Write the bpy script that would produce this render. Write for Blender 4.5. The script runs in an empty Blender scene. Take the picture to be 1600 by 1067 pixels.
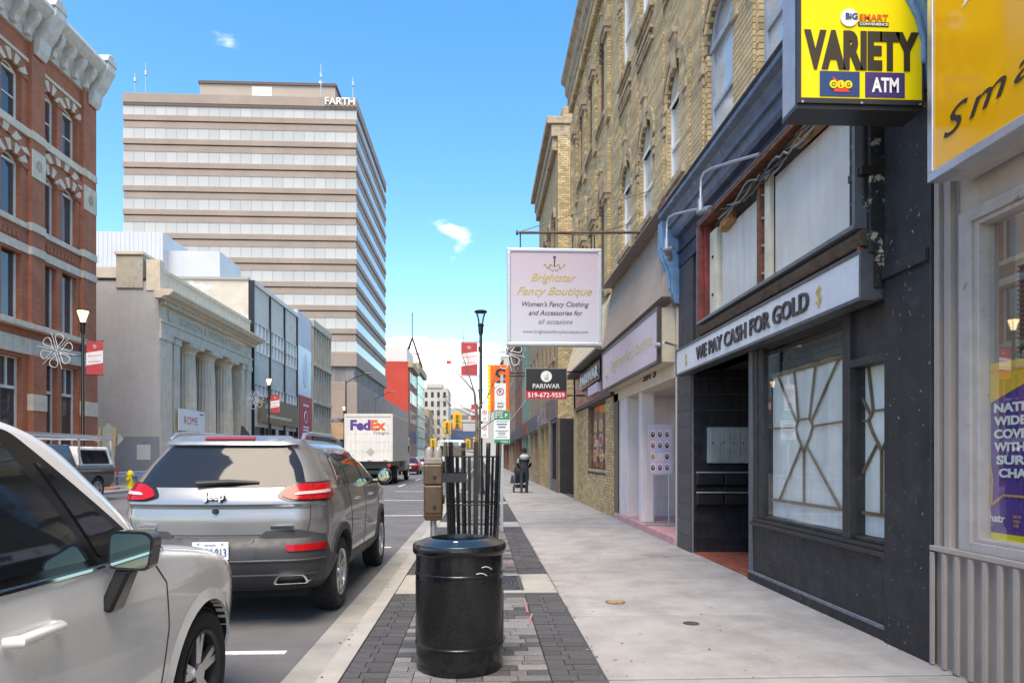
import bpy, bmesh, math, random
import numpy as np
from mathutils import Vector, Matrix
from mathutils.bvhtree import BVHTree
from mathutils.geometry import delaunay_2d_cdt

random.seed(7)
R = math.radians
S = bpy.context.scene
COL = S.collection

# ------------------------------------------------------------------ camera
cam = bpy.data.cameras.new('Camera')
cam.sensor_width = 36.0
cam.lens = 24.0
cam.shift_y = 0.1128
cam.clip_start = 0.05
cam.clip_end = 5000
camo = bpy.data.objects.new('Camera', cam)
COL.objects.link(camo)
camo.location = (0, 0, 1.45)
camo.rotation_euler = (R(90), 0, -math.atan(48/1067))
S.camera = camo

# ------------------------------------------------------------------ sky, sun, exposure
SUN_EL, SUN_AZ = R(62), R(187)          # azimuth clockwise from +Y (street direction): behind the camera
W = bpy.data.worlds.new('World')
S.world = W
W.use_nodes = True
nt = W.node_tree
nt.nodes.clear()
N = nt.nodes.new
Lk = nt.links.new
out = N('ShaderNodeOutputWorld')
bg = N('ShaderNodeBackground')
sky = N('ShaderNodeTexSky')
sky.sky_type = 'NISHITA'
sky.sun_disc = False
sky.sun_elevation = SUN_EL
sky.sun_rotation = SUN_AZ
sky.air_density = 1.0
sky.dust_density = 0.6
sky.ozone_density = 2.0
hs = N('ShaderNodeHueSaturation')
hs.inputs['Saturation'].default_value = 1.36
hs.inputs['Value'].default_value = 1.0
Lk(sky.outputs[0], hs.inputs['Color'])
tc = N('ShaderNodeTexCoord')
mp = N('ShaderNodeMapping')
mp.inputs['Scale'].default_value = (2.0, 2.0, 5.0)
Lk(tc.outputs['Generated'], mp.inputs[0])
nz = N('ShaderNodeTexNoise')
nz.inputs['Scale'].default_value = 2.6
nz.inputs['Detail'].default_value = 9
nz.inputs['Roughness'].default_value = .56
Lk(mp.outputs[0], nz.inputs['Vector'])
sep = N('ShaderNodeSeparateXYZ')
Lk(tc.outputs['Generated'], sep.inputs[0])
def mth(op, a, b=None, c=None, clamp=False):
    n = N('ShaderNodeMath'); n.operation = op; n.use_clamp = clamp
    for i, v in enumerate((a, b, c)):
        if v is None: continue
        if isinstance(v, (int, float)): n.inputs[i].default_value = v
        else: Lk(v, n.inputs[i])
    return n.outputs[0]
def maprange(v, a, b, c, d):
    n = N('ShaderNodeMapRange'); n.interpolation_type = 'SMOOTHSTEP'
    Lk(v, n.inputs[0])
    for i, x in enumerate((a, b, c, d)): n.inputs[i+1].default_value = x
    return n.outputs[0]
# clouds gather towards the horizon, with single puffs higher up
low = maprange(sep.outputs['Z'], .02, .30, .10, -.10)
dens = mth('ADD', nz.outputs[0], low)
blobs = None
for (px, py, sx, sy) in ((722, 366, .034, .022), (712, 560, .085, .042), (640, 560, .05, .02), (690, 640, .10, .03)):
    a0 = math.atan(48/1067)
    d = Vector((math.sin(a0) + (px-800)/1067*math.cos(a0), math.cos(a0) - (px-800)/1067*math.sin(a0), (714-py)/1067)).normalized()
    dx = mth('MULTIPLY', mth('SUBTRACT', sep.outputs['X'], d.x), 1/sx)
    dz = mth('MULTIPLY', mth('SUBTRACT', sep.outputs['Z'], d.z), 1/sy)
    r2 = mth('ADD', mth('MULTIPLY', dx, dx), mth('MULTIPLY', dz, dz))
    g = mth('MULTIPLY', mth('EXPONENT', mth('MULTIPLY', r2, -1.0)), .20)
    g = mth('MULTIPLY', g, mth('GREATER_THAN', sep.outputs['Y'], 0))
    blobs = g if blobs is None else mth('ADD', blobs, g)
dens = mth('ADD', dens, blobs)
cl = maprange(dens, .56, .70, 0, 1)
mixc = N('ShaderNodeMix'); mixc.data_type = 'RGBA'
Lk(cl, mixc.inputs[0])
Lk(hs.outputs[0], mixc.inputs[6])
mixc.inputs[7].default_value = (6.2, 6.2, 6.2, 1)
Lk(mixc.outputs[2], bg.inputs[0])
bg.inputs[1].default_value = 0.11
Lk(bg.outputs[0], out.inputs[0])

sl = bpy.data.lights.new('Sun', 'SUN')
sl.energy = 1.5
sl.angle = R(40)
sl.color = (1.0, .95, .885)
so = bpy.data.objects.new('Sun', sl)
COL.objects.link(so)
so.location = (0, 0, 60)
sd = Vector((math.sin(SUN_AZ)*math.cos(SUN_EL), math.cos(SUN_AZ)*math.cos(SUN_EL), math.sin(SUN_EL)))
so.rotation_euler = (-sd).to_track_quat('-Z', 'Y').to_euler()

vs = S.view_settings
vs.view_transform = 'Standard'
vs.look = 'None'
vs.exposure = 1.9
vs.use_white_balance = True
vs.white_balance_temperature = 8000
vs.gamma = 1.0
vs.use_curve_mapping = False
S.render.engine = 'CYCLES'

# ------------------------------------------------------------------ materials
MATS = {}
def M(name, col, rough=.7, metal=0., n=None, b=None, rnd=0., dirt=None, spec=.5, coat=0., brick=None, emit=0, streak=None, alpha=1.0, speck=None):
    """n=(scale,amount) mottling; b=(scale,strength) bump; rnd = variation per piece; dirt=(colour,scale,lo,hi);
    brick=(colour2,mortar,width,height) far brickwork; streak=(colour,amount) vertical rain streaks"""
    if name in MATS: return MATS[name]
    m = bpy.data.materials.new(name); m.use_nodes = True
    t = m.node_tree; t.nodes.clear()
    A = t.nodes.new; L = t.links.new
    o = A('ShaderNodeOutputMaterial'); p = A('ShaderNodeBsdfPrincipled')
    L(p.outputs[0], o.inputs[0])
    p.inputs['Roughness'].default_value = rough
    p.inputs['Metallic'].default_value = metal
    p.inputs['Specular IOR Level'].default_value = spec
    p.inputs['Coat Weight'].default_value = coat
    p.inputs['Coat Roughness'].default_value = .05
    tcn = A('ShaderNodeTexCoord')
    vec = tcn.outputs['Object']
    c = A('ShaderNodeRGB'); c.outputs[0].default_value = (*col, 1)
    cur = c.outputs[0]
    def mul(cur, fac):
        x = A('ShaderNodeMix'); x.data_type = 'RGBA'; x.blend_type = 'MULTIPLY'
        x.inputs[0].default_value = 1
        L(cur, x.inputs[6]); L(fac, x.inputs[7]); return x.outputs[2]
    def mr(v, lo, hi, a, b_):
        x = A('ShaderNodeMapRange')
        L(v, x.inputs[0])
        for i, q in enumerate((lo, hi, a, b_)): x.inputs[i+1].default_value = q
        return x.outputs[0]
    def noise(scale, detail=5, v=None, rough_=.6):
        x = A('ShaderNodeTexNoise'); x.inputs['Scale'].default_value = scale; x.inputs['Detail'].default_value = detail
        x.inputs['Roughness'].default_value = rough_
        L(v or vec, x.inputs['Vector']); return x.outputs[0]
    if brick:
        s3 = A('ShaderNodeSeparateXYZ'); L(vec, s3.inputs[0])
        ad = A('ShaderNodeMath'); L(s3.outputs[0], ad.inputs[0]); L(s3.outputs[1], ad.inputs[1])
        cb = A('ShaderNodeCombineXYZ'); L(ad.outputs[0], cb.inputs[0]); L(s3.outputs[2], cb.inputs[1])
        bt = A('ShaderNodeTexBrick'); L(cb.outputs[0], bt.inputs['Vector'])
        bt.inputs['Color1'].default_value = (*col, 1); bt.inputs['Color2'].default_value = (*brick[0], 1)
        bt.inputs['Mortar'].default_value = (*brick[1], 1)
        bt.inputs['Scale'].default_value = 1; bt.inputs['Mortar Size'].default_value = .007
        bt.inputs['Brick Width'].default_value = brick[2]; bt.inputs['Row Height'].default_value = brick[3]
        cur = bt.outputs[0]
    if rnd:
        g = A('ShaderNodeNewGeometry'); oi = A('ShaderNodeObjectInfo')
        ad = A('ShaderNodeMath'); L(g.outputs['Random Per Island'], ad.inputs[0]); L(oi.outputs['Random'], ad.inputs[1])
        fr = A('ShaderNodeMath'); fr.operation = 'FRACT'; L(ad.outputs[0], fr.inputs[0])
        cur = mul(cur, mr(fr.outputs[0], 0, 1, 1-rnd, 1+rnd))
    if n:
        cur = mul(cur, mr(noise(n[0]), .3, .7, 1-n[1], 1+n[1]))
    if dirt:
        d = A('ShaderNodeMix'); d.data_type = 'RGBA'
        L(mr(noise(dirt[1], 8, None, .68), dirt[2], dirt[3], 0, 1), d.inputs[0])
        L(cur, d.inputs[6]); d.inputs[7].default_value = (*dirt[0], 1)
        cur = d.outputs[2]
    if speck:
        d = A('ShaderNodeMix'); d.data_type = 'RGBA'
        L(mr(noise(speck[1], 3, None, .5), speck[2], speck[3], 0, 1), d.inputs[0])
        L(cur, d.inputs[6]); d.inputs[7].default_value = (*speck[0], 1)
        cur = d.outputs[2]
    if streak:
        mpn = A('ShaderNodeMapping'); mpn.inputs['Scale'].default_value = (5, 5, .35); L(vec, mpn.inputs[0])
        d = A('ShaderNodeMix'); d.data_type = 'RGBA'
        L(mr(noise(1.6, 6, mpn.outputs[0]), .45, .75, 0, streak[1]), d.inputs[0])
        L(cur, d.inputs[6]); d.inputs[7].default_value = (*streak[0], 1)
        cur = d.outputs[2]
    L(cur, p.inputs['Base Color'])
    if n and rough > .15:
        L(mr(noise(n[0]*1.7), .3, .7, max(.02, rough-.1), min(1, rough+.1)), p.inputs['Roughness'])
    if b:
        bp = A('ShaderNodeBump'); bp.inputs['Strength'].default_value = b[1]; bp.inputs['Distance'].default_value = .02
        L(noise(b[0], 6), bp.inputs['Height']); L(bp.outputs[0], p.inputs['Normal'])
    if emit:
        L(cur, p.inputs['Emission Color']); p.inputs['Emission Strength'].default_value = emit
    p.inputs['Alpha'].default_value = alpha
    MATS[name] = m
    return m

def glassmat(name, tint=(.9, .95, .95), ior=1.5, k=1.0):
    """clear pane: fresnel mix of see-through and mirror"""
    if name in MATS: return MATS[name]
    m = bpy.data.materials.new(name); m.use_nodes = True
    t = m.node_tree; t.nodes.clear(); A = t.nodes.new; L = t.links.new
    o = A('ShaderNodeOutputMaterial'); mx = A('ShaderNodeMixShader')
    tr = A('ShaderNodeBsdfTransparent'); tr.inputs[0].default_value = (*tint, 1)
    gl = A('ShaderNodeBsdfGlossy'); gl.inputs['Roughness'].default_value = .015
    fr = A('ShaderNodeFresnel'); fr.inputs[0].default_value = ior
    mu = A('ShaderNodeMath'); mu.operation = 'MULTIPLY'; mu.inputs[1].default_value = k; mu.use_clamp = True
    L(fr.outputs[0], mu.inputs[0]); L(mu.outputs[0], mx.inputs[0])
    L(tr.outputs[0], mx.inputs[1]); L(gl.outputs[0], mx.inputs[2]); L(mx.outputs[0], o.inputs[0])
    MATS[name] = m
    return m

# ------------------------------------------------------------------ mesh helpers
class Face:
    """a wall frame: u along the wall, v up, w outwards"""
    def __init__(s, o, u, w, flip=False):
        s.o, s.u, s.w, s.flip = Vector(o), Vector(u), Vector(w), flip
    def p(s, u, v, w=0):
        return s.o + s.u*u + Vector((0, 0, v)) + s.w*w
def FR(X): return Face((X, 0, 0), (0, 1, 0), (-1, 0, 0), True)      # right-hand wall, faces the street (-X); u = Y
def FL(X): return Face((X, 0, 0), (0, 1, 0), (1, 0, 0))             # left-hand wall, faces the street (+X); u = Y
def FC(Y): return Face((0, Y, 0), (1, 0, 0), (0, -1, 0))            # wall facing the camera (-Y); u = X

class MB:
    def __init__(s): s.v, s.f, s.m = [], [], []
    def add(s, vs, fs, m=0):
        k = len(s.v); s.v += [tuple(q) for q in vs]
        for f in fs: s.f.append(tuple(i+k for i in f)); s.m.append(m)
        return s
    def hexa(s, c, m=0):
        return s.add(c, [(0,3,2,1),(4,5,6,7),(0,1,5,4),(1,2,6,5),(2,3,7,6),(3,0,4,7)], m)
    def box(s, x0, x1, y0, y1, z0, z1, m=0):
        return s.hexa([(x0,y0,z0),(x1,y0,z0),(x1,y1,z0),(x0,y1,z0),(x0,y0,z1),(x1,y0,z1),(x1,y1,z1),(x0,y1,z1)], m)
    def fbox(s, F, u0, u1, v0, v1, w0, w1, m=0):
        return s.hexa([F.p(u0,v0,w0),F.p(u1,v0,w0),F.p(u1,v0,w1),F.p(u0,v0,w1),F.p(u0,v1,w0),F.p(u1,v1,w0),F.p(u1,v1,w1),F.p(u0,v1,w1)], m)
    def loop2(s, A, B, m=0, caps=True):
        n = len(A)
        fs = [(i, (i+1) % n, n+(i+1) % n, n+i) for i in range(n)]
        if caps: fs += [tuple(reversed(range(n))), tuple(range(n, 2*n))]
        return s.add(list(A)+list(B), fs, m)
    def fprism(s, F, pts, w0, w1, m=0):
        return s.loop2([F.p(u, v, w0) for u, v in pts], [F.p(u, v, w1) for u, v in pts], m)
    def prof(s, F, pts, u0, u1, m=0):
        """profile given in (w,v) extruded along u"""
        return s.loop2([F.p(u0, v, w) for w, v in pts], [F.p(u1, v, w) for w, v in pts], m)
    def cyl(s, p0, p1, r0, r1=None, n=12, m=0, caps=True):
        p0, p1 = Vector(p0), Vector(p1); r1 = r0 if r1 is None else r1
        d = (p1-p0).normalized(); a = d.orthogonal().normalized(); b = d.cross(a)
        A = [p0+(a*math.cos(t)+b*math.sin(t))*r0 for t in (2*math.pi*i/n for i in range(n))]
        B = [p1+(a*math.cos(t)+b*math.sin(t))*r1 for t in (2*math.pi*i/n for i in range(n))]
        return s.loop2(A, B, m, caps)
    def tube(s, pts, r, n=8, m=0):
        pts = [Vector(p) for p in pts]
        rs = r if isinstance(r, (list, tuple)) else [r]*len(pts)
        k = len(s.v); a = None
        for i, p in enumerate(pts):
            d = (pts[min(i+1, len(pts)-1)]-pts[max(i-1, 0)]).normalized()
            a = d.orthogonal().normalized() if a is None else (a-d*a.dot(d)).normalized()
            b = d.cross(a)
            for j in range(n):
                t = 2*math.pi*j/n
                s.v.append(tuple(p+(a*math.cos(t)+b*math.sin(t))*rs[i]))
        for i in range(len(pts)-1):
            for j in range(n):
                s.f.append((k+i*n+j, k+i*n+(j+1) % n, k+(i+1)*n+(j+1) % n, k+(i+1)*n+j)); s.m.append(m)
        s.f.append(tuple(k+j for j in reversed(range(n)))); s.m.append(m)
        s.f.append(tuple(k+(len(pts)-1)*n+j for j in range(n))); s.m.append(m)
        return s
    def lathe(s, prof, c=(0, 0, 0), n=24, m=0, axis='z', rmod=None):
        k = len(s.v)
        for (r, z) in prof:
            for j in range(n):
                t = 2*math.pi*j/n; rr = r*(rmod(j) if rmod else 1)
                q = (rr*math.cos(t), rr*math.sin(t), z)
                if axis == 'x': q = (q[2], q[0], q[1])
                elif axis == 'y': q = (q[0], q[2], q[1])
                s.v.append((q[0]+c[0], q[1]+c[1], q[2]+c[2]))
        for i in range(len(prof)-1):
            for j in range(n):
                s.f.append((k+i*n+j, k+i*n+(j+1) % n, k+(i+1)*n+(j+1) % n, k+(i+1)*n+j)); s.m.append(m)
        return s
    def mesh(s, name, mats, shift=None, recalc=True):
        me = bpy.data.meshes.new(name)
        v = s.v if shift is None else [(a-shift[0], b-shift[1], c-shift[2]) for a, b, c in s.v]
        me.from_pydata(v, [], s.f)
        mats = mats if isinstance(mats, (list, tuple)) else [mats]
        for q in mats: me.materials.append(q)
        if len(mats) > 1: me.polygons.foreach_set('material_index', s.m)
        if recalc and len(s.f) < 30000:
            bm = bmesh.new(); bm.from_mesh(me); bmesh.ops.recalc_face_normals(bm, faces=bm.faces); bm.to_mesh(me); bm.free()
        return me
    def build(s, name, mats, parent=None, smooth=False, bev=0, loc=None, seg=2):
        """vertices are given in world coordinates (or the thing's own when it stands at the origin)"""
        sh = None
        if parent is not None:
            r = parent
            while r.parent: r = r.parent
            sh = tuple(r.location)
        elif loc is not None: sh = loc
        me = s.mesh(name, mats, sh)
        o = bpy.data.objects.new(name, me); COL.objects.link(o)
        if parent is not None: o.parent = parent
        elif loc is not None: o.location = loc
        if smooth:
            me.polygons.foreach_set('use_smooth', [True]*len(me.polygons))
            e = o.modifiers.new('es', 'EDGE_SPLIT'); e.split_angle = R(38)
        if bev:
            b = o.modifiers.new('bev', 'BEVEL'); b.width = bev; b.segments = seg; b.limit_method = 'ANGLE'; b.angle_limit = R(40)
        return o

def T(o, label, cat, group=None):
    o['label'] = label; o['category'] = cat
    if group: o['group'] = group
    return o
def thing(name, label, cat, loc=(0, 0, 0), group=None):
    o = bpy.data.objects.new(name, None); COL.objects.link(o); o.location = loc
    o.empty_display_size = .2
    return T(o, label, cat, group)
def struct(o): o['kind'] = 'structure'; return o
def stuff(o): o['kind'] = 'stuff'; return o
def dup(root, loc, rz=0, label=None, group=None, scale=None):
    def cp(o, par):
        c = o.copy(); COL.objects.link(c); c.parent = par
        for ch in o.children: cp(ch, c)
        return c
    r = cp(root, None); r.location = loc; r.rotation_euler = (0, 0, rz)
    if label: r['label'] = label
    if group: r['group'] = group
    if scale: r.scale = scale
    return r
def inst(me, name, parent, loc):
    """another copy of one small mesh as a part; loc is in world coordinates"""
    o = bpy.data.objects.new(name, me); COL.objects.link(o); o.parent = parent
    r = parent
    while r.parent: r = r.parent
    o.location = Vector(loc) - Vector(r.location)
    return o

def text(parent, s, F, u, v, size, mat, w=.004, width=None, bold=0., shear=0., ext=.002, align='CENTER', name='lettering', sp=1.0, rot=0):
    cu = bpy.data.curves.new('t', 'FONT'); cu.body = s; cu.size = 1; cu.offset = bold; cu.shear = shear
    cu.align_x = 'CENTER'; cu.extrude = 0; cu.resolution_u = 3; cu.space_character = sp
    ob = bpy.data.objects.new('t', cu)
    me = bpy.data.meshes.new_from_object(ob)
    co = np.empty(len(me.vertices)*3); me.vertices.foreach_get('co', co); co = co.reshape(-1, 3)
    if not len(co): return None
    x0, x1 = co[:, 0].min(), co[:, 0].max(); y0, y1 = co[:, 1].min(), co[:, 1].max()
    k = size/.73                                    # size = cap height
    kx = width/(x1-x0) if width else k
    cx = (x0+x1)/2 if align == 'CENTER' else (x0 if align == 'LEFT' else x1)
    sh = Vector((0, 0, 0))
    if parent is not None:
        r = parent
        while r.parent: r = r.parent
        sh = Vector(r.location)
    cr, sr = math.cos(rot), math.sin(rot)
    for vt in me.vertices:
        a = (vt.co.x-cx)*kx; b = vt.co.y*k
        a, b = a*cr-b*sr, a*sr+b*cr
        vt.co = F.p(u+(-a if F.flip else a), v+b, w) - sh
    me.materials.clear(); me.materials.append(mat)
    me.polygons.foreach_set('use_smooth', [False]*len(me.polygons))
    o = bpy.data.objects.new(name, me); COL.objects.link(o)
    if parent is not None: o.parent = parent
    if ext:
        so_ = o.modifiers.new('s', 'SOLIDIFY'); so_.thickness = ext; so_.offset = 0
    bpy.data.objects.remove(ob); bpy.data.curves.remove(cu)
    return o

def holes(mb, F, u0, u1, v0, v1, ops, depth=.2, w=0., m=0):
    """wall sheet with rectangular openings (ua,ub,va,vb) and their reveals"""
    us = sorted({u0, u1, *[q for o in ops for q in o[:2] if u0 < q < u1]}); vs_ = sorted({v0, v1, *[q for o in ops for q in o[2:4] if v0 < q < v1]})
    for i in range(len(us)-1):
        run = None
        for j in range(len(vs_)-1):
            cu, cv = (us[i]+us[i+1])/2, (vs_[j]+vs_[j+1])/2
            if not any(o[0] < cu < o[1] and o[2] < cv < o[3] for o in ops):
                mb.add([F.p(us[i], vs_[j], w), F.p(us[i+1], vs_[j], w), F.p(us[i+1], vs_[j+1], w), F.p(us[i], vs_[j+1], w)], [(0, 1, 2, 3)], m)
    for (a, b, c, d) in [o[:4] for o in ops]:
        q = [F.p(a, c, w), F.p(b, c, w), F.p(b, d, w), F.p(a, d, w), F.p(a, c, w-depth), F.p(b, c, w-depth), F.p(b, d, w-depth), F.p(a, d, w-depth)]
        mb.add(q, [(0, 1, 5, 4), (1, 2, 6, 5), (2, 3, 7, 6), (3, 0, 4, 7)], m)
    return mb
def arc(ua, ub, vs_, vt, n=12):
    """points of a (segmental) arch from the left spring to the right spring"""
    h = (ub-ua)/2; r = vt-vs_; c = (ua+ub)/2
    rad = (h*h+r*r)/(2*r); a0 = math.asin(min(1, h/rad))
    if r > h: a0 = math.pi-a0
    return [(c+rad*math.sin(-a0+2*a0*i/n), vt-rad+rad*math.cos(-a0+2*a0*i/n)) for i in range(n+1)]
def arch_fill(mb, F, ua, ub, vs_, vt, w0, w1, m=0):
    P = arc(ua, ub, vs_, vt, 12); n = len(P)
    mb.fprism(F, [(ua, vt+.01)]+P[:n//2+1], w0, w1, m)
    mb.fprism(F, P[n//2:]+[(ub, vt+.01)], w0, w1, m)
def arch_ring(mb, F, ua, ub, vs_, vt, t, w0, w1, m=0, n=12, gap=0., alt=None):
    """arch of separate wedge stones over an opening; alt = second material for every other stone"""
    P = arc(ua, ub, vs_, vt, n); Q = arc(ua-t, ub+t, vs_-(0 if abs((ub-ua)/2-(vt-vs_)) < .05 else t*.1), vt+t, n)
    for i in range(n):
        def lerp(a, b, k): return (a[0]+(b[0]-a[0])*k, a[1]+(b[1]-a[1])*k)
        g = gap
        mb.fprism(F, [lerp(P[i], P[i+1], g), lerp(P[i], P[i+1], 1-g), lerp(Q[i], Q[i+1], 1-g), lerp(Q[i], Q[i+1], g)], w0, w1, (m if not alt or i % 2 else alt))
def bricks(F, u0, u1, v0, v1, ops, bl=.205, bh=.066, gap=.009, w=.0, dep=.03, arches=()):
    """list of bricks (u0,u1,v0,v1) in running bond that miss the openings"""
    res = []; r = 0; v = v0
    while v+bh <= v1+.002:
        u = u0-(0 if r % 2 else (bl+gap)/2)
        while u < u1:
            a, b = max(u, u0), min(u+bl, u1)
            u += bl+gap
            if b-a < .03: continue
            segs = [(a, b)]
            for o in ops:
                if v+bh > o[2]+.002 and v < o[3]-.002:
                    ns = []
                    for (p, q) in segs:
                        if q <= o[0] or p >= o[1]: ns.append((p, q)); continue
                        if p < o[0]: ns.append((p, o[0]))
                        if q > o[1]: ns.append((o[1], q))
                    segs = ns
            for (p, q) in segs:
                if q-p < .025: continue
                ok = True
                for (ua, ub, vs_, vt, t) in arches:
                    c = (ua+ub)/2; h = (ub-ua)/2; rr = vt-vs_; rad = (h*h+rr*rr)/(2*rr)
                    mu, mv = (p+q)/2, v+bh/2
                    if mv > vs_ - .03 and math.hypot(mu-c, mv-(vt-rad)) < rad+t-.03 and abs(mu-c) < h+t: ok = False
                if ok: res.append((p, q, v, v+bh))
        v += bh+gap; r += 1
    return res
def lay(F, blist, parent, mat, near, nmax=300, w0=-.015, w1=.012, name='brick'):
    """the nmax nearest bricks as parts of their own, the rest joined"""
    blist = sorted(blist, key=lambda q: (F.p((q[0]+q[1])/2, (q[2]+q[3])/2)-Vector(near)).length)
    cache = {}
    for (a, b, c, d) in blist[:nmax]:
        key = (round(b-a, 3), round(d-c, 3))
        if key not in cache:
            F0 = Face((0, 0, 0), F.u, F.w)
            cache[key] = MB().fbox(F0, -(b-a)/2, (b-a)/2, -(d-c)/2, (d-c)/2, w0, w1).mesh(name, mat)
        inst(cache[key], name, parent, F.p((a+b)/2, (c+d)/2, random.uniform(-.003, .003)))
    mb = MB()
    for (a, b, c, d) in blist[nmax:]:
        e = random.uniform(-.003, .003)
        q = [F.p(a,c,w0),F.p(b,c,w0),F.p(b,d,w0),F.p(a,d,w0),F.p(a,c,w1+e),F.p(b,c,w1+e),F.p(b,d,w1+e),F.p(a,d,w1+e)]
        mb.add(q, [(4,5,6,7),(0,1,5,4),(1,2,6,5),(2,3,7,6),(3,0,4,7)])
    if mb.v: stuff(mb.build(name+'work', mat, parent))

# ------------------------------------------------------------------ palette
asphalt = M('asphalt', (.125, .125, .13), .9, n=(1.3, .16), b=(160, .5), dirt=((.075, .075, .08), .55, .52, .72))
gutter_m = M('gutter_concrete', (.28, .272, .255), .9, n=(3, .14), b=(90, .3), dirt=((.17, .165, .15), 1.6, .55, .75))
kerb_m = M('kerb_concrete', (.345, .33, .305), .9, n=(3, .12), b=(90, .3), dirt=((.28, .26, .23), 2.2, .58, .8))
slab_m = M('sidewalk_concrete', (.325, .31, .298), .92, n=(2.2, .13), b=(120, .25), rnd=.04, dirt=((.21, .196, .185), 1.3, .46, .72), speck=((.15, .14, .13), 11, .70, .725))
joint_m = M('joint_dirt', (.075, .07, .06), .95, n=(8, .3))
paver_m = M('paver_mid', (.165, .16, .163), .9, n=(30, .25), b=(150, .4), rnd=.28)
paver_d = M('paver_dark', (.068, .067, .072), .9, n=(25, .3), b=(150, .4), rnd=.18)
white_paint = M('road_paint', (.72, .72, .70), .8, n=(12, .15), dirt=((.3, .3, .3), 9, .52, .7))
yellow_paint = M('road_paint_yellow', (.6, .42, .08), .8, n=(12, .2))
black_paint = M('black_paint', (.017, .017, .019), .55, n=(4, .35), b=(40, .12), dirt=((.055, .053, .056), 3.0, .55, .8), streak=((.045, .045, .05), .35), speck=((.30, .29, .29), 30, .695, .72))
navy_paint = M('navy_paint', (.028, .038, .075), .6, n=(6, .4), b=(45, .3), dirt=((.012, .013, .02), 5, .5, .65))
blue_paint = M('blue_worn_paint', (.14, .28, .46), .65, n=(5, .25), b=(35, .35), dirt=((.10, .085, .075), 5, .57, .63))
cornice_p = M('cornice_slate_paint', (.10, .135, .20), .5, n=(5, .3), b=(35, .35), dirt=((.33, .26, .20), 7, .60, .66))
rust = M('rust', (.16, .06, .03), .85, n=(14, .45), b=(60, .5))
maroon = M('maroon_paint', (.20, .035, .03), .6, n=(8, .35), dirt=((.06, .03, .025), 6, .5, .7))
alu = M('aluminium', (.62, .62, .64), .35, .9, n=(6, .08))
galv = M('galvanised_steel', (.50, .51, .52), .45, .8, n=(30, .15))
dkmetal = M('dark_metal', (.025, .025, .027), .4, .3, n=(20, .2))
blackgl = M('black_enamel', (.012, .012, .013), .22, .0, n=(18, .3), coat=.6)
rubber = M('rubber', (.018, .018, .019), .85, n=(40, .3))
chrome = M('chrome', (.75, .75, .76), .12, 1.0)
darkglass = M('dark_glass', (.012, .015, .018), .03, spec=.8)
winglass = M('window_glass', (.05, .058, .062), .04, spec=1.0, n=(.5, .3))
paneglass = glassmat('clear_pane')
whitep = M('white_paint', (.78, .77, .74), .5, n=(5, .06))
plasticw = M('sign_white', (.78, .78, .80), .35)
blackp = M('print_black', (.02, .02, .022), .5)
redp = M('print_red', (.55, .03, .035), .45)
greenp = M('print_green', (.02, .25, .12), .4)
orangep = M('print_orange', (.80, .16, .015), .45)
yellowp = M('print_yellow', (.85, .66, .01), .35)
goldp = M('print_gold', (.62, .47, .12), .35, .3)
buff = M('buff_brick', (.52, .385, .21), .9, n=(9, .20), b=(70, .5), rnd=.26, dirt=((.20, .145, .09), 1.7, .62, .84))
buff_mortar = M('buff_mortar', (.17, .125, .085), .95, n=(12, .3), dirt=((.12, .09, .07), 2, .5, .7))
buffstone = M('buff_stone', (.42, .32, .21), .9, n=(7, .22), b=(30, .5), dirt=((.17, .125, .09), 3.2, .5, .7))
taupe = M('taupe_metal', (.36, .30, .265), .6, n=(3, .08), b=(30, .1), streak=((.22, .19, .17), .5))
beige = M('beige_stucco', (.60, .51, .41), .85, n=(4, .08), b=(80, .2), streak=((.42, .36, .29), .35))
pinkwhite = M('pink_white_plaster', (.66, .57, .57), .8, n=(3, .08), b=(40, .15), streak=((.5, .42, .40), .5))
# ================================================================== ground
earth = M('ground_earth', (.17, .165, .155), .95, n=(.3, .2))
struct(MB().add([(-1500, -300, -.09), (1500, -300, -.09), (1500, 3000, -.09), (-1500, 3000, -.09)], [(0, 1, 2, 3)]).build('ground', earth))
struct(MB().box(-14.95, -1.34, -12, 420, -.085, -.05).build('road', asphalt))
gut = struct(MB().box(-1.335, -1.095, -12, 420, -.085, -.06).build('gutter', joint_m))
for i in range(24):
    y0 = -9+i*3.05
    MB().hexa([(-1.335, y0, -.07), (-1.093, y0, -.07), (-1.093, y0+3.04, -.07), (-1.335, y0+3.04, -.07),
               (-1.335, y0, -.047), (-1.093, y0, -.056), (-1.093, y0+3.04, -.056), (-1.335, y0+3.04, -.047)]).build('gutter_slab', gutter_m, gut)
kerb = struct(MB().box(-1.08, -.93, -12, 420, -.08, -.03).build('kerb', joint_m))
for i in range(44):
    y0 = -9+i*3.05+.4
    MB().loop2([(-1.092, y0, -.075), (-.925, y0, -.075), (-.925, y0, .002), (-1.06, y0, .002), (-1.085, y0, -.012)],
               [(-1.092, y0+3.04, -.075), (-.925, y0+3.04, -.075), (-.925, y0+3.04, .002), (-1.06, y0+3.04, .002), (-1.085, y0+3.04, -.012)]).build('kerb_stone', kerb_m, kerb)
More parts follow.
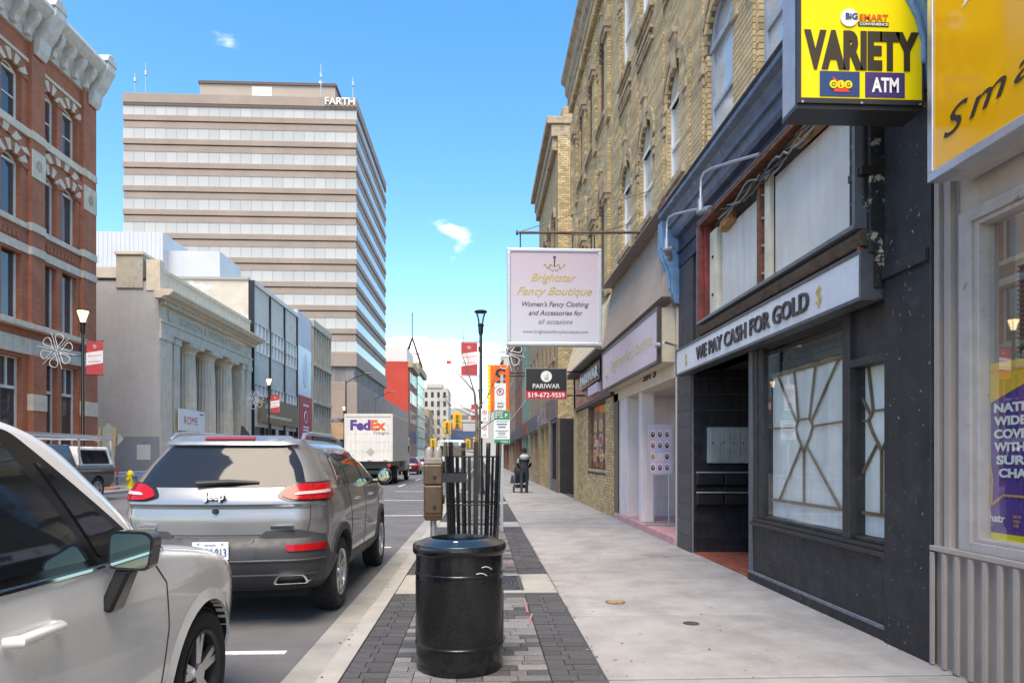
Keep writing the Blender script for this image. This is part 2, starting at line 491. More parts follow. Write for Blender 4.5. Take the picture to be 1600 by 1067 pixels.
# pavement of the near side: slabs, paver strip, concrete tree pads
walk = struct(MB().box(-.93, 3.6, -12, 420, -.085, -.02).build('sidewalk', joint_m))
y = 4.42-1.8*7
k = 0
while y < 95:
    MB().box(.826, 3.24, y+.015, y+1.8-.015, -.05, random.uniform(-.001, .002)).build('slab', slab_m, walk, bev=.006, seg=1)
    y += 1.8
struct(MB().box(.822, 3.24, y, 420, -.05, .001).build('far_sidewalk', slab_m))
pads = [(7.3, 8.45), (14.25, 15.3), (21.2, 22.25), (28.1, 29.2)]
pv = []
y = 2.0; row = 0
while y < 60:
    pad = next((p for p in pads if p[0]-.11 < y < p[1]), None)
    if pad: y = pad[1]+.005; continue
    h = .115
    for (a, b) in ((.46, .815), (-.915, -.62)):
        x = a + (0 if row % 2 else .0)
        parts = (a, a+(b-a)*(.5 if row % 2 else .36), b)
        for q in range(2): pv.append((parts[q]+.003, parts[q+1]-.003, y+.003, y+h-.003, 1))
    x = -.62
    while x < .455:
        wd = random.choice((.12, .17, .17, .23, .23, .29))
        if .455-(x+wd) < .1: wd = .455-x
        pv.append((x+.003, x+wd-.003, y+.003, y+h-.003, 1 if random.random() < .28 else 0)); x += wd
    y += h; row += 1
vis = sorted([p for p in pv if p[2] > 4.15], key=lambda p: p[2])[:300]
vset = set(vis)
pcache = {}
for p in vis:
    key = (round(p[1]-p[0], 3), p[4])
    if key not in pcache:
        hw = (p[1]-p[0])/2
        pcache[key] = MB().box(-hw, hw, -.0545, .0545, -.05, 0).mesh('paver', paver_d if p[4] else paver_m)
    inst(pcache[key], 'paver', walk, ((p[0]+p[1])/2, (p[2]+p[3])/2, random.uniform(-.003, .002)))
mb = MB()
for p in pv:
    if p not in vset: mb.box(p[0], p[1], p[2], p[3], -.05, random.uniform(-.003, .002), p[4])
stuff(mb.build('paving', [paver_m, paver_d], walk))
grate_m = M('cast_iron', (.09, .095, .105), .6, .5, n=(20, .25))
grate_b = M('grate_void', (.012, .012, .012), .9)
for (a, b) in pads:
    MB().box(-.915, -.5, a+.003, b-.003, -.05, .001).box(.47, .815, a+.003, b-.003, -.05, .001).box(-.5, .47, a+.003, a+.13, -.05, .001).box(-.5, .47, b-.1, b-.003, -.05, .001).build('tree_pad', kerb_m, walk)
    c = Vector((-.02, (a+b)/2+.015, 0)); half = .44
    g = thing('tree_grate', 'square cast iron grate with concentric slots behind the black bin' if a < 8 else 'square cast iron tree grate further along the paver strip', 'grate', (c.x, c.y, -.02), 'tree grates')
    if a > 8: g['label'] = {14.25: 'second iron tree grate along the strip, beyond the slatted tree guard', 21.2: 'third iron tree grate along the strip', 28.1: 'farthest iron tree grate along the strip'}[a]
    MB().box(c.x-.486, c.x+.486, a+.132, b-.102, -.05, -.018).build('pit', grate_b, g)
    mb = MB()
    for (r0, r1) in ((.10, .135), (.15, .185), (.20, .235), (.25, .285), (.30, .335), (.35, .385), (.40, .435), (.45, .485), (.50, .535), (.55, .60)):
        n = 48
        for i in range(n):
            if i % 12 == 0 and r0 > .12: continue
            t0, t1 = 2*math.pi*i/n, 2*math.pi*(i+1)/n
            q = [(c.x+r*math.cos(t), c.y+r*math.sin(t)) for r, t in ((r0, t0), (r1, t0), (r1, t1), (r0, t1))]
            if any(abs(x-c.x) > half+.03 or not a+.135 < y_ < b-.105 for x, y_ in q): continue
            mb.add([(x, y_, .001) for x, y_ in q]+[(x, y_, -.02) for x, y_ in q], [(0,1,2,3),(0,1,5,4),(1,2,6,5),(2,3,7,6),(3,0,4,7)])
    for t in (0, math.pi/2, math.pi, 1.5*math.pi):
        d = Vector((math.cos(t), math.sin(t), 0)); e = Vector((-d.y, d.x, 0))*.02
        p0, p1 = c+d*.1, c+d*(.46 if abs(d.x) > .5 else (b-a)/2-.12)
        mb.add([p0-e+Vector((0,0,.002)), p1-e+Vector((0,0,.002)), p1+e+Vector((0,0,.002)), p0+e+Vector((0,0,.002))], [(0,1,2,3)])
    mb.box(c.x-.486, c.x-.44, a+.132, b-.102, -.03, .003).box(c.x+.44, c.x+.486, a+.132, b-.102, -.03, .003)
    mb.box(c.x-.44, c.x+.44, a+.132, a+.17, -.03, .003).box(c.x-.44, c.x+.44, b-.14, b-.102, -.03, .003)
    mb.build('grate_frame', grate_m, g)
tan = M('brass_cover', (.42, .27, .12), .7, .2, n=(15, .3), dirt=((.2, .14, .09), 12, .5, .6))
for (x, y, r, m, lab) in ((1.34, 6.78, .085, tan, 'small tan round water valve cover in the sidewalk'), (1.83, 5.88, .062, grate_m, 'small dark round cover in the sidewalk near the storefront')):
    o = thing('valve_cover', lab, 'cover', (x, y, 0), 'valve covers in the sidewalk')
    MB().lathe([(r, -.01), (r, .006), (r*.82, .008), (r*.8, .004), (.001, .005)], (x, y, 0), 24).build('lid', m, o, smooth=True)
    MB().lathe([(r*1.03, -.01), (r*1.16, .0035), (r*1.03, .0055)], (x, y, 0), 24).build('rim', grate_m, o)
# paint marks on the road
lit_ = MB(); rq = random.Random(3)
for k in range(420):
    c_ = rq.random()
    x, y = ((.822+rq.gauss(0, .02), rq.uniform(3.6, 14)) if c_ < .45 else (3.17+rq.gauss(0, .02)-abs(rq.gauss(0, .03)), rq.uniform(4, 16)) if c_ < .65 else (-1.09+rq.gauss(0, .05), rq.uniform(3.6, 14)) if c_ < .85 else (rq.uniform(-.9, 3.1), rq.uniform(4, 14)))
    s_, a_ = rq.uniform(.004, .013), rq.uniform(0, 6.28); z_ = .004 if x > -1.06 else -.05
    p_ = [(x+s_*rq.uniform(.6, 1.3)*math.cos(a_+q), y+s_*rq.uniform(.5, 1.2)*math.sin(a_+q), z_+rq.uniform(0, .006)) for q in (0, 1.3, 2.6, 3.9, 5.1)]
    lit_.add(p_, [(0, 1, 2, 3, 4)], rq.randint(0, 2))
o = stuff(lit_.build('litter_crumbs', [M('crumb_leaf', (.20, .12, .05), .9), M('crumb_pale', (.45, .42, .38), .9), M('crumb_dark', (.06, .05, .04), .9)])); T(o, 'scattered crumbs and dead leaves along kerb, joints and wall foot', 'litter')
chalk = M('chalk_red', (.36, .16, .14), .9, dirt=((.18, .16, .155), 22, .46, .56))
for pts in (((.43, 6.35), (.44, 6.9)), ((.40, 5.85), (.47, 6.3)), ((.38, 9.1), (.42, 9.6)), ((.47, 8.05), (.47, 8.35)), ((2.35, 10.0), (3.1, 9.85)), ((2.45, 9.75), (3.0, 9.95)), ((-1.0, 10.2), (-.95, 10.9))):
    (xa_, ya_), (xb_, yb_) = pts
    d_ = Vector((xb_-xa_, yb_-ya_)).normalized(); n2 = Vector((-d_.y, d_.x))*.010
    MB().add([(xa_-n2.x, ya_-n2.y, .0065), (xa_+n2.x, ya_+n2.y, .0065), (xb_+n2.x, yb_+n2.y, .0065), (xb_-n2.x, yb_-n2.y, .0065)], [(0, 1, 2, 3)]).build('survey_mark', chalk, walk)
mk = struct(MB().box(-3.75, -1.50, 5.28, 5.36, -.05, -.046).build('road_marking', white_paint))
for (a, b, y) in ((-3.75, -1.50, 11.4), (-3.75, -1.5, 17.6), (-3.75, -1.5, 23.8), (-3.75, -1.5, 30.0)):
    MB().box(a, b, y, y+.09, -.05, -.046).build('stall_line', white_paint, mk)
for i in range(12):
    MB().box(-4.25, -4.15, 26+i*9, 29+i*9, -.05, -.046).build('lane_dash', white_paint, mk)
    MB().box(-11.6, -11.5, 24+i*9, 27+i*9, -.05, -.046).build('lane_dash', white_paint, mk)
for x in (-7.75, -7.5): MB().box(x, x+.1, 8, 110, -.05, -.046).build('centre_line', yellow_paint, mk)
# far side of the street
struct(MB().box(-15.2, -14.95, -12, 420, -.085, .06).build('far_kerb', kerb_m, bev=.02))
fw = struct(MB().box(-18.0, -15.2, -12, 420, -.085, .055).build('opposite_sidewalk', slab_m))
struct(MB().box(-60, -18.0, 32.5, 39.2, -.085, .05).build('vacant_lot', M('lot_asphalt', (.2, .195, .185), .95, n=(.8, .25))))

# ================================================================== right-hand row of buildings
X0 = 3.2
F = FR(X0)
def rwin(parent, F, ua, ub, va, vs_, vt, frame, glass, rec=.06, mid=True, tym=None, name='window', fw=.07):
    """sash window in an arched opening: vs_ spring, vt crown; tym = board filling the arch"""
    mb = MB()
    mb.fbox(F, ua, ua+fw, va, vs_, -rec-.06, -rec).fbox(F, ub-fw, ub, va, vs_, -rec-.06, -rec)
    mb.fbox(F, ua+fw, ub-fw, va, va+fw, -rec-.058, -rec+.002)
    if mid: mb.fbox(F, ua+fw, ub-fw, (va+vs_)/2-.03, (va+vs_)/2+.03, -rec-.055, -rec-.004)
    mb.fbox(F, ua, ub, vs_, vs_+fw, -rec-.06, -rec+.02)
    if vt > vs_+.02 and tym is None:
        P = arc(ua, ub, vs_, vt, 12); Q = arc(ua+fw, ub-fw, vs_, vt-fw, 12)
        for i in range(12): mb.fprism(F, [P[i], P[i+1], Q[i+1], Q[i]], -rec-.06, -rec+.004)
    w = mb.build(name, frame, parent)
    g = MB()
    g.add([F.p(ua, va, -rec-.04), F.p(ub, va, -rec-.04), F.p(ub, vs_, -rec-.04), F.p(ua, vs_, -rec-.04)], [(0, 1, 2, 3)])
    if vt > vs_+.02 and tym is None:
        P = arc(ua, ub, vs_, vt, 12); g.add([F.p(u, v, -rec-.04) for u, v in P], [tuple(range(13))])
    g.build('pane', glass, w)
    if tym is not None and vt > vs_+.02:
        P = arc(ua, ub, vs_, vt, 12); MB().fprism(F, P, -rec-.06, -rec).build('tympanum', tym, w)
    return w

greyframe = M('grey_blue_frame', (.33, .36, .42), .55, n=(5, .15))
palewin = M('pale_sash_glass', (.44, .45, .45), .08, spec=1.0, n=(.8, .35))
board = M('cream_board', (.52, .44, .33), .8, n=(4, .15), b=(30, .3), streak=((.35, .28, .2), .5))
stone_sill = buffstone

def upper_wall(parent, y0, y1, z0, z1, wins, nmax, near, style):
    """buff brick upper wall; wins = (ua,ub,va,vs,vt)"""
    ops = [(a, b, c, e) for (a, b, c, d, e) in wins]
    mb = MB(); holes(mb, F, y0, y1, z0, z1, ops, .30)
    mb.fbox(F, y0, y1, z0, z1, -.9, -.45)
    for (a, b, c, d, e) in wins:
        if e > d: arch_fill(mb, F, a, b, d, e, -.3, .0)
    wall = mb.build('upper_wall', buff_mortar, parent)
    bl = bricks(F, y0, y1, z0+.005, z1, ops, arches=[(a, b, d, e, .2) for (a, b, c, d, e) in wins if e > d])
    lay(F, bl, wall, buff, near, nmax)
    for (a, b, c, d, e) in wins:
        # reveal bricks on both jambs
        for uu, sg in ((a, -1), (b, 1)):
            jm = MB(); z = c+.01; r = 0
            while z < d-.03:
                jm.hexa([F.p(uu, z, -.06), F.p(uu-sg*.012, z, -.06), F.p(uu-sg*.012, z, .0), F.p(uu, z, .0), F.p(uu, z+.064, -.06), F.p(uu-sg*.012, z+.064, -.06), F.p(uu-sg*.012, z+.064, .0), F.p(uu, z+.064, .0)])
                z += .075; r += 1
            stuff(jm.build('reveal_bricks', buff, wall))
        if e > d:
            am = MB(); n_ = 13
            arch_ring(am, F, a, b, d, e, .12, -.05, .03, n=n_, gap=.06); am.build('arch', buff, wall)
            am = MB(); arch_ring(am, F, a-.125, b+.125, d, e+.125, .10, .0, .05, n=11, gap=.03); am.build('hood_mould', buffstone, wall)
        # keystone bracket, label stops, sill with corbels
        mb = MB(); u = (a+b)/2
        mb.fprism(F, [(u-.09, e-.16), (u+.09, e-.16), (u+.13, e+.42), (u-.13, e+.42)], .0, .07)
        mb.fprism(F, [(u-.15, e+.40), (u+.15, e+.40), (u+.15, e+.50), (u-.15, e+.50)], .0, .10)
        mb.build('keystone', buffstone, wall, bev=.02)
        for uu in (a-.13, b+.13):
            MB().fbox(F, uu-.11, uu+.11, d-.26, d-.10, .0, .07).fbox(F, uu-.08, uu+.08, d-.40, d-.27, .0, .05).build('label_stop', buffstone, wall, bev=.02)
        MB().fbox(F, a-.14, b+.14, c-.12, c, -.16, .10).fbox(F, a-.10, b+.10, c-.19, c-.122, -.05, .05).build('sill', stone_sill, wall, bev=.012)
    return wall

# ---------------------------------------------------------------- brick building over the black storefront
B1 = thing('brick_building', 'buff brick building with arched windows above the black vacant storefront', 'building', (X0, 7.6, 0))
w1 = [(6.70, 7.75, 5.55, 7.14, 7.72), (8.50, 9.55, 5.55, 7.14, 7.72), (5.0, 6.0, 5.55, 7.14, 7.72),
      (6.70, 7.75, 9.9, 11.7, 12.3), (8.50, 9.55, 9.9, 11.7, 12.3), (5.0, 6.0, 9.9, 11.7, 12.3)]
upper_wall(B1, 4.65, 10.2, 5.25, 14.4, w1, 300, (2.2, 7.5, 6.3), 0)
for (a, b, c, d, e) in w1: rwin(B1, F, a, b, c, d, e, greyframe, palewin, fw=.085)
# stepped brick pier edges (quoins) beside the windows
for (ya, yb) in ((7.80, 8.44), (9.62, 10.16)):
    mb = MB(); z = 5.3
    while z < 9.2:
        mb.fbox(F, ya, yb, z, z+.064, .012, .045); z += .075
    stuff(mb.build('pier_bricks', buff, B1))
# roof and the body of the building
MB().box(X0+.9, 16, 4.65, 10.2, 2.9, 14.2).build('rear_body', buff_mortar, B1)
# cornice of the shop front
cor = MB()
cor.prof(F, [(.0, 4.98), (.0, 5.42), (.10, 5.42), (.30, 5.40), (.33, 5.36), (.33, 5.30), (.25, 5.27), (.20, 5.20), (.20, 5.13), (.15, 5.12), (.13, 5.02), (.09, 4.98)], 4.55, 10.95)
cor.build('cornice', cornice_p, B1, bev=.006)
MB().prof(F, [(-.02, 5.425), (-.02, 5.47), (.34, 5.425), (.35, 5.405)], 4.53, 10.98).build('cornice_flashing', M('lead_flashing', (.24, .25, .27), .5, .4, n=(8, .3)), B1)
fz = MB(); fz.fbox(F, 4.65, 10.95, 4.50, 4.978, -.2, .02)
fz.fbox(F, 4.65, 10.95, 4.72, 4.76, .02, .05)
fz.build('frieze', navy_paint, B1)
def console(parent, yc, name='console_bracket'):
    mb = MB()
    P = [(.0, 3.92), (.07, 3.94), (.10, 4.02), (.13, 4.15), (.13, 4.35), (.17, 4.5), (.25, 4.66), (.30, 4.86), (.30, 5.26), (.0, 5.26)]
    mb.prof(F, P, yc-.11, yc+.11)
    o = mb.build(name, blue_paint, parent, bev=.008)
    MB().prof(F, [(.131, 4.16), (.16, 4.18), (.16, 4.32), (.20, 4.48), (.28, 4.63), (.33, 4.84), (.30, 4.85), (.25, 4.68), (.17, 4.52), (.131, 4.36)], yc-.05, yc+.05).build('scroll', blue_paint, o, bev=.01)
    MB().fbox(F, yc-.14, yc+.14, 5.26, 5.62, -.02, .24).build('bracket_cap', cornice_p, o, bev=.02)
    sc = MB()
    for j in range(4): sc.cyl(F.p(yc-.06, 4.02-j*.035, .09-j*.015), F.p(yc+.06, 4.02-j*.035, .09-j*.015), .025, n=8)
    sc.build('foot_leaf', M('bracket_wood', (.16, .11, .08), .8, n=(10, .4)), o)
    return o
console(B1, 11.0)
console(B1, 4.62)
MB().cyl((X0-.18, 10.9, 5.55), (X0-.18, 11.16, 5.55), .11, n=16).build('cornice_end_roll', rust, B1)
# piers at the right end: dark board pilaster and black pier with flaking paint
MB().fbox(FR(X0), 4.655, 5.21, .0, 4.02, -.3, .05).build('pilaster', black_paint, B1, bev=.006)
MB().fbox(FR(X0), 4.67, 5.20, 2.83, 2.93, .05, .085).build('pilaster_moulding', black_paint, B1, bev=.005)
flake = M('flaking_black', (.014, .014, .015), .6, n=(6, .4), b=(40, .4), dirt=((.48, .42, .34), 9, .58, .63))
MB().fbox(FR(X0), 5.215, 5.52, 3.05, 5.0, -.05, .16).build('side_pier', flake, B1, bev=.01)
MB().cyl(F.p(5.30, 3.42, .17), F.p(5.30, 5.0, .17), .05, n=12).build('downpipe', flake, B1)
MB().fbox(F, 5.20, 5.40, 3.66, 3.72, .10, .235).build('pipe_strap', dkmetal, B1)
MB().fbox(F, 5.22, 5.5, 2.78, 3.04, -.05, .12).build('pier_base', flake, B1)
# shop front ----------------------------------------------------------------
frm = M('shopfront_black', (.03, .028, .028), .5, n=(6, .3), dirt=((.10, .085, .07), 8, .62, .7))
sf = MB()
sf.fbox(F, 5.212, 7.98, .095, .66, -.25, .0).build('bulkhead', black_paint, B1)
MB().fbox(F, 5.212, 8.0, .0, .085, -.25, .03).build('plinth', black_paint, B1)
MB().fbox(F, 5.212, 8.0, .087, .112, -.02, .028).build('plinth_moulding', M('worn_edge', (.17, .17, .19), .6, n=(20, .4)), B1)
MB().fbox(F, 5.212, 7.90, .66, .70, -.25, .045).fbox(F, 5.212, 7.9, .702, .74, -.25, .02).build('window_sill', frm, B1, bev=.005)
fr_ = MB()
fr_.fbox(F, 7.66, 7.80, .742, 2.72, -.16, -.01)
fr_.fbox(F, 7.80, 7.90, .742, 2.72, -.25, .0)
fr_.fbox(F, 5.78, 5.90, .742, 2.72, -.14, .012)
fr_.fbox(F, 5.212, 5.25, .742, 2.23, -.14, .008)
fr_.fbox(F, 5.212, 5.78, 2.22, 2.29, -.14, .010)
fr_.fbox(F, 5.90, 7.66, 2.69, 2.76, -.14, .006)
fr_.fbox(F, 5.90, 7.66, .742, .775, -.14, -.02).fbox(F, 5.25, 5.78, .742, .775, -.14, -.02)
fr_.build('window_frame', frm, B1, bev=.004)
MB().fbox(F, 7.91, 8.02, .0, 2.76, -.35, .012).fbox(F, 8.025, 8.06, .0, 2.76, -.35, -.02).build('door_jamb', M('jamb_grey', (.10, .105, .115), .45, n=(8, .25)), B1, bev=.005)
MB().fbox(F, 5.212, 5.78, 2.292, 2.74, -.12, -.03).build('transom_panel', frm, B1)
for (a, b, c, d) in ((5.90, 7.66, .775, 2.69), (5.25, 5.78, .775, 2.22)):
    MB().add([F.p(a, c, -.045), F.p(b, c, -.045), F.p(b, d, -.045), F.p(a, d, -.045)], [(0, 1, 2, 3)]).build('display_pane', glassmat('shop_pane', (.95, .96, .95), 1.5, .22), B1)
# white sheet inside the windows with a brown painted sunburst lattice
sheet = M('white_sheet', (.70, .70, .685), .85, n=(1.8, .1), b=(5, .5), streak=((.5, .49, .46), .4))
latt = M('lattice_brown', (.17, .115, .065), .7)
def bar(mb, p, q, t=.016):
    p, q = Vector(p), Vector(q); d = (q-p).normalized(); n_ = Vector((-d.y, d.x))*t/2
    mb.fprism(F, [tuple(p-n_), tuple(q-n_), tuple(q+n_), tuple(p+n_)], -.115, -.095)
sh = MB(); ns = 40
for i in range(ns):
    a = 5.26+i*2.40/ns; b = 5.26+(i+1)*2.40/ns
    wa, wb = -.125+.006*math.sin(a*17), -.125+.006*math.sin(b*17)
    sh.add([F.p(a, .78, wa), F.p(b, .78, wb), F.p(b, 2.36, wb), F.p(a, 2.36, wa)], [(0, 1, 2, 3)])
sh.build('window_sheet', sheet, B1, smooth=True)
lm = MB()
for cy, lim in ((6.86, (5.99, 7.64)), (5.50, (5.26, 5.78))):
    P = [(cy+.19, 1.76), (cy+.13, 1.66), (cy, 1.50), (cy-.13, 1.66), (cy-.19, 1.76), (cy-.12, 1.84), (cy+.12, 1.84)]
    P = [(q, z) for q, z in P]
    for i in range(len(P)): bar(lm, P[i], P[(i+1) % len(P)])
    def cl(p, q):
        (a, b), (c, d) = p, q
        for lo, s_ in ((lim[0], 1), (lim[1], -1)):
            if (c-lo)*s_ < 0:
                t = (lo-a)/(c-a); c, d = lo, b+(d-b)*t
        return (c, d)
    for p, q in (((cy-.12, 1.84), (cy-.24, 2.36)), ((cy+.12, 1.84), (cy+.22, 2.36)), ((cy-.16, 1.81), (cy-.68, 2.36)), ((cy+.16, 1.81), (cy+.62, 2.36)),
                 ((cy-.19, 1.76), (cy-.9, 1.78)), ((cy+.19, 1.76), (cy+.9, 1.78)), ((cy, 1.50), (cy, .97)), ((cy+.06, 1.56), (cy+.58, .97)), ((cy-.06, 1.56), (cy-.72, .97))):
        if lim[0] < p[0] < lim[1]: bar(lm, p, cl(p, q))
    bar(lm, (lim[0], .97), (lim[1], .97), .03)
bar(lm, (6.02, .79), (6.02, 2.36), .05)
bar(lm, (5.95, 2.37), (7.64, 2.37), .04)
lm.build('sunburst_lattice', latt, B1)
MB().fbox(F, 5.25, 7.66, .3, 2.75, -.9, -.6).build('shop_back', M('shop_gloom', (.10, .09, .08), .9), B1)
MB().fbox(F, 5.25, 7.66, 2.74, 2.76, -.6, -.16).fbox(F, 5.25, 7.66, .70, .74, -.6, -.16).build('display_floor', M('shop_gloom2', (.16, .14, .12), .9), B1)
# alcove: tiled pier, tiled wall, red tile floor, ceiling, door at the back
tile_m = M('black_tile', (.020, .019, .023), .35, n=(5, .3), rnd=.2, dirt=((.10, .095, .10), 6, .62, .72))
tile_f = M('pier_tile', (.055, .05, .06), .45, n=(5, .25), rnd=.15, dirt=((.42, .33, .24), 7, .69, .72))
grout = M('grout', (.20, .19, .195), .9)
tw = MB().box(X0+.002, X0+2.2, 10.22, 10.95, 0, 4.5).build('alcove_wall', grout, B1)
tm = MB().box(-.0575, .0575, -.006, .006, -.1175, .1175).mesh('tile', tile_m)
for r in range(12):
    for c_ in range(9):
        inst(tm, 'tile', tw, (X0+.075+c_*.12, 10.216, .125+r*.24))
pf = MB().box(X0-.012, X0+.001, 10.205, 10.96, 0, 3.0).build('pier_face', grout, B1)
tp = MB().box(-.006, .006, -.372, .372, -.1175, .1175).mesh('tile', tile_f)
for r in range(12): inst(tp, 'tile', pf, (X0-.016, 10.585, .125+r*.24))
MB().fbox(F, 10.2, 10.95, 3.0, 4.5, -.2, .0).build('pier_upper', M('pier_upper_dark', (.045, .045, .055), .6, n=(5, .3), b=(30, .3)), B1)
al = MB().box(X0+.012, X0+2.2, 8.03, 10.21, -.04, -.012).build('alcove_floor', grout, B1)
rt = M('red_floor_tile', (.26, .075, .045), .6, n=(18, .3), rnd=.25, dirt=((.35, .2, .15), 8, .6, .75))
rm_ = MB().box(-.046, .046, -.046, .046, -.01, .012).mesh('tile', rt)
cnt = 0
for i in range(22):
    for j in range(8): inst(rm_, 'tile', al, (X0+.065+j*.1, 8.09+i*.1, 0))
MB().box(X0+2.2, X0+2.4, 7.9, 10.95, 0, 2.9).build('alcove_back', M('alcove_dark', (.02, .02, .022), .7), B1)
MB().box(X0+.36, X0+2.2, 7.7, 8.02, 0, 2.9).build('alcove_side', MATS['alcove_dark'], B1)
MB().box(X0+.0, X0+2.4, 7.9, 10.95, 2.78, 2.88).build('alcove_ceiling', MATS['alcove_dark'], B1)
MB().fbox(F, 5.212, 10.2, 2.78, 4.498, -.45, -.04).build('fascia_backing', M('fascia_old_wood', (.10, .065, .045), .85, n=(8, .4), b=(30, .4)), B1)
# mailboxes and letter racks on the tiled wall
mail_m = M('mailbox_grey', (.33, .335, .33), .55, .2, n=(7, .2), dirt=((.20, .11, .06), 9, .63, .68))
mx = thing('mailbox_unit', 'grey metal four-door mailbox on the black tiled wall of the alcove', 'mailbox', (X0+.6, 10.2, 1.35))
MB().box(X0+.215, X0+.87, 10.12, 10.209, 1.36, 1.90).build('case', mail_m, mx, bev=.006)
for j in range(4):
    a = X0+.235+j*.155
    d = MB().box(a+.006, a+.149, 10.105, 10.119, 1.39, 1.87).build('door', mail_m, mx, bev=.004)
    MB().cyl((a+.035, 10.104, 1.66), (a+.035, 10.095, 1.66), .012, n=10).build('lock', dkmetal, d)
for (z, lab) in ((1.10, 'upper black letter rack below the grey mailboxes'), (.80, 'lower black letter rack below the grey mailboxes')):
    lr = thing('letter_rack', lab, 'rack', (X0+.4, 10.2, z), 'letter racks in the alcove')
    for j in range(2):
        a = X0+.04+j*.42
        MB().loop2([(a, 10.209, z-.10), (a, 10.11, z-.06), (a, 10.09, z+.10), (a, 10.209, z+.14)], [(a+.40, 10.209, z-.10), (a+.40, 10.11, z-.06), (a+.40, 10.09, z+.10), (a+.40, 10.209, z+.14)]).build('tray', M('black_plastic', (.018, .018, .019), .4, n=(9, .2)), lr, bev=.01)
    MB().cyl((X0+.02, 10.085, z+.12), (X0+.9, 10.085, z+.12), .014, n=8).build('rail', galv, lr)

# ---------------------------------------------------------------- signs of the black storefront
sg = thing('shop_sign', 'long white WE PAY CASH FOR GOLD sign over the black storefront', 'sign', (X0-.1, 7.8, 2.72))
FS = FR(2.99)
MB().fbox(FS, 5.24, 10.35, 2.70, 3.07, -.20, -.022).build('sign_case', M('sign_case_slate', (.06, .075, .085), .4, n=(6, .2)), sg)
MB().fbox(FS, 5.235, 10.355, 2.685, 2.715, -.12, .012).fbox(FS, 5.235, 10.355, 3.055, 3.085, -.12, .012).fbox(FS, 5.235, 5.262, 2.715, 3.055, -.12, .012).fbox(FS, 10.33, 10.355, 2.715, 3.055, -.12, .012).build('sign_frame', M('sign_frame_dark', (.07, .075, .085), .4, n=(9, .2)), sg)
MB().fbox(FS, 5.262, 10.33, 2.715, 3.055, -.022, .0).build('sign_panel', M('sign_panel_grey', (.66, .65, .68), .3, n=(1.5, .07), streak=((.5, .48, .5), .35)), sg)
charc = M('letter_charcoal', (.045, .04, .045), .5)
text(sg, 'WE PAY CASH FOR GOLD', FS, 7.72, 2.795, .185, charc, w=.012, width=3.25, bold=.012, ext=.02)
text(sg, '$', FS, 5.92, 2.80, .17, goldp, w=.006, bold=.01, width=.10)
text(sg, '$', FS, 9.85, 2.80, .17, goldp, w=.006, bold=.01, width=.10)
us = thing('empty_sign_box', 'stripped rusty sign box with pale bare panels above the gold sign', 'sign', (X0-.1, 7.2, 3.26))
FU = FR(2.95)
MB().fbox(FU, 5.26, 9.22, 4.58, 4.63, -.24, .0).build('top_rail', rust, us, bev=.004)
MB().fbox(FU, 5.26, 9.22, 4.632, 4.645, -.24, .004).fbox(FU, 5.26, 9.22, 3.255, 3.29, -.24, .012).fbox(FU, 5.26, 5.30, 3.29, 4.58, -.24, .006).fbox(FU, 9.205, 9.226, 3.29, 4.58, -.24, .006).build('outer_trim', M('slate_trim', (.15, .16, .18), .45, .3, n=(8, .2)), us)
MB().fbox(FU, 9.13, 9.204, 3.29, 4.58, -.24, -.005).fbox(FU, 9.08, 9.11, 3.29, 4.58, -.24, -.06).build('end_post', maroon, us)
pn = M('bare_panel', (.60, .58, .545), .6, .1, n=(1.2, .12), b=(12, .15), dirt=((.33, .27, .21), 3.5, .64, .75), streak=((.42, .38, .34), .4))
for (a, b) in ((5.31, 7.12), (7.44, 8.02), (8.03, 8.72)):
    MB().fbox(FU, a, b, 3.30, 4.42 if a < 7 else 4.36, -.19, -.17).build('panel', pn, us, bev=.003)
MB().fbox(FU, 8.78, 9.05, 3.30, 4.45, -.20, -.12).build('panel', M('cream_strip', (.62, .57, .46), .6, n=(4, .15)), us)
MB().fbox(FU, 7.17, 7.30, 3.30, 4.52, -.18, -.13).build('panel', MATS['cream_strip'], us)
MB().fbox(FU, 7.33, 7.41, 3.30, 4.56, -.19, -.09).build('post', rust, us)
for z in (3.45, 3.75, 4.05, 4.3):
    MB().cyl(FU.p(7.30, z, -.12), FU.p(7.42, z+.02, -.10), .013, n=8).build('clip', galv, us)
for z in (3.6, 4.1): MB().cyl(FU.p(8.92, z, -.12), FU.p(8.92, z, -.105), .02, n=10).build('bolt', dkmetal, us)
MB().fbox(FU, 5.3, 9.1, 3.29, 4.58, -.24, -.21).build('back_board', M('sooty_wood', (.05, .04, .035), .9, n=(6, .4)), us)
wood_o = M('broken_wood', (.36, .19, .07), .85, n=(10, .4), b=(40, .5))
MB().hexa([FU.p(8.2,4.34,-.16),FU.p(8.55,4.30,-.16),FU.p(8.55,4.30,-.06),FU.p(8.2,4.34,-.06),FU.p(8.2,4.46,-.16),FU.p(8.5,4.42,-.16),FU.p(8.5,4.42,-.06),FU.p(8.2,4.46,-.06)]).build('splintered_block', wood_o, us, bev=.01)
MB().hexa([FU.p(5.7,4.42,-.16),FU.p(6.5,4.44,-.16),FU.p(6.5,4.44,-.05),FU.p(5.7,4.42,-.05),FU.p(5.8,4.56,-.16),FU.p(6.4,4.54,-.16),FU.p(6.4,4.54,-.05),FU.p(5.8,4.56,-.05)]).build('splintered_block', wood_o, us, bev=.01)
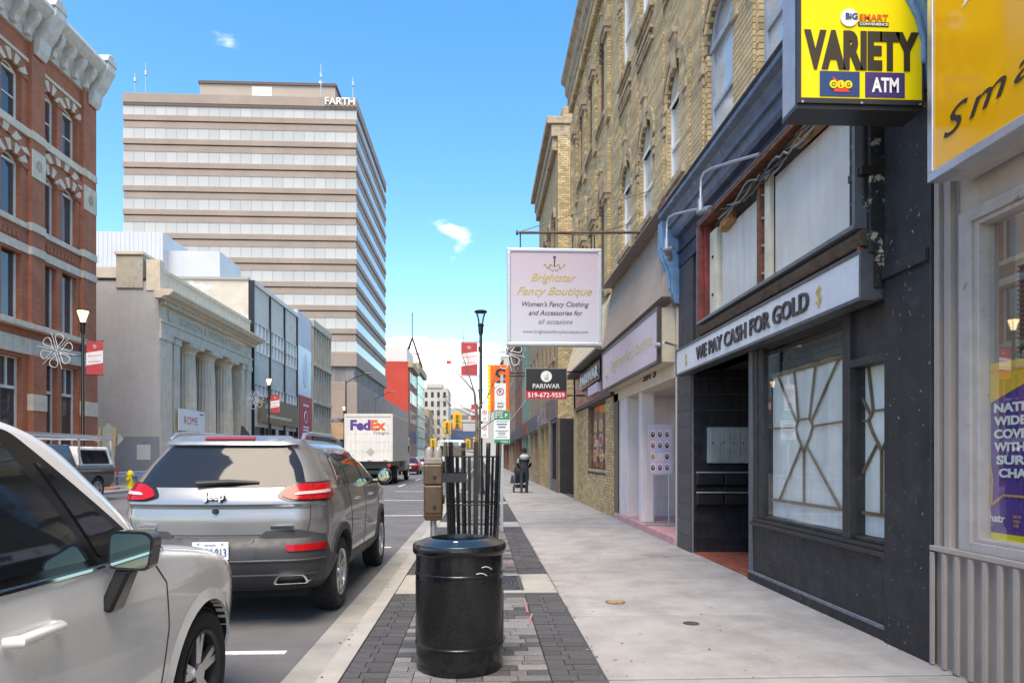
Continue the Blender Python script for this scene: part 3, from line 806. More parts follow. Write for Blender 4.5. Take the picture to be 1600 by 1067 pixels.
for j in range(7):
    p = []; ph = random.uniform(0, 6); a0 = 8.6-random.uniform(0, .4); a1 = 5.5+random.uniform(0, .8)
    for i in range(25):
        t = i/24; p.append(FU.p(a0+(a1-a0)*t, 4.50+.035*math.sin(ph+t*random.uniform(8, 11))-.09*math.sin(math.pi*((t*2.2+j*.2) % 1)), -.05-.03*math.sin(ph*2+t*7)))
    MB().tube(p, random.uniform(.006, .012), 6).build('loose_cable', M('cable_grey', (.22, .21, .20), .6) if j % 2 else dkmetal, us)
for j, (y, z, yy) in enumerate(((9.5, 4.78, 9.55), (8.0, 4.85, 8.05))):
    g = thing('gooseneck_light', ('lower left' if j == 0 else 'upper right')+' grey gooseneck lamp arm in front of the slate cornice', 'lamp', (X0-.2, y, z), 'gooseneck lamps over the storefront')
    MB().tube([FU.p(y-.95, 4.63, .03), FU.p(y-.5, 4.74, .16), FU.p(y-.1, 4.83, .26), FU.p(y+.02, 4.83, .30), FU.p(y+.07, 4.78, .315), FU.p(y+.08, 4.66, .32), FU.p(y+.08, 4.50, .32)], .017, 8).build('arm', galv, g, smooth=True)
    MB().cyl(FU.p(y+.08, 4.54, .32), FU.p(y+.08, 4.40, .32), .032, n=12).build('socket', galv, g)
    MB().cyl(FU.p(y+.12, 4.39, .34), FU.p(y-.05, 4.37, .26), .034, n=12).build('lamp_holder', M('lamp_grey', (.2, .2, .21), .5, .4), g)
# debris rail and wood under the stripped box
MB().prof(F, [(.0, 3.10), (.0, 3.25), (.20, 3.25), (.24, 3.20), (.20, 3.12)], 5.25, 9.3).build('sign_ledge', MATS['fascia_old_wood'], B1, bev=.01)
MB().fbox(F, 5.30, 5.33, 3.09, 3.25, .0, .20).build('ledge_end', M('red_lead', (.5, .06, .02), .6, n=(9, .3)), B1)

# ---------------------------------------------------------------- variety sign and convenience shop
vg = thing('projecting_sign', 'yellow VARIETY box sign projecting over the sidewalk', 'sign', (2.7, 4.7, 3.95))
FV = FC(4.60)
xa, xb, za, zb = 2.17, 3.06, 3.86, 5.30
vcase = M('sign_case_grey', (.42, .43, .47), .4, .4, n=(8, .1))
MB().box(xa, xb, 4.62, 4.83, za, zb).build('sign_case', vcase, vg)
MB().box(xa-.004, xb, 4.605, 4.835, za-.012, za+.02).fbox(FV, xa, xa+.022, za+.02, zb, -.03, .012).fbox(FV, xb-.012, xb, za+.02, zb, -.03, .012).fbox(FV, xa+.022, xb-.012, za+.02, za+.055, -.03, .012).build('sign_frame', M('sign_frame_black', (.03, .03, .032), .35), vg)
MB().fbox(FV, xa+.022, xb-.012, za+.055, zb-.03, -.02, .004).build('sign_panel', yellowp, vg)
for u in (xa+.03, (xa+xb)/2, xb-.03): MB().cyl(FV.p(u, za+.025, .012), FV.p(u, za+.025, .018), .008, n=8).build('screw', galv, vg)
brown = M('letter_brown_black', (.03, .022, .01), .45)
cx = (xa+xb)/2+.005
text(vg, 'VARIETY', FV, cx, za+.275, .245, brown, w=.008, width=.81, bold=.06)
navy = M('print_navy', (.015, .05, .16), .4); purp = M('print_purple', (.05, .03, .14), .4)
MB().fbox(FV, xa+.155, xa+.435, za+.07, za+.242, .0, .008).build('logo_panel', navy, vg)
MB().fbox(FV, xa+.475, xa+.755, za+.07, za+.242, .0, .008).build('logo_panel', purp, vg)
MB().fprism(FV, [(xa+.245, za+.205), (xa+.255, za+.10), (xa+.365, za+.10), (xa+.345, za+.125)], .009, .011).build('logo_mark', M('print_logo_red', (.75, .05, .04), .4), vg)
for j, ch in enumerate('OLG'):
    u = xa+.248+j*.052
    MB().fprism(FV, [(u+.028*math.cos(t), za+.15+.028*math.sin(t)) for t in (2*math.pi*i/20 for i in range(20))], .012, .014).build('logo_disc', yellowp, vg)
    text(vg, ch, FV, u, za+.136, .028, blackp, w=.0155, ext=.001, bold=.01)
text(vg, 'ATM', FV, xa+.615, za+.107, .10, whitep, w=.0105, width=.19, bold=.03)
text(vg, 'BiG', FV, xa+.375, za+.600, .042, navy, w=.0155, width=.085, bold=.03)
text(vg, 'SMART', FV, xa+.535, za+.600, .042, M('print_smart_red', (.75, .12, .02), .4), w=.008, width=.205, bold=.03)
MB().fprism(FV, [(xa+.36+.062*math.cos(t), za+.612+.062*math.sin(t)) for t in (2*math.pi*i/24 for i in range(24))], .009, .012).build('logo_disc', whitep, vg)
MB().fbox(FV, xa+.425, xa+.64, za+.558, za+.588, .004, .008).build('logo_bar', blackp, vg)
text(vg, 'CONVENIENCE', FV, xa+.535, za+.564, .018, whitep, w=.009, width=.20, bold=.02, ext=.001)

B0 = thing('convenience_store', 'taupe metal clad convenience store at the right edge', 'building', (X0, 2, 0))
FB = FR(X0-.03)
MB().box(X0+1.6, 16, -6, 4.64, 0, 14).build('rear_body', buff_mortar, B0)
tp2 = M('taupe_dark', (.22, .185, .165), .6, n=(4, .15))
mb = MB()
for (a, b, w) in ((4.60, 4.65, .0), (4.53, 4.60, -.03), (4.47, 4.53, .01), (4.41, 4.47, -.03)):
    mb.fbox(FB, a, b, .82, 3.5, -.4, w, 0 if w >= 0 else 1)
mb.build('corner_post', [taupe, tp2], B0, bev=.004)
mb = MB(); mb.fbox(FB, -4, 4.65, 0, .80, -.3, -.02)
mb.build('bulkhead', taupe, B0)
y = 4.63
rb = MB().fbox(Face((0, 0, 0), (0, 1, 0), (-1, 0, 0)), -.014, .014, .01, .79, -.005, .016).mesh('rib', taupe)
while y > .3:
    inst(rb, 'rib', B0, (X0-.03-.018, y, 0)); y -= .125
MB().fbox(FB, -4, 4.655, .80, .835, -.3, .03).build('bulkhead_cap', taupe, B0, bev=.004)
mb = MB()
mb.fbox(FB, 4.30, 4.41, .836, 3.06, -.14, -.005).fbox(FB, 4.26, 4.30, .90, 3.0, -.14, -.03)
mb.fbox(FB, -3, 4.30, .836, .90, -.14, -.004).fbox(FB, -3, 4.26, .90, .925, -.14, -.03)
mb.fbox(FB, -3, 4.30, 2.98, 3.06, -.14, -.004).fbox(FB, -3, 4.26, 2.95, 2.98, -.14, -.03)
mb.build('window_frame', M('taupe_frame', (.38, .335, .31), .55, n=(6, .12), dirt=((.17, .12, .09), 8, .62, .68)), B0, bev=.004)
MB().fbox(FB, -4, 4.41, 3.06, 4.3, -.3, -.02).build('upper_panel', M('upper_panel_taupe', (.40, .345, .30), .7, n=(3, .12), streak=((.28, .22, .17), .6)), B0)
MB().add([FB.p(-3, .925, -.10), FB.p(4.26, .925, -.10), FB.p(4.26, 2.95, -.10), FB.p(-3, 2.95, -.10)], [(0, 1, 2, 3)]).build('display_pane', glassmat('store_pane', (.93, .95, .94), 1.5, .35), B0)
MB().box(X0+.10, X0+1.55, -3, 4.62, .80, .86).build('display_floor', M('store_shelf', (.45, .42, .36), .8), B0)
MB().box(X0+1.45, X0+1.6, -4, 4.64, .0, 3.4).build('store_back', M('store_inside', (.30, .30, .29), .9, n=(2, .2)), B0)
MB().box(X0+.12, X0+1.45, 4.43, 4.60, .86, 3.4).build('store_side', MATS['store_inside'], B0)
# shop poster, speaker grille, strip light
po = thing('shop_poster', 'purple and yellow mobile phone poster in the store window', 'poster', (X0+.1, 3.7, .95))
FP = Face((X0+.085, .27, 0), (0, 1, 0), (-1, 0, 0), True)
pur = M('poster_purple', (.075, .03, .23), .45, n=(3, .15)); yel = M('poster_yellow', (.75, .42, .02), .45)
MB().fbox(FP, 3.05, 4.13, .97, 2.05, -.012, .0).build('sheet', pur, po)
MB().fprism(FP, [(4.13, 1.75), (4.13, 2.05), (3.05, 2.05), (3.05, 2.02), (3.62, 1.93)], .001, .004).build('sheet_corner', yel, po)
yl = M('poster_line', (.65, .30, .10), .45)
mb = MB()
def pbar(mb, p, q, t):
    p, q = Vector(p), Vector(q); d = (q-p).normalized(); n_ = Vector((-d.y, d.x))*t/2
    mb.fprism(FP, [tuple(p-n_), tuple(q-n_), tuple(q+n_), tuple(p+n_)], .005, .008)
for p, q in (((4.03, 2.0), (4.01, 1.50)), ((4.01, 1.50), (3.97, 1.30)), ((3.97, 1.30), (3.98, 1.14)), ((3.98, 1.14), (3.88, 1.21)), ((3.88, 1.21), (3.1, 1.21)), ((4.03, 2.0), (3.1, 2.0))): pbar(mb, p, q, .014)
mb.build('speech_outline', yl, po)
for j, s in enumerate(('NATION-', 'WIDE', 'COVERAGE', 'WITHOUT', 'SURPRISE', 'CHARGES')):
    text(po, s, FP, 3.955-(.02 if j > 3 else 0)-(.02 if j > 4 else 0), 1.735-j*.082, .055, whitep, w=.007, bold=.04, align='LEFT', width=.071*len(s)*.92)
text(po, 'chatr', FP, 4.035, 1.04, .05, whitep, w=.006, align='LEFT', bold=.02, width=.17)
text(po, 'MOBILE', FP, 4.03, 1.012, .016, yl, w=.006, align='LEFT', width=.07, ext=.001)
for j, s in enumerate(('NOW', 'YOU', 'THE')): text(po, s, FP, 3.80, 1.075-j*.028, .018, yl, w=.006, align='LEFT', ext=.001, bold=.02)
MB().fbox(FP, 2.6, 4.12, .90, .968, -.01, .0).build('yellow_strip', yellowp, po)
gr = thing('window_grille', 'dark perforated metal panel behind the poster in the store window', 'grille', (X0+.3, 3.5, 1.9))
FG = Face((X0+.20, .22, 0), (0, 1, 0), (-1, 0, 0), True)
MB().fbox(FG, 2.4, 3.96, 1.9, 2.66, -.03, -.01).build('backing', blackp, gr)
mb = MB()
for i in range(26): mb.fbox(FG, 2.4+i*.06, 2.412+i*.06, 1.9, 2.66, -.01, .0)
for i in range(26): mb.fbox(FG, 2.4, 3.96, 1.9+i*.03, 1.908+i*.03, .0005, .006)
stuff(mb.build('mesh_wires', M('grille_metal', (.16, .15, .15), .5, .5), gr))
bs = thing('shop_sign', 'large amber yellow sign box along the wall above the convenience store window', 'sign', (2.95, 2.5, 3.22))
FM = FR(2.905)
MB().fbox(FM, .2, 4.30, 3.24, 5.2, -.27, -.012).build('sign_case', M('sign_case_taupe', (.46, .43, .42), .5, .2, n=(4, .12), dirt=((.25, .2, .17), 6, .62, .72)), bs)
mb = MB().fbox(FM, .2, 4.31, 3.225, 3.285, -.1, .012).fbox(FM, 4.26, 4.31, 3.285, 5.2, -.1, .012)
mb.build('sign_frame', alu, bs, bev=.005)
MB().fbox(FM, .2, 4.26, 3.285, 5.2, -.012, .0).build('sign_panel', M('sign_amber', (.80, .37, .01), .12, n=(1, .06)), bs)
MB().fprism(FM, [(4.0, 4.16), (3.6, 4.7), (3.6, 5.2), (.2, 5.2), (.2, 4.1), (2.6, 4.0), (3.2, 4.05), (3.5, 4.3)], .001, .004).build('white_patch', M('sign_white_gloss', (.8, .8, .8), .12), bs)
text(bs, 'Smart', FM, 4.16, 3.44, .16, blackp, w=.006, shear=.4, width=1.15, align='LEFT', bold=.0, rot=.06, sp=1.3)
# ---------------------------------------------------------------- boutique building
B3 = thing('brick_building', 'buff brick building with cream-boarded arched windows above the pink boutique front', 'building', (X0, 13.3, 0))
w3 = []
for a in (10.60, 12.60, 14.40):
    w3.append((a, a+1.02, 6.0, 7.40, 7.95)); w3.append((a, a+1.02, 9.9, 11.9, 12.5))
upper_wall(B3, 10.205, 16.6, 5.45, 14.4, w3, 300, (2.6, 10.4, 6.6), 0)
for (a, b, c, d, e) in w3: rwin(B3, F, a, b, c, d, e, whitep, palewin, tym=board, fw=.06)
MB().fbox(F, 10.96, 16.6, 4.0, 5.45, -.4, -.05).build('hidden_wall', buff_mortar, B3)
MB().box(X0+.9, 16, 10.2, 16.6, 5.4, 14.2).build('rear_body', buff_mortar, B3)
for (a, b, c, d, e) in w3:
    if c > 9:
        mb = MB()      # dentilled apron panel under the third-floor sills
        for k in range(9): mb.fbox(F, a+.02+k*.11, a+.09+k*.11, c-.62, c-.52, .012, .07)
        mb.fbox(F, a-.1, b+.1, c-.50, c-.44, .012, .09).fbox(F, a-.1, b+.1, c-.70, c-.64, .012, .06)
        mb.build('apron_dentils', buffstone, B3)
mb = MB()
for ya in (10.25, 11.75, 13.72, 15.5):
    z = 5.5
    while z < 13.6: mb.fbox(F, ya, ya+.55, z, z+.064, .012, .04); z += .075
stuff(mb.build('pier_bricks', buff, B3))
# mansard of vertical taupe metal sheet
def mansard(parent, y0, y1, z0, z1, xb, xt, m, pitch):
    mb = MB().loop2([(xb, y0, z0), (xt, y0, z1), (X0+.0, y0, z1), (X0+.0, y0, z0)], [(xb, y1, z0), (xt, y1, z1), (X0+.0, y1, z1), (X0+.0, y1, z0)])
    aw = mb.build('mansard', m, parent)
    d = Vector((xt-xb, 0, z1-z0)); n_ = Vector((-(z1-z0), 0, xt-xb)).normalized()*.016
    rib = MB()
    a0, a1 = Vector((0, 0, 0)), d
    e = Vector((0, .012, 0))
    rib.hexa([a0-e, a0+e, a0+e+n_, a0-e+n_, a1-e, a1+e, a1+e+n_, a1-e+n_])
    rm = rib.mesh('seam', m)
    y = y0+pitch/2
    while y < y1: inst(rm, 'seam', aw, (xb, y, z0)); y += pitch
    return aw
mansard(B3, 10.98, 16.4, 4.06, 5.52, 2.93, X0-.02, taupe, .16)
MB().box(2.915, X0, 10.97, 16.42, 5.52, 5.55).build('mansard_cap', tp2, B3)
# ground floor: lintel, cheek wall, column, recess
MB().fbox(F, 10.965, 16.42, 2.77, 4.06, -.35, .0).build('fascia', beige, B3)
MB().fbox(F, 10.965, 11.13, .0, 2.768, -.35, .0).build('end_post', beige, B3, bev=.006)
MB().box(X0+.36, X0+1.3, 11.14, 16.35, 2.80, 2.9).build('recess_ceiling', M('soffit', (.47, .42, .36), .8, n=(3, .1)), B3)
st = M('pink_step', (.52, .27, .27), .8, n=(6, .18), b=(40, .3), dirt=((.35, .2, .18), 5, .6, .75))
MB().box(X0-.03, X0+1.3, 11.14, 16.2, -.03, .13).build('step', st, B3, bev=.015)
MB().box(X0+.06, X0+.32, 13.75, 14.02, .13, 2.80).build('column', pinkwhite, B3, bev=.01)
MB().box(X0+.03, X0+1.25, 15.0, 16.3, .13, 2.80).build('cheek_wall', pinkwhite, B3, bev=.01)
MB().box(X0+1.2, X0+1.35, 11.0, 15.0, .13, 2.80).build('recess_back', pinkwhite, B3)
bx_ = MB().box(X0+.36, X0+.62, 14.93, 15.0, 1.42, 2.0).build('notice_case', M('case_grey', (.45, .43, .41), .5, n=(8, .1)), B3, bev=.006)
MB().box(X0+.40, X0+.58, 14.922, 14.929, 1.47, 1.95).build('case_glass', darkglass, bx_)
FBk = FR(X0+1.19)
sw = MB()
sw.fbox(FBk, 11.2, 12.9, .85, .93, -.02, .03).fbox(FBk, 11.2, 12.9, 2.62, 2.7, -.02, .03).fbox(FBk, 12.82, 12.9, .93, 2.62, -.02, .03)
w_ = sw.build('window', M('grey_window_frame', (.27, .26, .25), .5), B3)
MB().fbox(FBk, 11.2, 12.82, .93, 2.62, .0, .012).build('pane', M('blind_glass', (.30, .31, .29), .15, n=(6, .3)), w_)
mb = MB()
for i in range(8): mb.fbox(FBk, 11.2, 12.82, .98+i*.21, .995+i*.21, .013, .018)
mb.build('blind_slats', M('blind_line', (.45, .45, .42), .6), w_)
text(B3, '391 5', F, 12.85, 2.93, .17, charc, w=.012, width=.95, bold=.02, ext=.02, name='house_number')
MB().cyl(F.p(11.08, 3.28, .0), F.p(10.75, 3.28, .30), .022, n=8).cyl(F.p(11.05, 3.28, .28), F.p(11.05, 3.28, .36), .045, n=10).build('pipe_bracket', galv, B3)
# its sign
bg_ = thing('shop_sign', 'long pale pink boutique sign box over the pink entrance', 'sign', (2.9, 13.6, 3.0))
FBS = FR(2.90)
MB().fbox(FBS, 11.12, 16.25, 3.02, 3.91, -.295, -.015).build('sign_case', M('sign_case_cream', (.58, .49, .38), .6, n=(5, .1)), bg_)
MB().fbox(FBS, 11.10, 16.27, 3.0, 3.05, -.06, .012).fbox(FBS, 11.10, 16.27, 3.88, 3.93, -.06, .012).fbox(FBS, 11.10, 11.15, 3.05, 3.88, -.06, .012).fbox(FBS, 16.22, 16.27, 3.05, 3.88, -.06, .012).build('sign_frame', M('frame_bronze', (.10, .085, .075), .4, .4), bg_)
pinkp = M('sign_pink', (.58, .47, .51), .5, n=(2, .05))
MB().fbox(FBS, 11.15, 16.22, 3.05, 3.88, -.015, .0).build('sign_panel', pinkp, bg_)
palegold = M('pale_gold_print', (.64, .52, .34), .4)
text(bg_, 'Brightstar Fancy Boutique', FBS, 13.35, 3.36, .27, palegold, w=.005, width=3.7, shear=.35)
mb = MB()
mb.fbox(FBS, 15.62, 15.70, 3.2, 3.6, .003, .008).fbox(FBS, 15.5, 15.82, 3.28, 3.32, .003, .008)
mb.build('emblem', palegold, bg_)
# poster stand
ps = thing('poster_stand', 'floor poster stand with rows of portrait photos at the boutique entrance', 'poster stand', (X0+.3, 13.2, .13))
FPS = Face((X0+.05, 13.2, 0), Vector((.97, -.24, 0)), Vector((-.24, -.97, 0)))
fr2 = MB()
fr2.fbox(FPS, .0, .48, 2.05, 2.08, -.02, .012).fbox(FPS, .0, .48, 1.11, 1.14, -.02, .012).fbox(FPS, .0, .025, 1.14, 2.05, -.02, .012).fbox(FPS, .455, .48, 1.14, 2.05, -.02, .012)
fr2.build('frame', M('stand_grey', (.35, .35, .36), .4, .6), ps)
MB().fbox(FPS, .025, .455, 1.14, 2.05, -.015, .0).build('poster', M('poster_pink', (.62, .38, .46), .5, n=(5, .2), dirt=((.35, .45, .62), 2.5, .5, .62)), ps)
for u in (.10, .40): MB().cyl(FPS.p(u, .15, -.01), FPS.p(u, 1.12, -.01), .012, n=8).build('post', galv, ps)
MB().fbox(FPS, -.05, .53, .132, .165, -.2, .16).build('foot', M('stand_foot', (.28, .27, .27), .5, .4), ps, bev=.01)
hair = [(.03, .02, .02), (.10, .05, .03), (.05, .06, .16), (.28, .04, .07), (.15, .08, .04), (.02, .02, .03), (.30, .22, .12)]
k = 0
for r in range(4):
    for c_ in range(3):
        if r == 2 and c_ == 1: continue
        u, v = .10+c_*.135, 1.90-r*.215
        MB().fprism(FPS, [(u+.055*math.cos(t), v+.08*math.sin(t)) for t in (2*math.pi*i/16 for i in range(16))], .001, .003).build('portrait', M('portrait_ground', (.68, .60, .64), .5), ps)
        MB().fprism(FPS, [(u+.040*math.cos(t)-.004, v-.01+.058*math.sin(t)) for t in (2*math.pi*i/12 for i in range(12))], .003, .005).build('portrait_hair', M('hair%d' % (k % 7), hair[k % 7], .6), ps)
        MB().fprism(FPS, [(u+.018*math.cos(t), v+.008+.027*math.sin(t)) for t in (2*math.pi*i/10 for i in range(10))], .005, .007).build('portrait_face', M('portrait_skin', (.50, .31, .22), .6), ps)
        k += 1
mb = MB()
for j in range(4): mb.fbox(FPS, .17, .31, 1.50-j*.035, 1.512-j*.035, .001, .003)
mb.build('caption_lines', whitep, ps)

# ---------------------------------------------------------------- hanging boutique sign
hs_ = thing('hanging_sign', 'large square pale pink boutique sign in white frame hanging from an iron pole', 'sign', (1.37, 12.6, 3.5))
YS = 12.6
FH = FC(YS)
ha, hb, va, vb = .475, 2.235, 3.51, 5.31
MB().box(ha+.02, hb-.02, YS, YS+.16, va+.02, vb-.02).build('sign_case', M('sign_case_dark', (.12, .12, .13), .5), hs_)
fwid = .065
MB().fbox(FH, ha, hb, va, va+fwid, -.17, .02).fbox(FH, ha, hb, vb-fwid, vb, -.17, .02).fbox(FH, ha, ha+fwid, va+fwid, vb-fwid, -.17, .02).fbox(FH, hb-fwid, hb, va+fwid, vb-fwid, -.17, .02).build('sign_frame', M('frame_white_alu', (.52, .52, .54), .35, .5, n=(6, .05)), hs_, bev=.012)
def gradient(name, c0, c1, z0, z1):
    m = M(name, c0, .28)
    t = m.node_tree; p = next(q for q in t.nodes if q.type == 'BSDF_PRINCIPLED')
    tcn = t.nodes.new('ShaderNodeTexCoord'); s3 = t.nodes.new('ShaderNodeSeparateXYZ'); t.links.new(tcn.outputs['Object'], s3.inputs[0])
    mr = t.nodes.new('ShaderNodeMapRange'); t.links.new(s3.outputs[2], mr.inputs[0]); mr.inputs[1].default_value = z0; mr.inputs[2].default_value = z1
    mx = t.nodes.new('ShaderNodeMix'); mx.data_type = 'RGBA'; t.links.new(mr.outputs[0], mx.inputs[0]); mx.inputs[6].default_value = (*c0, 1); mx.inputs[7].default_value = (*c1, 1)
    t.links.new(mx.outputs[2], p.inputs['Base Color']); return m
MB().fbox(FH, ha+fwid, hb-fwid, va+fwid, vb-fwid, -.02, .002).build('sign_panel', gradient('boutique_panel', (.50, .50, .55), (.49, .38, .43), .2, 1.6), hs_)
hc = (ha+hb)/2
gold2 = M('gold_script', (.50, .36, .06), .35, .2)
text(hs_, 'Brightstar', FH, hc-.02, 4.70, .155, gold2, w=.005, width=.84, shear=.45, bold=.004)
text(hs_, 'Fancy Boutique', FH, hc+.0, 4.45, .155, gold2, w=.005, width=1.40, shear=.45, bold=.004)
text(hs_, "Women's Fancy Clothing", FH, hc+.02, 4.235, .095, charc, w=.005, width=1.24, shear=.3, bold=.006)
text(hs_, 'and Accessories for', FH, hc+.02, 4.075, .095, charc, w=.005, width=1.0, shear=.3, bold=.006)
text(hs_, 'all occasions', FH, hc+.02, 3.915, .09, M('letter_grey', (.16, .16, .17), .5), w=.005, width=.64, shear=.3, bold=.003)
text(hs_, 'www.brightstarfancyboutique.com', FH, hc+.02, 3.745, .06, MATS['letter_grey'], w=.005, width=1.21)
mb = MB()
mb.fbox(FH, hc-.012, hc+.012, 4.97, 5.14, .003, .008)
mb.fprism(FH, [(hc+.03*math.cos(t), 5.15+.02*math.sin(t)) for t in (2*math.pi*i/10 for i in range(10))], .003, .008)
mb.build('emblem', charc, hs_)
for s_ in (-1, 1):
    MB().tube([FH.p(hc+s_*(.04+.16*t), 4.985+.035*math.sin(t*9), .006) for t in [i/16 for i in range(17)]], .007, 5).build('emblem_scroll', gold2, hs_)
    MB().tube([FH.p(hc+s_*(.01+.11*t), 4.93-.03*math.sin(t*6), .006) for t in [i/12 for i in range(13)]], .006, 5).build('emblem_scroll', gold2, hs_)
MB().cyl((ha+.22, YS+.08, 5.62), (3.2, YS+.08, 5.66), .026, n=10).build('pole', M('pole_rust', (.12, .08, .06), .6, .5, n=(12, .3)), hs_)
MB().cyl((ha+.21, YS+.08, 5.62), (ha+.17, YS+.08, 5.62), .045, n=10).fbox(F, YS-.05, YS+.2, 5.54, 5.78, .0, .03).build('pole_end', MATS['pole_rust'], hs_)
for x in (ha+.25, (ha+hb)/2+.35, hb-.12):
    MB().cyl((x, YS+.08, 5.60), (x, YS+.08, vb-.02), .012, n=6).build('hanger', dkmetal, hs_)
MB().tube([(ha+.25, YS+.08, 5.64), (1.8, YS+.08, 6.0), (3.19, YS+.08, 6.45)], .008, 5).build('guy_wire', dkmetal, hs_)
MB().tube([(.9, YS+.1, 5.63), (2.2, YS+.9, 5.85), (3.19, YS+1.7, 6.4)], .006, 5).build('guy_wire', dkmetal, hs_)

# ---------------------------------------------------------------- Pariwar building
B4 = thing('brick_building', 'tall buff brick building with deep arched bays over the restaurant', 'building', (X0, 20, 0))
w4 = []
for a in (17.4, 19.25, 21.1):
    w4.append((a, a+1.05, 5.8, 8.0, 8.52)); w4.append((a, a+1.05, 10.3, 12.1, 12.62))
upper_wall(B4, 16.6, 23.8, 5.5, 14.3, w4, 300, (2.9, 16.6, 7), 0)
for (a, b, c, d, e) in w4: rwin(B4, F, a, b, c, d, e, M('brown_sash', (.16, .13, .12), .6), winglass, rec=.12)
mb = MB()
for ya in (16.72, 18.62, 20.47, 22.35, 23.45):
    z = 5.5
    while z < 13.0:
        if not 9.3 < z < 9.8: mb.fbox(F, ya, ya+.46 if ya < 23 else 23.8, z, z+.064, .012, .09)
        z += .075
stuff(mb.build('pier_bricks', buff, B4))
for ya in (16.72, 18.62, 20.47, 22.35):
    for zc in (8.0, 12.1):
        MB().fbox(F, ya-.05, ya+.51, zc-.05, zc+.10, .0, .20).fbox(F, ya-.02, ya+.48, zc-.18, zc-.052, .0, .165).build('capital', buffstone, B4, bev=.015)
mb = MB()
for k in range(48): mb.fbox(F, 16.65+k*.149, 16.73+k*.149, 13.45, 13.75, .0, .16)
stuff(mb.build('corbels', buff, B4))
MB().prof(F, [(.0, 13.75), (.0, 14.62), (.42, 14.62), (.40, 14.50), (.28, 14.40), (.26, 14.1), (.18, 14.0), (.18, 13.76)], 10.2, 23.85).build('cornice', buffstone, B4, bev=.01)
MB().box(X0+.46, 16, 16.6, 23.8, .0, 14.3).build('rear_body', buff_mortar, B4)
MB().fbox(F, 16.42, 23.8, 4.0, 5.6, -.4, -.02).build('hidden_wall', buff_mortar, B4)
creamrib = M('cream_ribbed_metal', (.56, .49, .37), .6, n=(4, .12), streak=((.35, .28, .2), .5))
mansard(B4, 16.43, 22.9, 4.12, 5.45, 2.80, X0-.02, creamrib, .22)
MB().box(2.78, X0, 16.43, 22.95, 4.06, 4.118).build('mansard_gutter', M('gutter_brown', (.13, .10, .085), .6), B4)
# ground floor: brick piers, bulkhead, window with food posters
gf = MB()
holes(gf, F, 15.85, 22.75, 0, 2.95, [(17.35, 20.3, 1.12, 2.93)], .25)
gw = gf.build('ground_wall', buff_mortar, B4)
bl = bricks(F, 16.36, 22.75, .005, 2.95, [(17.35, 20.3, 1.04, 2.95)])
ybr = M('tan_brick', (.46, .33, .17), .9, n=(9, .22), b=(60, .5), rnd=.25, dirt=((.13, .09, .06), 2.4, .56, .76))
lay(F, bl, gw, ybr, (0, 16, 1.4), 300, w1=.02)
FN = FC(16.36)
bl = bricks(FN, X0-.02, X0+.9, .135, 2.75, [])
lay(FN, bl, gw, ybr, (0, 16, 1.4), 0)
MB().fbox(F, 17.3, 20.35, 1.04, 1.12, -.2, .06).build('window_sill', buffstone, B4, bev=.01)
MB().fbox(F, 17.35, 20.3, 1.12, 2.93, -.16, -.15).build('window_back', blackp, B4)
fm = MB()
for u in (17.35, 18.3, 19.3, 20.25): fm.fbox(F, u, u+.05, 1.12, 2.93, -.15, -.10)
fm.build('window_frame', M('maroon_frame', (.16, .05, .05), .5), B4)
# posters in the window: curry bowls on dark ground
def dishes(parent, F, u0, u1, seed):
    rr = random.Random(seed)
    b_ = MB().fbox(F, u0, u1, 1.13, 2.92, -.145, -.125).build('food_poster', M('food_ground', (.22, .10, .08), .4, n=(2.2, .5), dirt=((.70, .20, .04), 2.6, .52, .60)), parent)
    for j in range(3):
        u = (u0+u1)/2+rr.uniform(-.08, .08); v = 1.50+j*.42
        MB().fprism(F, [(u+.30*math.cos(t), v+.18*math.sin(t)) for t in (2*math.pi*i/18 for i in range(18))], -.124, -.12).build('plate', M('plate_cream', (.66, .58, .45), .4), b_)
        MB().fprism(F, [(u+.24*math.cos(t), v+.13*math.sin(t)) for t in (2*math.pi*i/18 for i in range(18))], -.12, -.117).build('curry', M('curry%d' % j, ((.6, .22, .03), (.45, .08, .03), (.62, .38, .05))[j], .4, n=(25, .5)), b_)
for j, (a, b) in enumerate(((17.4, 18.3), (18.35, 19.3), (19.35, 20.25))): dishes(B4, F, a, b, j)
MB().add([F.p(17.4, 1.12, -.09), F.p(20.25, 1.12, -.09), F.p(20.25, 2.93, -.09), F.p(17.4, 2.93, -.09)], [(0, 1, 2, 3)]).build('display_pane', MATS['shop_pane'], B4)
MB().fbox(F, 16.3, 22.8, 2.95, 3.05, -.1, .10).build('sign_ledge', M('ledge_dark', (.06, .05, .05), .5), B4)
MB().box(X0-.1, X0+.3, 22.45, 22.80, 0, 4.1).build('corner_pier', M('tan_plaster', (.42, .32, .2), .9, n=(6, .2)), B4)
pw = thing('shop_sign', 'dark maroon restaurant fascia sign with raised letters above the food posters', 'sign', (X0-.1, 19.5, 3.05))
FPW = FR(X0-.10)
MB().fbox(FPW, 16.34, 22.8, 3.05, 4.04, -.1, .0).build('sign_panel', M('sign_brown', (.11, .04, .04), .3, n=(2, .25)), pw)
MB().fbox(FPW, 16.34, 22.8, 4.04, 4.06, -.1, .02).build('sign_trim', dkmetal, pw)
MB().fbox(FPW, 17.2, 20.7, 3.45, 3.95, .0, .10).build('letter_box', M('letterbox_black', (.02, .02, .022), .25), pw)
text(pw, 'PARIWAR', FPW, 18.95, 3.55, .30, M('letter_cream', (.75, .72, .66), .4), w=.115, width=3.1, bold=.02, ext=.02)
MB().fbox(FPW, 17.6, 19.2, 3.16, 3.40, .0, .09).build('light_box', M('lilac_panel', (.55, .50, .58), .4), pw)
hp = thing('hanging_sign', 'small black and red hanging sign with white disc and phone number', 'sign', (2.0, 20.6, 3.2))
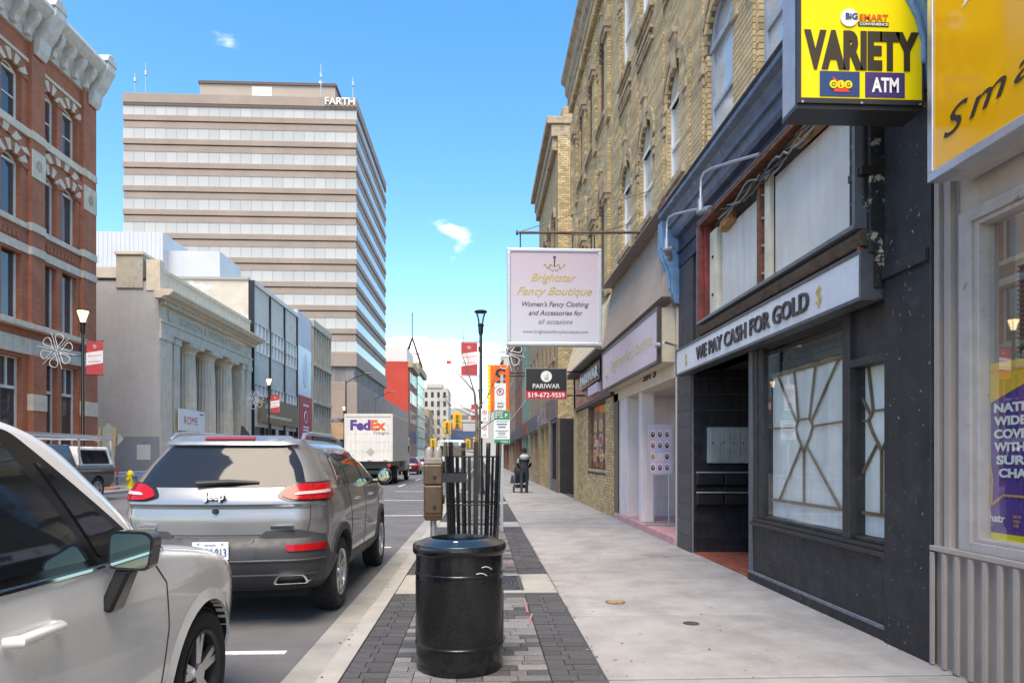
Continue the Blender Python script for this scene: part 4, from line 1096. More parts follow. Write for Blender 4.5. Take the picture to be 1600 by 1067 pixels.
YP = 20.6; FQ = FC(YP); pa, pb, pz0, pz1 = 1.33, 2.60, 3.20, 4.14
MB().box(pa, pb, YP, YP+.14, pz0, pz1).build('sign_case', M('case_taupe', (.30, .26, .22), .6), hp)
MB().fbox(FQ, pa+.02, pb-.02, pz0+.25, pz1-.02, .0, .006).build('sign_panel', blackp, hp)
MB().fbox(FQ, pa+.02, pb-.02, pz0+.02, pz0+.248, .0, .006).build('phone_panel', M('panel_red', (.55, .02, .03), .35), hp)
text(hp, 'PARIWAR', FQ, (pa+pb)/2, pz0+.33, .145, whitep, w=.009, width=.82, bold=.006)
text(hp, '519-672-9559', FQ, (pa+pb)/2, pz0+.06, .145, whitep, w=.009, width=1.12, bold=.02)
MB().fprism(FQ, [((pa+pb)/2+.17*math.cos(t), pz0+.69+.17*math.sin(t)) for t in (2*math.pi*i/28 for i in range(28))], .006, .009).build('logo_disc', whitep, hp)
lg = MB(); c0 = (pa+pb)/2
lg.fbox(FQ, c0-.05, c0+.07, pz0+.59, pz0+.61, .0095, .012).fbox(FQ, c0-.05, c0+.05, pz0+.63, pz0+.65, .0095, .012).fbox(FQ, c0+.04, c0+.055, pz0+.65, pz0+.80, .0095, .012).fbox(FQ, c0-.05, c0+.035, pz0+.70, pz0+.715, .0095, .012)
lg.build('logo_mark', MATS['letter_grey'], hp)
MB().cyl((pb, YP+.07, pz1-.1), (X0, YP+.07, pz1-.1), .025, n=8).cyl((pb, YP+.07, pz0+.12), (X0, YP+.07, pz0+.12), .025, n=8).build('bracket', dkmetal, hp)

# ---------------------------------------------------------------- next building beyond the alley
B5 = thing('brick_building', 'buff brick building beyond the alley with blank brick side wall and corbelled cornice', 'building', (X0, 32, 0))
X5 = 3.08; F5 = FR(X5); F5c = FC(27.5)
mb = MB(); w5 = []
for a in (28.4, 30.3, 32.2, 34.1):
    w5 += [(a, a+1.0, 5.6, 7.9), (a, a+1.0, 9.6, 11.8)]
holes(mb, F5, 27.5, 36.2, 4.3, 14.9, w5, .25)
mb.fbox(F5, 27.52, 36.2, 4.3, 14.9, -1.2, -.9)
buff_far = M('buff_far_brick', (.47, .35, .19), .9, brick=((.40, .28, .14), (.25, .19, .13), .21, .075), n=(4, .2), dirt=((.2, .15, .1), 1.2, .58, .8))
mb.build('wall', buff_far, B5)
for (a, b, c, d) in w5: rwin(B5, F5, a, b, c, d-.4, d, MATS['brown_sash'], winglass)
for (a, b, c, d) in w5:
    mb = MB(); arch_fill(mb, F5, a, b, d-.4, d, -.2, -.002); mb.build('arch_spandrel', buff_far, B5)
for (a, b, c, d) in w5:
    am = MB(); arch_ring(am, F5, a, b, d-.4, d, .22, -.05, .08, n=11, gap=.03); am.build('arch', buffstone, B5)
    MB().fbox(F5, a-.1, b+.1, c-.15, c, -.1, .1).build('sill', buffstone, B5)
sidew = MB().box(X5+.01, 14, 27.51, 27.9, .0, 15.2).build('side_wall', buff_mortar, B5)
bl = bricks(F5c, X5+.01, X5+1.9, 3.02, 15.2, [], bl=.21, bh=.078, gap=.012)
lay(F5c, bl, sidew, buff, (3, 27, 6), 300)
blk = M('black_brick', (.018, .018, .019), .6, n=(9, .4), rnd=.3, b=(50, .4))
bl = bricks(F5c, X5+.1, X5+1.9, .02, 3.0, [], bl=.21, bh=.078, gap=.012)
lay(F5c, bl, sidew, blk, (3, 27, 1), 300)
MB().box(X5-.45, X5+2.2, 27.42, 36.3, 14.9, 15.2).box(X5-.25, X5+2, 27.48, 36.25, 14.4, 14.88).build('cornice', buffstone, B5, bev=.03)
MB().box(X5+.2, X5+1.0, 27.46, 28.6, 15.2, 15.6).build('parapet_step', buff_far, B5)
mb = MB()
for k in range(34): mb.fbox(F5, 27.6+k*.25, 27.74+k*.25, 13.9, 14.4, .0, .2)
stuff(mb.build('corbels', buffstone, B5))
MB().box(X5+.6, 16, 27.9, 36.2, 0, 14.8).build('rear_body', buff_mortar, B5)
# shopfronts of that building
greyshop = M('shop_grey', (.13, .115, .12), .5, n=(5, .2))
g = MB(); holes(g, F5, 27.5, 30.4, 0, 4.3, [(28.0, 29.9, .5, 2.9)], .2); g.build('grey_shopfront', greyshop, B5)
MB().fbox(F5, 27.6, 30.3, 3.05, 4.1, .0, .06).build('brown_fascia', M('fascia_brown', (.16, .12, .115), .6, n=(3, .15)), B5)
MB().fbox(F5, 28.0, 29.9, .5, 2.9, -.2, -.18).build('shop_pane', winglass, B5)
MB().fbox(F5, 28.3, 29.0, 1.0, 2.6, -.17, -.15).build('window_notice', plasticw, B5)
for u in (28.0, 28.9, 29.85): MB().fbox(F5, u, u+.06, .5, 2.9, -.18, -.05).build('mullion', dkmetal, B5)
g = MB(); holes(g, F5, 30.4, 36.2, 0, 4.3, [(31.2, 32.8, .8, 2.9), (33.4, 35.4, .05, 2.9)], .3); g.build('tan_shopfront', M('tan_shop', (.43, .31, .17), .85, n=(5, .2), brick=((.36, .26, .13), (.22, .17, .12), .21, .075)), B5)
MB().fbox(F5, 31.2, 32.8, .8, 2.9, -.3, -.28).fbox(F5, 33.4, 35.4, .05, 2.9, -.3, -.28).build('shop_pane', winglass, B5)
MB().fbox(F5, 31.2, 31.45, .8, 2.9, -.26, -.1).build('yellow_panel', M('yellow_panel', (.75, .66, .02), .5), B5)
MB().fbox(F5, 31.0, 35.8, 3.0, 4.0, .0, .12).build('shop_sign_board', M('sign_dim', (.12, .11, .12), .4, n=(2, .5), dirt=((.55, .5, .5), 2.2, .52, .58)), B5)

# ---------------------------------------------------------------- rest of the right-hand row, far away
def far_shop(y0, y1, h, wallm, lab, xoff, seed, cornm, frame=whitep):
    rr = random.Random(seed); Fx = FR(xoff)
    b_ = thing('shop_building', lab, 'building', (xoff, (y0+y1)/2, 0), 'far buildings along the right-hand row')
    n_ = max(2, int((y1-y0)/2.2)); ops = []
    fl = []; z = 4.6
    while z+2.6 < h: fl.append(z); z += 3.5
    for z in fl:
        for i in range(n_):
            u = y0+(i+.5)*(y1-y0)/n_; ops.append((u-.5, u+.5, z+.6, z+2.5))
    mb = MB(); holes(mb, Fx, y0, y1, 3.8, h, ops, .2); mb.box(xoff+.01, 15, y0, y0+.3, 0, h).box(xoff+.6, 15, y0+.3, y1, 0, h-.2).build('wall', wallm, b_)
    for o in ops:
        w_ = MB().fbox(Fx, o[0], o[1], o[2], o[2]+.08, -.2, .03).fbox(Fx, o[0], o[1], (o[2]+o[3])/2-.03, (o[2]+o[3])/2+.03, -.2, -.14).build('window', frame, b_)
        MB().fbox(Fx, o[0], o[1], o[2]+.08, o[3], -.25, -.18).build('pane', winglass, w_)
    MB().fbox(Fx, y0, y1, h-.5, h, -.1, .35).build('cornice', cornm, b_, bev=.05)
    g = MB(); holes(g, Fx, y0, y1, 0, 3.8, [(y0+.6, y0+(y1-y0)*.55, .5, 2.8), (y0+(y1-y0)*.62, y1-.5, .1, 2.8)], .3); g.build('shopfront', wallm, b_)
    MB().fbox(Fx, y0+.4, y1-.4, .1, 2.8, -.35, -.3).build('shop_pane', winglass, b_)
    c_ = rr.choice(((.20, .07, .06), (.09, .11, .14), (.42, .40, .36), (.33, .25, .12), (.06, .06, .07)))
    MB().fbox(Fx, y0+.3, y1-.3, 2.9, 3.7, .0, .14).build('sign_band', M('band%d' % seed, c_, .5, n=(2, .2)), b_)
    return b_
redbr = M('far_red_brick', (.27, .10, .07), .9, n=(2, .2), brick=((.22, .08, .06), (.25, .2, .16), .22, .08))
tanbr = M('far_tan_brick', (.40, .29, .18), .9, n=(2, .2), brick=((.33, .24, .14), (.25, .2, .15), .22, .08))
grn = M('green_stucco', (.22, .32, .24), .85, n=(2, .2))
far_shop(36.2, 43, 11.6, tanbr, 'weathered tan shop building right behind the orange hanging sign', 3.05, 1, buffstone)
far_shop(43, 50, 12.2, grn, 'pale green far shop building on the right-hand row', 3.0, 2, M('green_trim', (.3, .4, .32), .8))
far_shop(50, 60, 11, redbr, 'red brick far shop building on the right-hand row', 3.0, 3, buffstone)
far_shop(60, 74, 13, tanbr, 'fourth far shop of tan brick on the right-hand row', 3.0, 4, buffstone)
far_shop(74, 92, 11, redbr, 'wide red brick building far down the right-hand row', 3.0, 5, buffstone)
far_shop(92, 130, 15, M('far_grey_stone', (.42, .40, .37), .9, n=(1, .15)), 'last grey stone block of the right-hand row', 3.0, 6, buffstone)
ow = thing('hanging_sign', 'tall orange hanging sign with black C and yellow scalloped edge', 'sign', (.9, 34, 5))
FO = FC(34.0)
qa, qb, qz0, qz1 = .45, 1.40, 3.7, 6.05
MB().box(qa, qb, 34.0, 34.25, qz0, qz1).build('sign_case', orangep, ow, bev=.02)
MB().fbox(FO, qa+.05, qb-.05, qz0+.05, qz1-.05, .0, .01).build('sign_panel', M('orange_face', (.82, .14, .01), .4, n=(1, .08)), ow)
text(ow, 'C', FO, (qa+qb)/2+.02, qz1-.62, .42, blackp, w=.015, bold=.06, width=.5)
text(ow, 'G', FO, (qa+qb)/2+.02, qz1-1.2, .42, blackp, w=.015, bold=.06, width=.5)
mb = MB()
for j in range(12): mb.cyl((qa-.06, 34.08, qz0+.1+j*.2), (qa-.06, 34.18, qz0+.1+j*.2), .10, n=10)
mb.build('scalloped_edge', yellowp, ow)
for z in (qz0+1.8, qz0+1.95): MB().cyl((qb, 34.12, z), (3.2, 34.12, z), .03, n=6).build('bracket', dkmetal, ow)
# ================================================================== left-hand row of buildings
XL = -18.0
G_ = FL(XL)
redbrick = M('red_brick', (.42, .125, .055), .9, brick=((.34, .095, .045), (.30, .20, .15), .215, .075), n=(1.4, .14), dirt=((.20, .10, .07), .9, .6, .8))
cstone = M('cream_stone', (.60, .53, .42), .85, n=(3, .12), b=(20, .3), streak=((.36, .3, .23), .55))
cornw = M('cornice_white', (.56, .54, .50), .7, n=(4, .12), streak=((.36, .33, .29), .5))
frame_l = M('pale_window_frame', (.66, .63, .57), .6, n=(5, .12))
RB = thing('brick_building', 'red brick four-storey corner building with white bracketed cornice and striped arches', 'building', (XL, 29, 0))
pairs = [(24.95, 26.05), (26.45, 27.6), (28.87, 29.82), (30.2, 31.3)]
ops = []
for (a, b) in pairs:
    ops += [(a, b, 14.5, 16.65), (a, b, 10.7, 13.2), (a, b, 6.8, 9.4), (a-.05, b+.05, .9, 5.35)]
mb = MB(); holes(mb, G_, 20, 32.5, 0, 18.2, ops, .35)
mb.box(-40, XL-.01, 32.2, 32.5, 0, 18.4).box(-40, XL-.8, 20, 32.2, 0, 18.6)
mb.build('wall', redbrick, RB)
for (a, b) in pairs:
    for (d, e) in ((16.35, 16.65), (12.85, 13.2)):
        mb = MB(); arch_fill(mb, G_, a, b, d, e, -.3, -.002); mb.build('arch_spandrel', redbrick, RB)
for (a, b) in pairs:
    for (c, d, e) in ((14.5, 16.35, 16.65), (10.7, 12.85, 13.2), (6.8, 9.4, 9.4), (.9, 5.3, 5.3)):
        wn = rwin(RB, G_, a if c > 1 else a-.05, b if c > 1 else b+.05, c, d, e, frame_l, winglass, rec=.22, mid=(c > 14), fw=.10)
        if c < 1:
            MB().fbox(G_, a+.05, b-.05, 4.1, 4.22, -.27, -.2).fbox(G_, (a+b)/2-.04, (a+b)/2+.04, 4.22, 5.3, -.27, -.2).build('transom', frame_l, wn)
    for (d, e) in ((16.35, 16.65), (12.85, 13.2)):
        am = MB(); P = arc(a, b, d, e, 9); 
        wq = .04+.012*(pairs.index((a, b)) % 2); arch_ring(am, G_, a, b, d, e, .42, -.05, wq, n=9, gap=.0, alt=1, m=0)
        am.build('voussoirs', [cstone, redbrick], RB)
for (u0, u1) in ((24.95, 27.6), (28.75, 31.4)):
    am = MB(); arch_ring(am, G_, u0, u1, 13.42, 13.80, .42, -.04, .09, n=11, gap=.0, alt=1, m=0); am.build('striped_arch', [redbrick, cstone], RB)
    mb = MB()
    for k in range(10): mb.fbox(G_, u0+.1+k*.25, u0+.22+k*.25, 9.95, 10.2, .0, .05)
    mb.build('brick_panel', redbrick, RB)
for (u0, u1) in ((23.7, 24.75), (27.95, 28.78), (31.5, 32.5)):
    MB().fbox(G_, u0, u1, 0, 5.5, .0, .22).fbox(G_, u0, u1, 6.6, 18.0, .0, .16).build('pilaster', redbrick, RB)
    MB().fbox(G_, u0-.02, u1+.02, 3.3, 3.95, .0, .24).build('pilaster_band', cstone, RB)
    for z in (9.5, 10.45, 14.1):
        MB().fbox(G_, u0-.02, u1+.02, z, z+.32, .0, .2).build('pilaster_band', cstone, RB)
    s_ = MB().fbox(G_, u0, u1, 12.6, 13.7, .162, .19).build('shield_block', cstone, RB)
    MB().fprism(G_, [((u0+u1)/2+.18*math.cos(t), 13.15+.22*math.sin(t)) for t in (2*math.pi*i/14 for i in range(14))], .19, .21).build('disc', buffstone, s_)
for (z0, z1, w) in ((5.5, 6.15, .1), (6.5, 6.72, .32), (9.5, 9.85, .06), (10.45, 10.68, .10), (14.1, 14.42, .14), (17.1, 17.25, .05)):
    MB().fbox(G_, 20, 32.52, z0, z1, .0, w).build('string_course', cstone, RB, bev=.02)
MB().prof(G_, [(.0, 17.9), (.0, 19.4), (.95, 19.4), (1.0, 19.2), (.85, 19.0), (.7, 18.85), (.3, 18.7), (.25, 18.3), (.15, 18.2), (.15, 17.92)], 20, 32.6).build('cornice', cornw, RB, bev=.02)
u = 20.4
while u < 32.3:
    MB().prof(G_, [(.15, 18.1), (.2, 17.95), (.35, 18.0), (.4, 18.2), (.6, 18.4), (.75, 18.65), (.75, 18.84), (.15, 18.84)], u, u+.25).build('cornice_bracket', cornw, RB, bev=.03); u += .78
for u0 in (27.9, 31.7):
    MB().prof(G_, [(.16, 17.5), (.28, 17.45), (.42, 17.7), (.5, 18.1), (.72, 18.4), (.9, 18.8), (1.06, 19.1), (1.06, 19.42), (.16, 19.42)], u0+.12, u0+.78).build('cornice_block', cornw, RB, bev=.04)
    MB().fprism(G_, [(u0+.02, 19.42), (u0+.88, 19.42), (u0+.72, 19.75), (u0+.45, 19.88), (u0+.18, 19.75)], .6, 1.08).build('cornice_finial', cornw, RB, bev=.03)

# ---------------------------------------------------------------- bank with columns
BK = thing('bank_building', 'cream stone former bank with fluted columns and grey painted side wall', 'building', (XL, 47, 0))
bstone = M('bank_stone', (.64, .55, .42), .85, n=(2, .12), b=(25, .25), streak=((.40, .33, .25), .5), dirt=((.36, .29, .22), 1.2, .62, .8))
greyw = M('grey_painted_wall', (.42, .41, .40), .85, n=(.7, .08), b=(14, .2), streak=((.33, .31, .29), .4), brick=((.40, .39, .38), (.36, .35, .34), .4, .2))
Y0, Y1 = 39.15, 54.4
FBk2 = FC(Y0)
MB().box(-45, XL-.03, Y0-.05, Y0+.4, 2.6, 11.35).build('side_wall', greyw, BK)
MB().box(-45, XL-.03, Y0-.055, Y0+.4, .0, 2.6).build('side_wall_base', M('slate_grey_paint', (.20, .215, .245), .8, n=(1, .12), streak=((.27, .28, .30), .5)), BK)
MB().box(-45, -18.75, Y0-.10, Y0+.5, 11.352, 11.45).build('side_coping', dkmetal, BK)
MB().box(-45, -20.36, Y0+.1, Y0+.5, 11.452, 12.1).build('side_parapet', M('cream_paint_wall', (.60, .54, .46), .85, n=(1.5, .08)), BK)
ch = MB().box(-20.35, -18.9, Y0-.12, Y0+1.3, 10.9, 12.75).build('chimney', M('chimney_render', (.42, .38, .31), .9, n=(2, .18), dirt=((.25, .22, .18), 2, .55, .7)), BK)
MB().box(-20.42, -18.83, Y0-.20, Y0+1.4, 12.75, 12.9).build('chimney_cap', bstone, ch)
MB().fbox(FBk2, -19.25, -18.5, 1.3, 2.15, .04, .063).build('paint_patch', M('pale_patch', (.5, .5, .5), .8), BK)
MB().box(-45, XL-1.9, Y0+.4, Y1, 0, 11.3).build('rear_body', M('porch_wall', (.36, .31, .24), .9, n=(1.5, .15)), BK)
# antae
for (a, b) in ((Y0, 40.7), (41.2, 42.0), (52.6, 53.3), (53.5, Y1)):
    w_ = .0 if a in (Y0, 53.5) else -.12
    MB().fbox(G_, a, b, 0.002, 8.45, -1.2, w_).build('pier', bstone, BK, bev=.02)
    MB().fbox(G_, a-.04, b+.06, 8.1, 8.499, -1.2, w_+.08).fbox(G_, a-.04, b+.05, 0.003, .7, -1.2, w_+.07).build('pier_moulding', bstone, BK, bev=.03)
def column(yc):
    fl = lambda j: 1.0 if j % 2 else .93
    c_ = MB(); prof = [(.74, .9), (.74, 2.5), (.72, 4.5), (.66, 6.8), (.61, 7.9)]
    c_.lathe(prof, (XL-.72, yc, 0), 40, rmod=fl)
    o = c_.build('column', bstone, BK)
    MB().lathe([(.92, .3), (.95, .45), (.9, .6), (.82, .72), (.78, .9)], (XL-.72, yc, 0), 28).build('base_moulding', bstone, o, smooth=True)
    MB().lathe([(.62, 7.85), (.66, 7.95), (.66, 8.02), (.82, 8.22)], (XL-.72, yc, 0), 28).build('capital', bstone, o, smooth=True)
    MB().box(XL-.72-.9, XL-.72+.9, yc-.9, yc+.9, 8.22, 8.499).build('abacus', bstone, o, bev=.02)
    MB().box(XL-.72-1.0, XL-.72+1.0, yc-1.0, yc+1.0, .351, .5).build('plinth', bstone, o, bev=.02)
for yc in (44.0, 47.1, 50.3): column(yc)
MB().fbox(G_, Y0-.02, Y1+.02, 8.5, 9.05, -1.6, .05).fbox(G_, Y0-.03, Y1+.03, 9.05, 9.18, -1.58, .12).build('architrave', bstone, BK, bev=.02)
MB().fbox(G_, Y0, Y1, 9.18, 10.0, -1.6, .0).build('frieze', bstone, BK)
text(BK, 'LONDON & WESTERN TRUSTS', G_, 46.9, 9.36, .45, M('carved_letter', (.36, .29, .20), .9), w=.012, width=10.6, sp=1.15)
for u in (40.4, 53.4): MB().lathe([(.30, 0), (.34, .05), (.26, .07), (.22, .03), (.05, .05), (.001, .05)], (XL+.0, u, 9.6), 20, axis='x').build('roundel', bstone, BK, smooth=True)
mb = MB(); u = Y0
while u < Y1: mb.fbox(G_, u, u+.16, 10.02, 10.25, .0, .30); u += .30
stuff(mb.build('dentils', bstone, BK))
MB().prof(G_, [(-.1, 10.25), (-.1, 10.75), (.95, 10.75), (.95, 10.62), (.82, 10.5), (.75, 10.42), (.42, 10.38), (.32, 10.27)], Y0-.55, Y1+.5).build('cornice', bstone, BK, bev=.02)
MB().fbox(G_, Y0, Y1, 10.75, 11.95, -.6, -.1).fbox(G_, Y0-.04, Y1+.04, 11.95, 12.15, -.66, -.04).build('parapet', bstone, BK)
MB().box(XL-.72, XL+.03, Y0-.09, Y0+.5, 10.77, 12.5).build('corner_block', bstone, BK)
for (a, b, z0, z1) in ((42.4, 43.3, 2.0, 7.4), (45.0, 46.1, 2.0, 7.4), (48.2, 49.3, .3, 7.4), (51.2, 52.2, 2.0, 7.4)):
    w_ = MB().box(XL-1.92, XL-1.86, a, b, z0, z1).build('tall_window', M('bronze_frame', (.09, .075, .06), .5), BK)
    MB().box(XL-1.858, XL-1.852, a+.1, b-.1, z0+.1, z1-.1).build('pane', winglass, w_)
MB().fbox(G_, 41.2, 53.2, 0, .35, -1.8, .5).build('steps', bstone, BK, bev=.03)
rs = thing('banner_board', 'white board with red lettering between the bank columns', 'sign', (XL, 43, 3.2))
MB().fbox(G_, 41.3, 45.1, 3.05, 4.35, .05, .10).build('board', whitep, rs)
text(rs, 'ROME', G_, 43.0, 3.45, .5, redp, w=.105, width=2.0)
MB().fbox(G_, 44.3, 44.9, 4.1, 4.2, .1, .105).build('small_print', MATS['letter_grey'], rs)
MB().fbox(G_, 41.6, 41.7, .2, 3.05, .05, .1).fbox(G_, 44.6, 44.7, .2, 3.05, .05, .1).build('post', galv, rs)

# ---------------------------------------------------------------- panelled building with white penthouse
PB = thing('office_building', 'pale panelled three-bay building with dark vertical fins and white penthouse', 'building', (XL, 61, 0))
cb = M('cream_brick_wall', (.58, .52, .44), .85, n=(.9, .1), brick=((.55, .49, .41), (.45, .40, .33), .4, .14), dirt=((.72, .71, .69), .35, .56, .62))
MB().box(-45, XL-.35, 54.7, 54.95, 0, 15.4).box(-45, XL-.35, 54.95, 67.6, 0, 15.2).build('side_wall', cb, PB)
MB().box(-45, XL-.3, 54.6, 54.99, 15.4, 15.6).build('coping', M('coping_grey', (.35, .33, .3), .8), PB)
ws = M('white_sheet_metal', (.52, .53, .55), .5, .2, n=(.6, .06))
pen = MB().box(-34.5, -26.0, 57, 64, 15.2, 19.8).build('penthouse', ws, PB)
MB().box(-26.0, -21.8, 58, 63, 15.2, 18.6).build('penthouse_wing', ws, pen)
rib = MB().box(-.04, .04, -.03, .0, 0, 4.55).mesh('rib', ws)
for i in range(24): inst(rib, 'rib', pen, (-34.3+i*.35, 57, 15.22))
spand = M('spandrel_panel', (.55, .52, .46), .7, n=(1.5, .1), streak=((.40, .37, .32), .6))
mull = M('white_mullion', (.62, .61, .58), .6)
MB().fbox(G_, 54.9, 67.7, 15.1, 15.45, -.3, .12).build('roof_edge', M('roof_edge', (.46, .46, .45), .5, .3), PB)
for i in range(4):
    u = 54.8+i*4.27
    MB().fbox(G_, u-.07, u+.07, 3.0, 15.4, -.3, .10).build('fin', dkmetal, PB)
for i in range(3):
    u0 = 54.9+i*4.27; u1 = u0+4.08
    for (z0, z1) in ((12.3, 15.1), (7.4, 9.9), (3.9, 5.6)):
        for j in range(4): MB().fbox(G_, u0+j*(u1-u0)/4+.01, u0+(j+1)*(u1-u0)/4-.01, z0, z1, -.28, -.05).build('spandrel', spand, PB)
    for (z0, z1) in ((9.9, 12.3), (5.6, 7.4)):
        for j in range(4):
            a = u0+j*(u1-u0)/4; b = u0+(j+1)*(u1-u0)/4
            w_ = MB().fbox(G_, a, a+.06, z0, z1, -.2, .0).fbox(G_, b-.06, b, z0, z1, -.2, .0).fbox(G_, a+.06, b-.06, z0, z0+.08, -.2, .0).fbox(G_, a+.06, b-.06, z1-.08, z1, -.2, .0).fbox(G_, a+.06, b-.06, (z0+z1)/2-.04, (z0+z1)/2+.04, -.2, -.01).build('window', mull, PB)
            MB().fbox(G_, a+.06, b-.06, z0+.08, z1-.08, -.15, -.12).build('pane', M('pale_blind_glass', (.42, .45, .46), .1, spec=.8, n=(.7, .3)), w_)
MB().fbox(G_, 55.2, 67.6, 0, 3.9, -.3, -.2).build('shop_pane', winglass, PB)
for u in (54.9, 57.6, 60.5, 63.5, 66.2): MB().fbox(G_, u, u+.3, 0, 3.9, -.2, .0).build('shop_post', dkmetal, PB)
MB().fbox(G_, 66.0, 67.7, 0, 3.4, -.2, .04).build('shop_wall', M('brownred', (.25, .17, .14), .8), PB)
sb = thing('shop_sign', 'brown fascia sign on the panelled building behind the lamp post', 'sign', (XL, 61, 4.4))
MB().fbox(G_, 56.0, 67.2, 4.3, 6.3, .0, .25).build('board', M('sign_brown2', (.22, .15, .08), .6, n=(2, .15)), sb)
for (a, b, z, h) in ((57.0, 60.6, 5.45, .42), (57.4, 64.5, 4.75, .3)):
    rr = random.Random(int(a*10)); u = a
    while u < b:
        w_ = rr.uniform(.25, .6); MB().fbox(G_, u, u+w_, z, z+h*rr.uniform(.6, 1), .25, .27).build('faded_letter', M('faded_letter', (.55, .48, .36), .7), sb); u += w_+.14

MU = thing('mural_building', 'narrow building with pale blue mural and red pointed banner', 'building', (XL, 70.5, 0))
MB().box(-40, XL, 67.75, 73.3, 0, 15.9).build('wall', M('mural_grey', (.46, .49, .53), .7, n=(.5, .1)), MU)
MB().fbox(G_, 67.9, 73.1, 7.6, 12.5, .0, .05).build('mural', gradient('mural_blue', (.06, .15, .36), (.45, .50, .56), 7.5, 12), MU)
MB().fprism(G_, [(70.6+.95*math.cos(t), 10.2+1.7*math.sin(t)) for t in (2*math.pi*i/24 for i in range(24))], .05, .08).build('mural_figure', M('mural_white', (.62, .64, .68), .7), MU)
bn = thing('street_banner', 'large red pointed banner hanging on the mural building', 'banner', (XL, 70.5, 2.5))
MB().fprism(G_, [(68.3, 3.2), (70.6, 2.2), (72.9, 3.2), (72.9, 7.6), (68.3, 7.6)], .08, .14).build('cloth', M('banner_red', (.46, .07, .07), .7, n=(1.5, .1)), bn)
MB().lathe([(.5, .0), (.62, .0), (.62, .03), (.5, .03)], (XL+.15, 70.4, 5.5), 20, axis='x').build('emblem', M('banner_white', (.7, .66, .66), .7), bn)
for z in (6.6, 4.4, 4.1): MB().fbox(G_, 69.5, 71.6, z, z+.18, .14, .16).build('print_line', MATS['banner_white'], bn)

CF = thing('concrete_building', 'weathered concrete building with vertical fins beside the red banner', 'building', (XL, 77.7, 0))
conc = M('grey_concrete', (.42, .38, .31), .9, n=(.8, .15), b=(10, .3), streak=((.26, .23, .19), .7))
MB().box(-40, XL-.5, 73.4, 82.0, 0, 15.8).build('wall', conc, CF)
MB().fbox(G_, 73.35, 82.05, 15.3, 16.1, -.6, .25).build('roof_edge', conc, CF, bev=.05)
u = 73.5
while u < 82:
    MB().fbox(G_, u, u+.28, 3.8, 15.3, -.5, .15).build('fin', conc, CF); u += 1.2
for z in (7.2, 11.2):
    u = 73.8
    while u < 81.5:
        MB().fbox(G_, u+.0, u+.9, z, z+.35, -.5, .32).build('cross_block', conc, CF, bev=.03); u += 1.2
MB().fbox(G_, 73.5, 82, .2, 3.4, -.5, -.3).build('shop_pane', winglass, CF)
MB().fbox(G_, 73.5, 82, 2.9, 3.8, -.4, .2).build('canopy', M('canopy_navy', (.03, .035, .06), .6), CF)

# ---------------------------------------------------------------- office tower
TW = thing('office_tower', 'tall brown and cream banded office tower lettered at the roof edge', 'tower', (XL, 115, 0))
tb = M('tower_brown', (.305, .24, .20), .85, n=(.25, .10), b=(3, .1), streak=((.26, .185, .145), .5))
tbd = M('tower_brown_dark', (.12, .085, .07), .85)
XT0, XT1, YT0, YT1 = -51.0, XL, 99.5, 130.5
MB().box(XT0+.45, XT1-.45, YT0+.45, YT1-.45, 11, 52.6).build('core', tbd, TW)
MB().box(XT0, XT1, YT0, YT1, 51.95, 53.3).build('roof_band', tb, TW, bev=.05)
MB().box(XT0+.05, XT1-.05, YT0+.05, YT1-.05, 51.55, 51.95).build('roof_band_low', tbd, TW)
tpane = M('tower_pane', (.44, .42, .385), .12, spec=.7, n=(.08, .12), rnd=.07)
pm = MB().box(-.735, .735, -.03, .03, -.77, .77).mesh('pane', tpane)
for k in range(11):
    zt = 51.75-3.355*k
    MB().box(XT0, XT1, YT0, YT1, zt-2.33, zt-1.55).build('spandrel', tb, TW, bev=.04)
    MB().box(XT0+.12, XT1-.12, YT0+.12, YT1-.12, zt-3.355, zt-2.47).build('spandrel', tb, TW)
    for j in range(22): inst(pm, 'pane', TW, (XT0+.75+j*1.5, YT0+.2, zt-.775))
    mb = MB()
    for j in range(20):
        y0 = YT0+.3+j*1.515; mb.box(XT1-.24, XT1-.17, y0, y0+1.49, zt-1.54, zt-.01)
    stuff(mb.build('pane_row', tpane, TW))
MB().box(XT0-.05, XT1+.08, YT0-.3, YT1+.3, 14.5, 16.5-.05).build('transfer_band', tb, TW, bev=.05)
MB().box(XT0+.3, XT1-.35, YT0+.1, YT1, 12.2, 14.5).build('louvre_band', M('louvre_grey', (.20, .185, .175), .7, n=(.6, .25)), TW)
mb = MB()
for j in range(20): mb.box(XT1-.36, XT1-.28, YT0+.4+j*1.5, YT0+.55+j*1.5, 12.2, 14.5)
mb.build('louvre_bars', tb, TW)
for j in range(5): MB().box(XT1-9+j*1.9, XT1-8.85+j*1.9, YT0+.04, YT0+.1, 12.2, 14.5).build('louvre_bar', tb, TW)
# podium
MB().box(XT0, XT1+.2, YT0-.6, 168, 6.8, 12.2).build('podium', tb, TW, bev=.06)
MB().box(XT0, XT1-.3, YT0-.3, 168, 0, 6.8).build('podium_base', tb, TW)
for j in range(15): MB().box(XT1+.2, XT1+.26, 101+j*4.4, 103.6+j*4.4, 7.6, 10.8).build('podium_panel', M('podium_panel', (.33, .245, .19), .85, n=(.4, .1)), TW)
MB().box(-24.5, -19.5, YT0-.68, YT0-.6, 7.0, 11).build('podium_panel', MATS['podium_panel'], TW)
MB().box(-42, -22, 104, 122, 53.3, 57.2).build('penthouse', M('tower_beige', (.37, .31, .26), .85, n=(.3, .06)), TW)
MB().box(-42.2, -21.8, 103.8, 122.2, 57.2, 57.6).build('penthouse_cap', tbd, TW)
MB().box(-34.3, -31.4, 103.94, 104, 53.5, 56.9).build('white_panel', whitep, TW)
MB().box(-31.2, -30, 106, 107, 57.6, 58.5).build('roof_unit', dkmetal, TW)
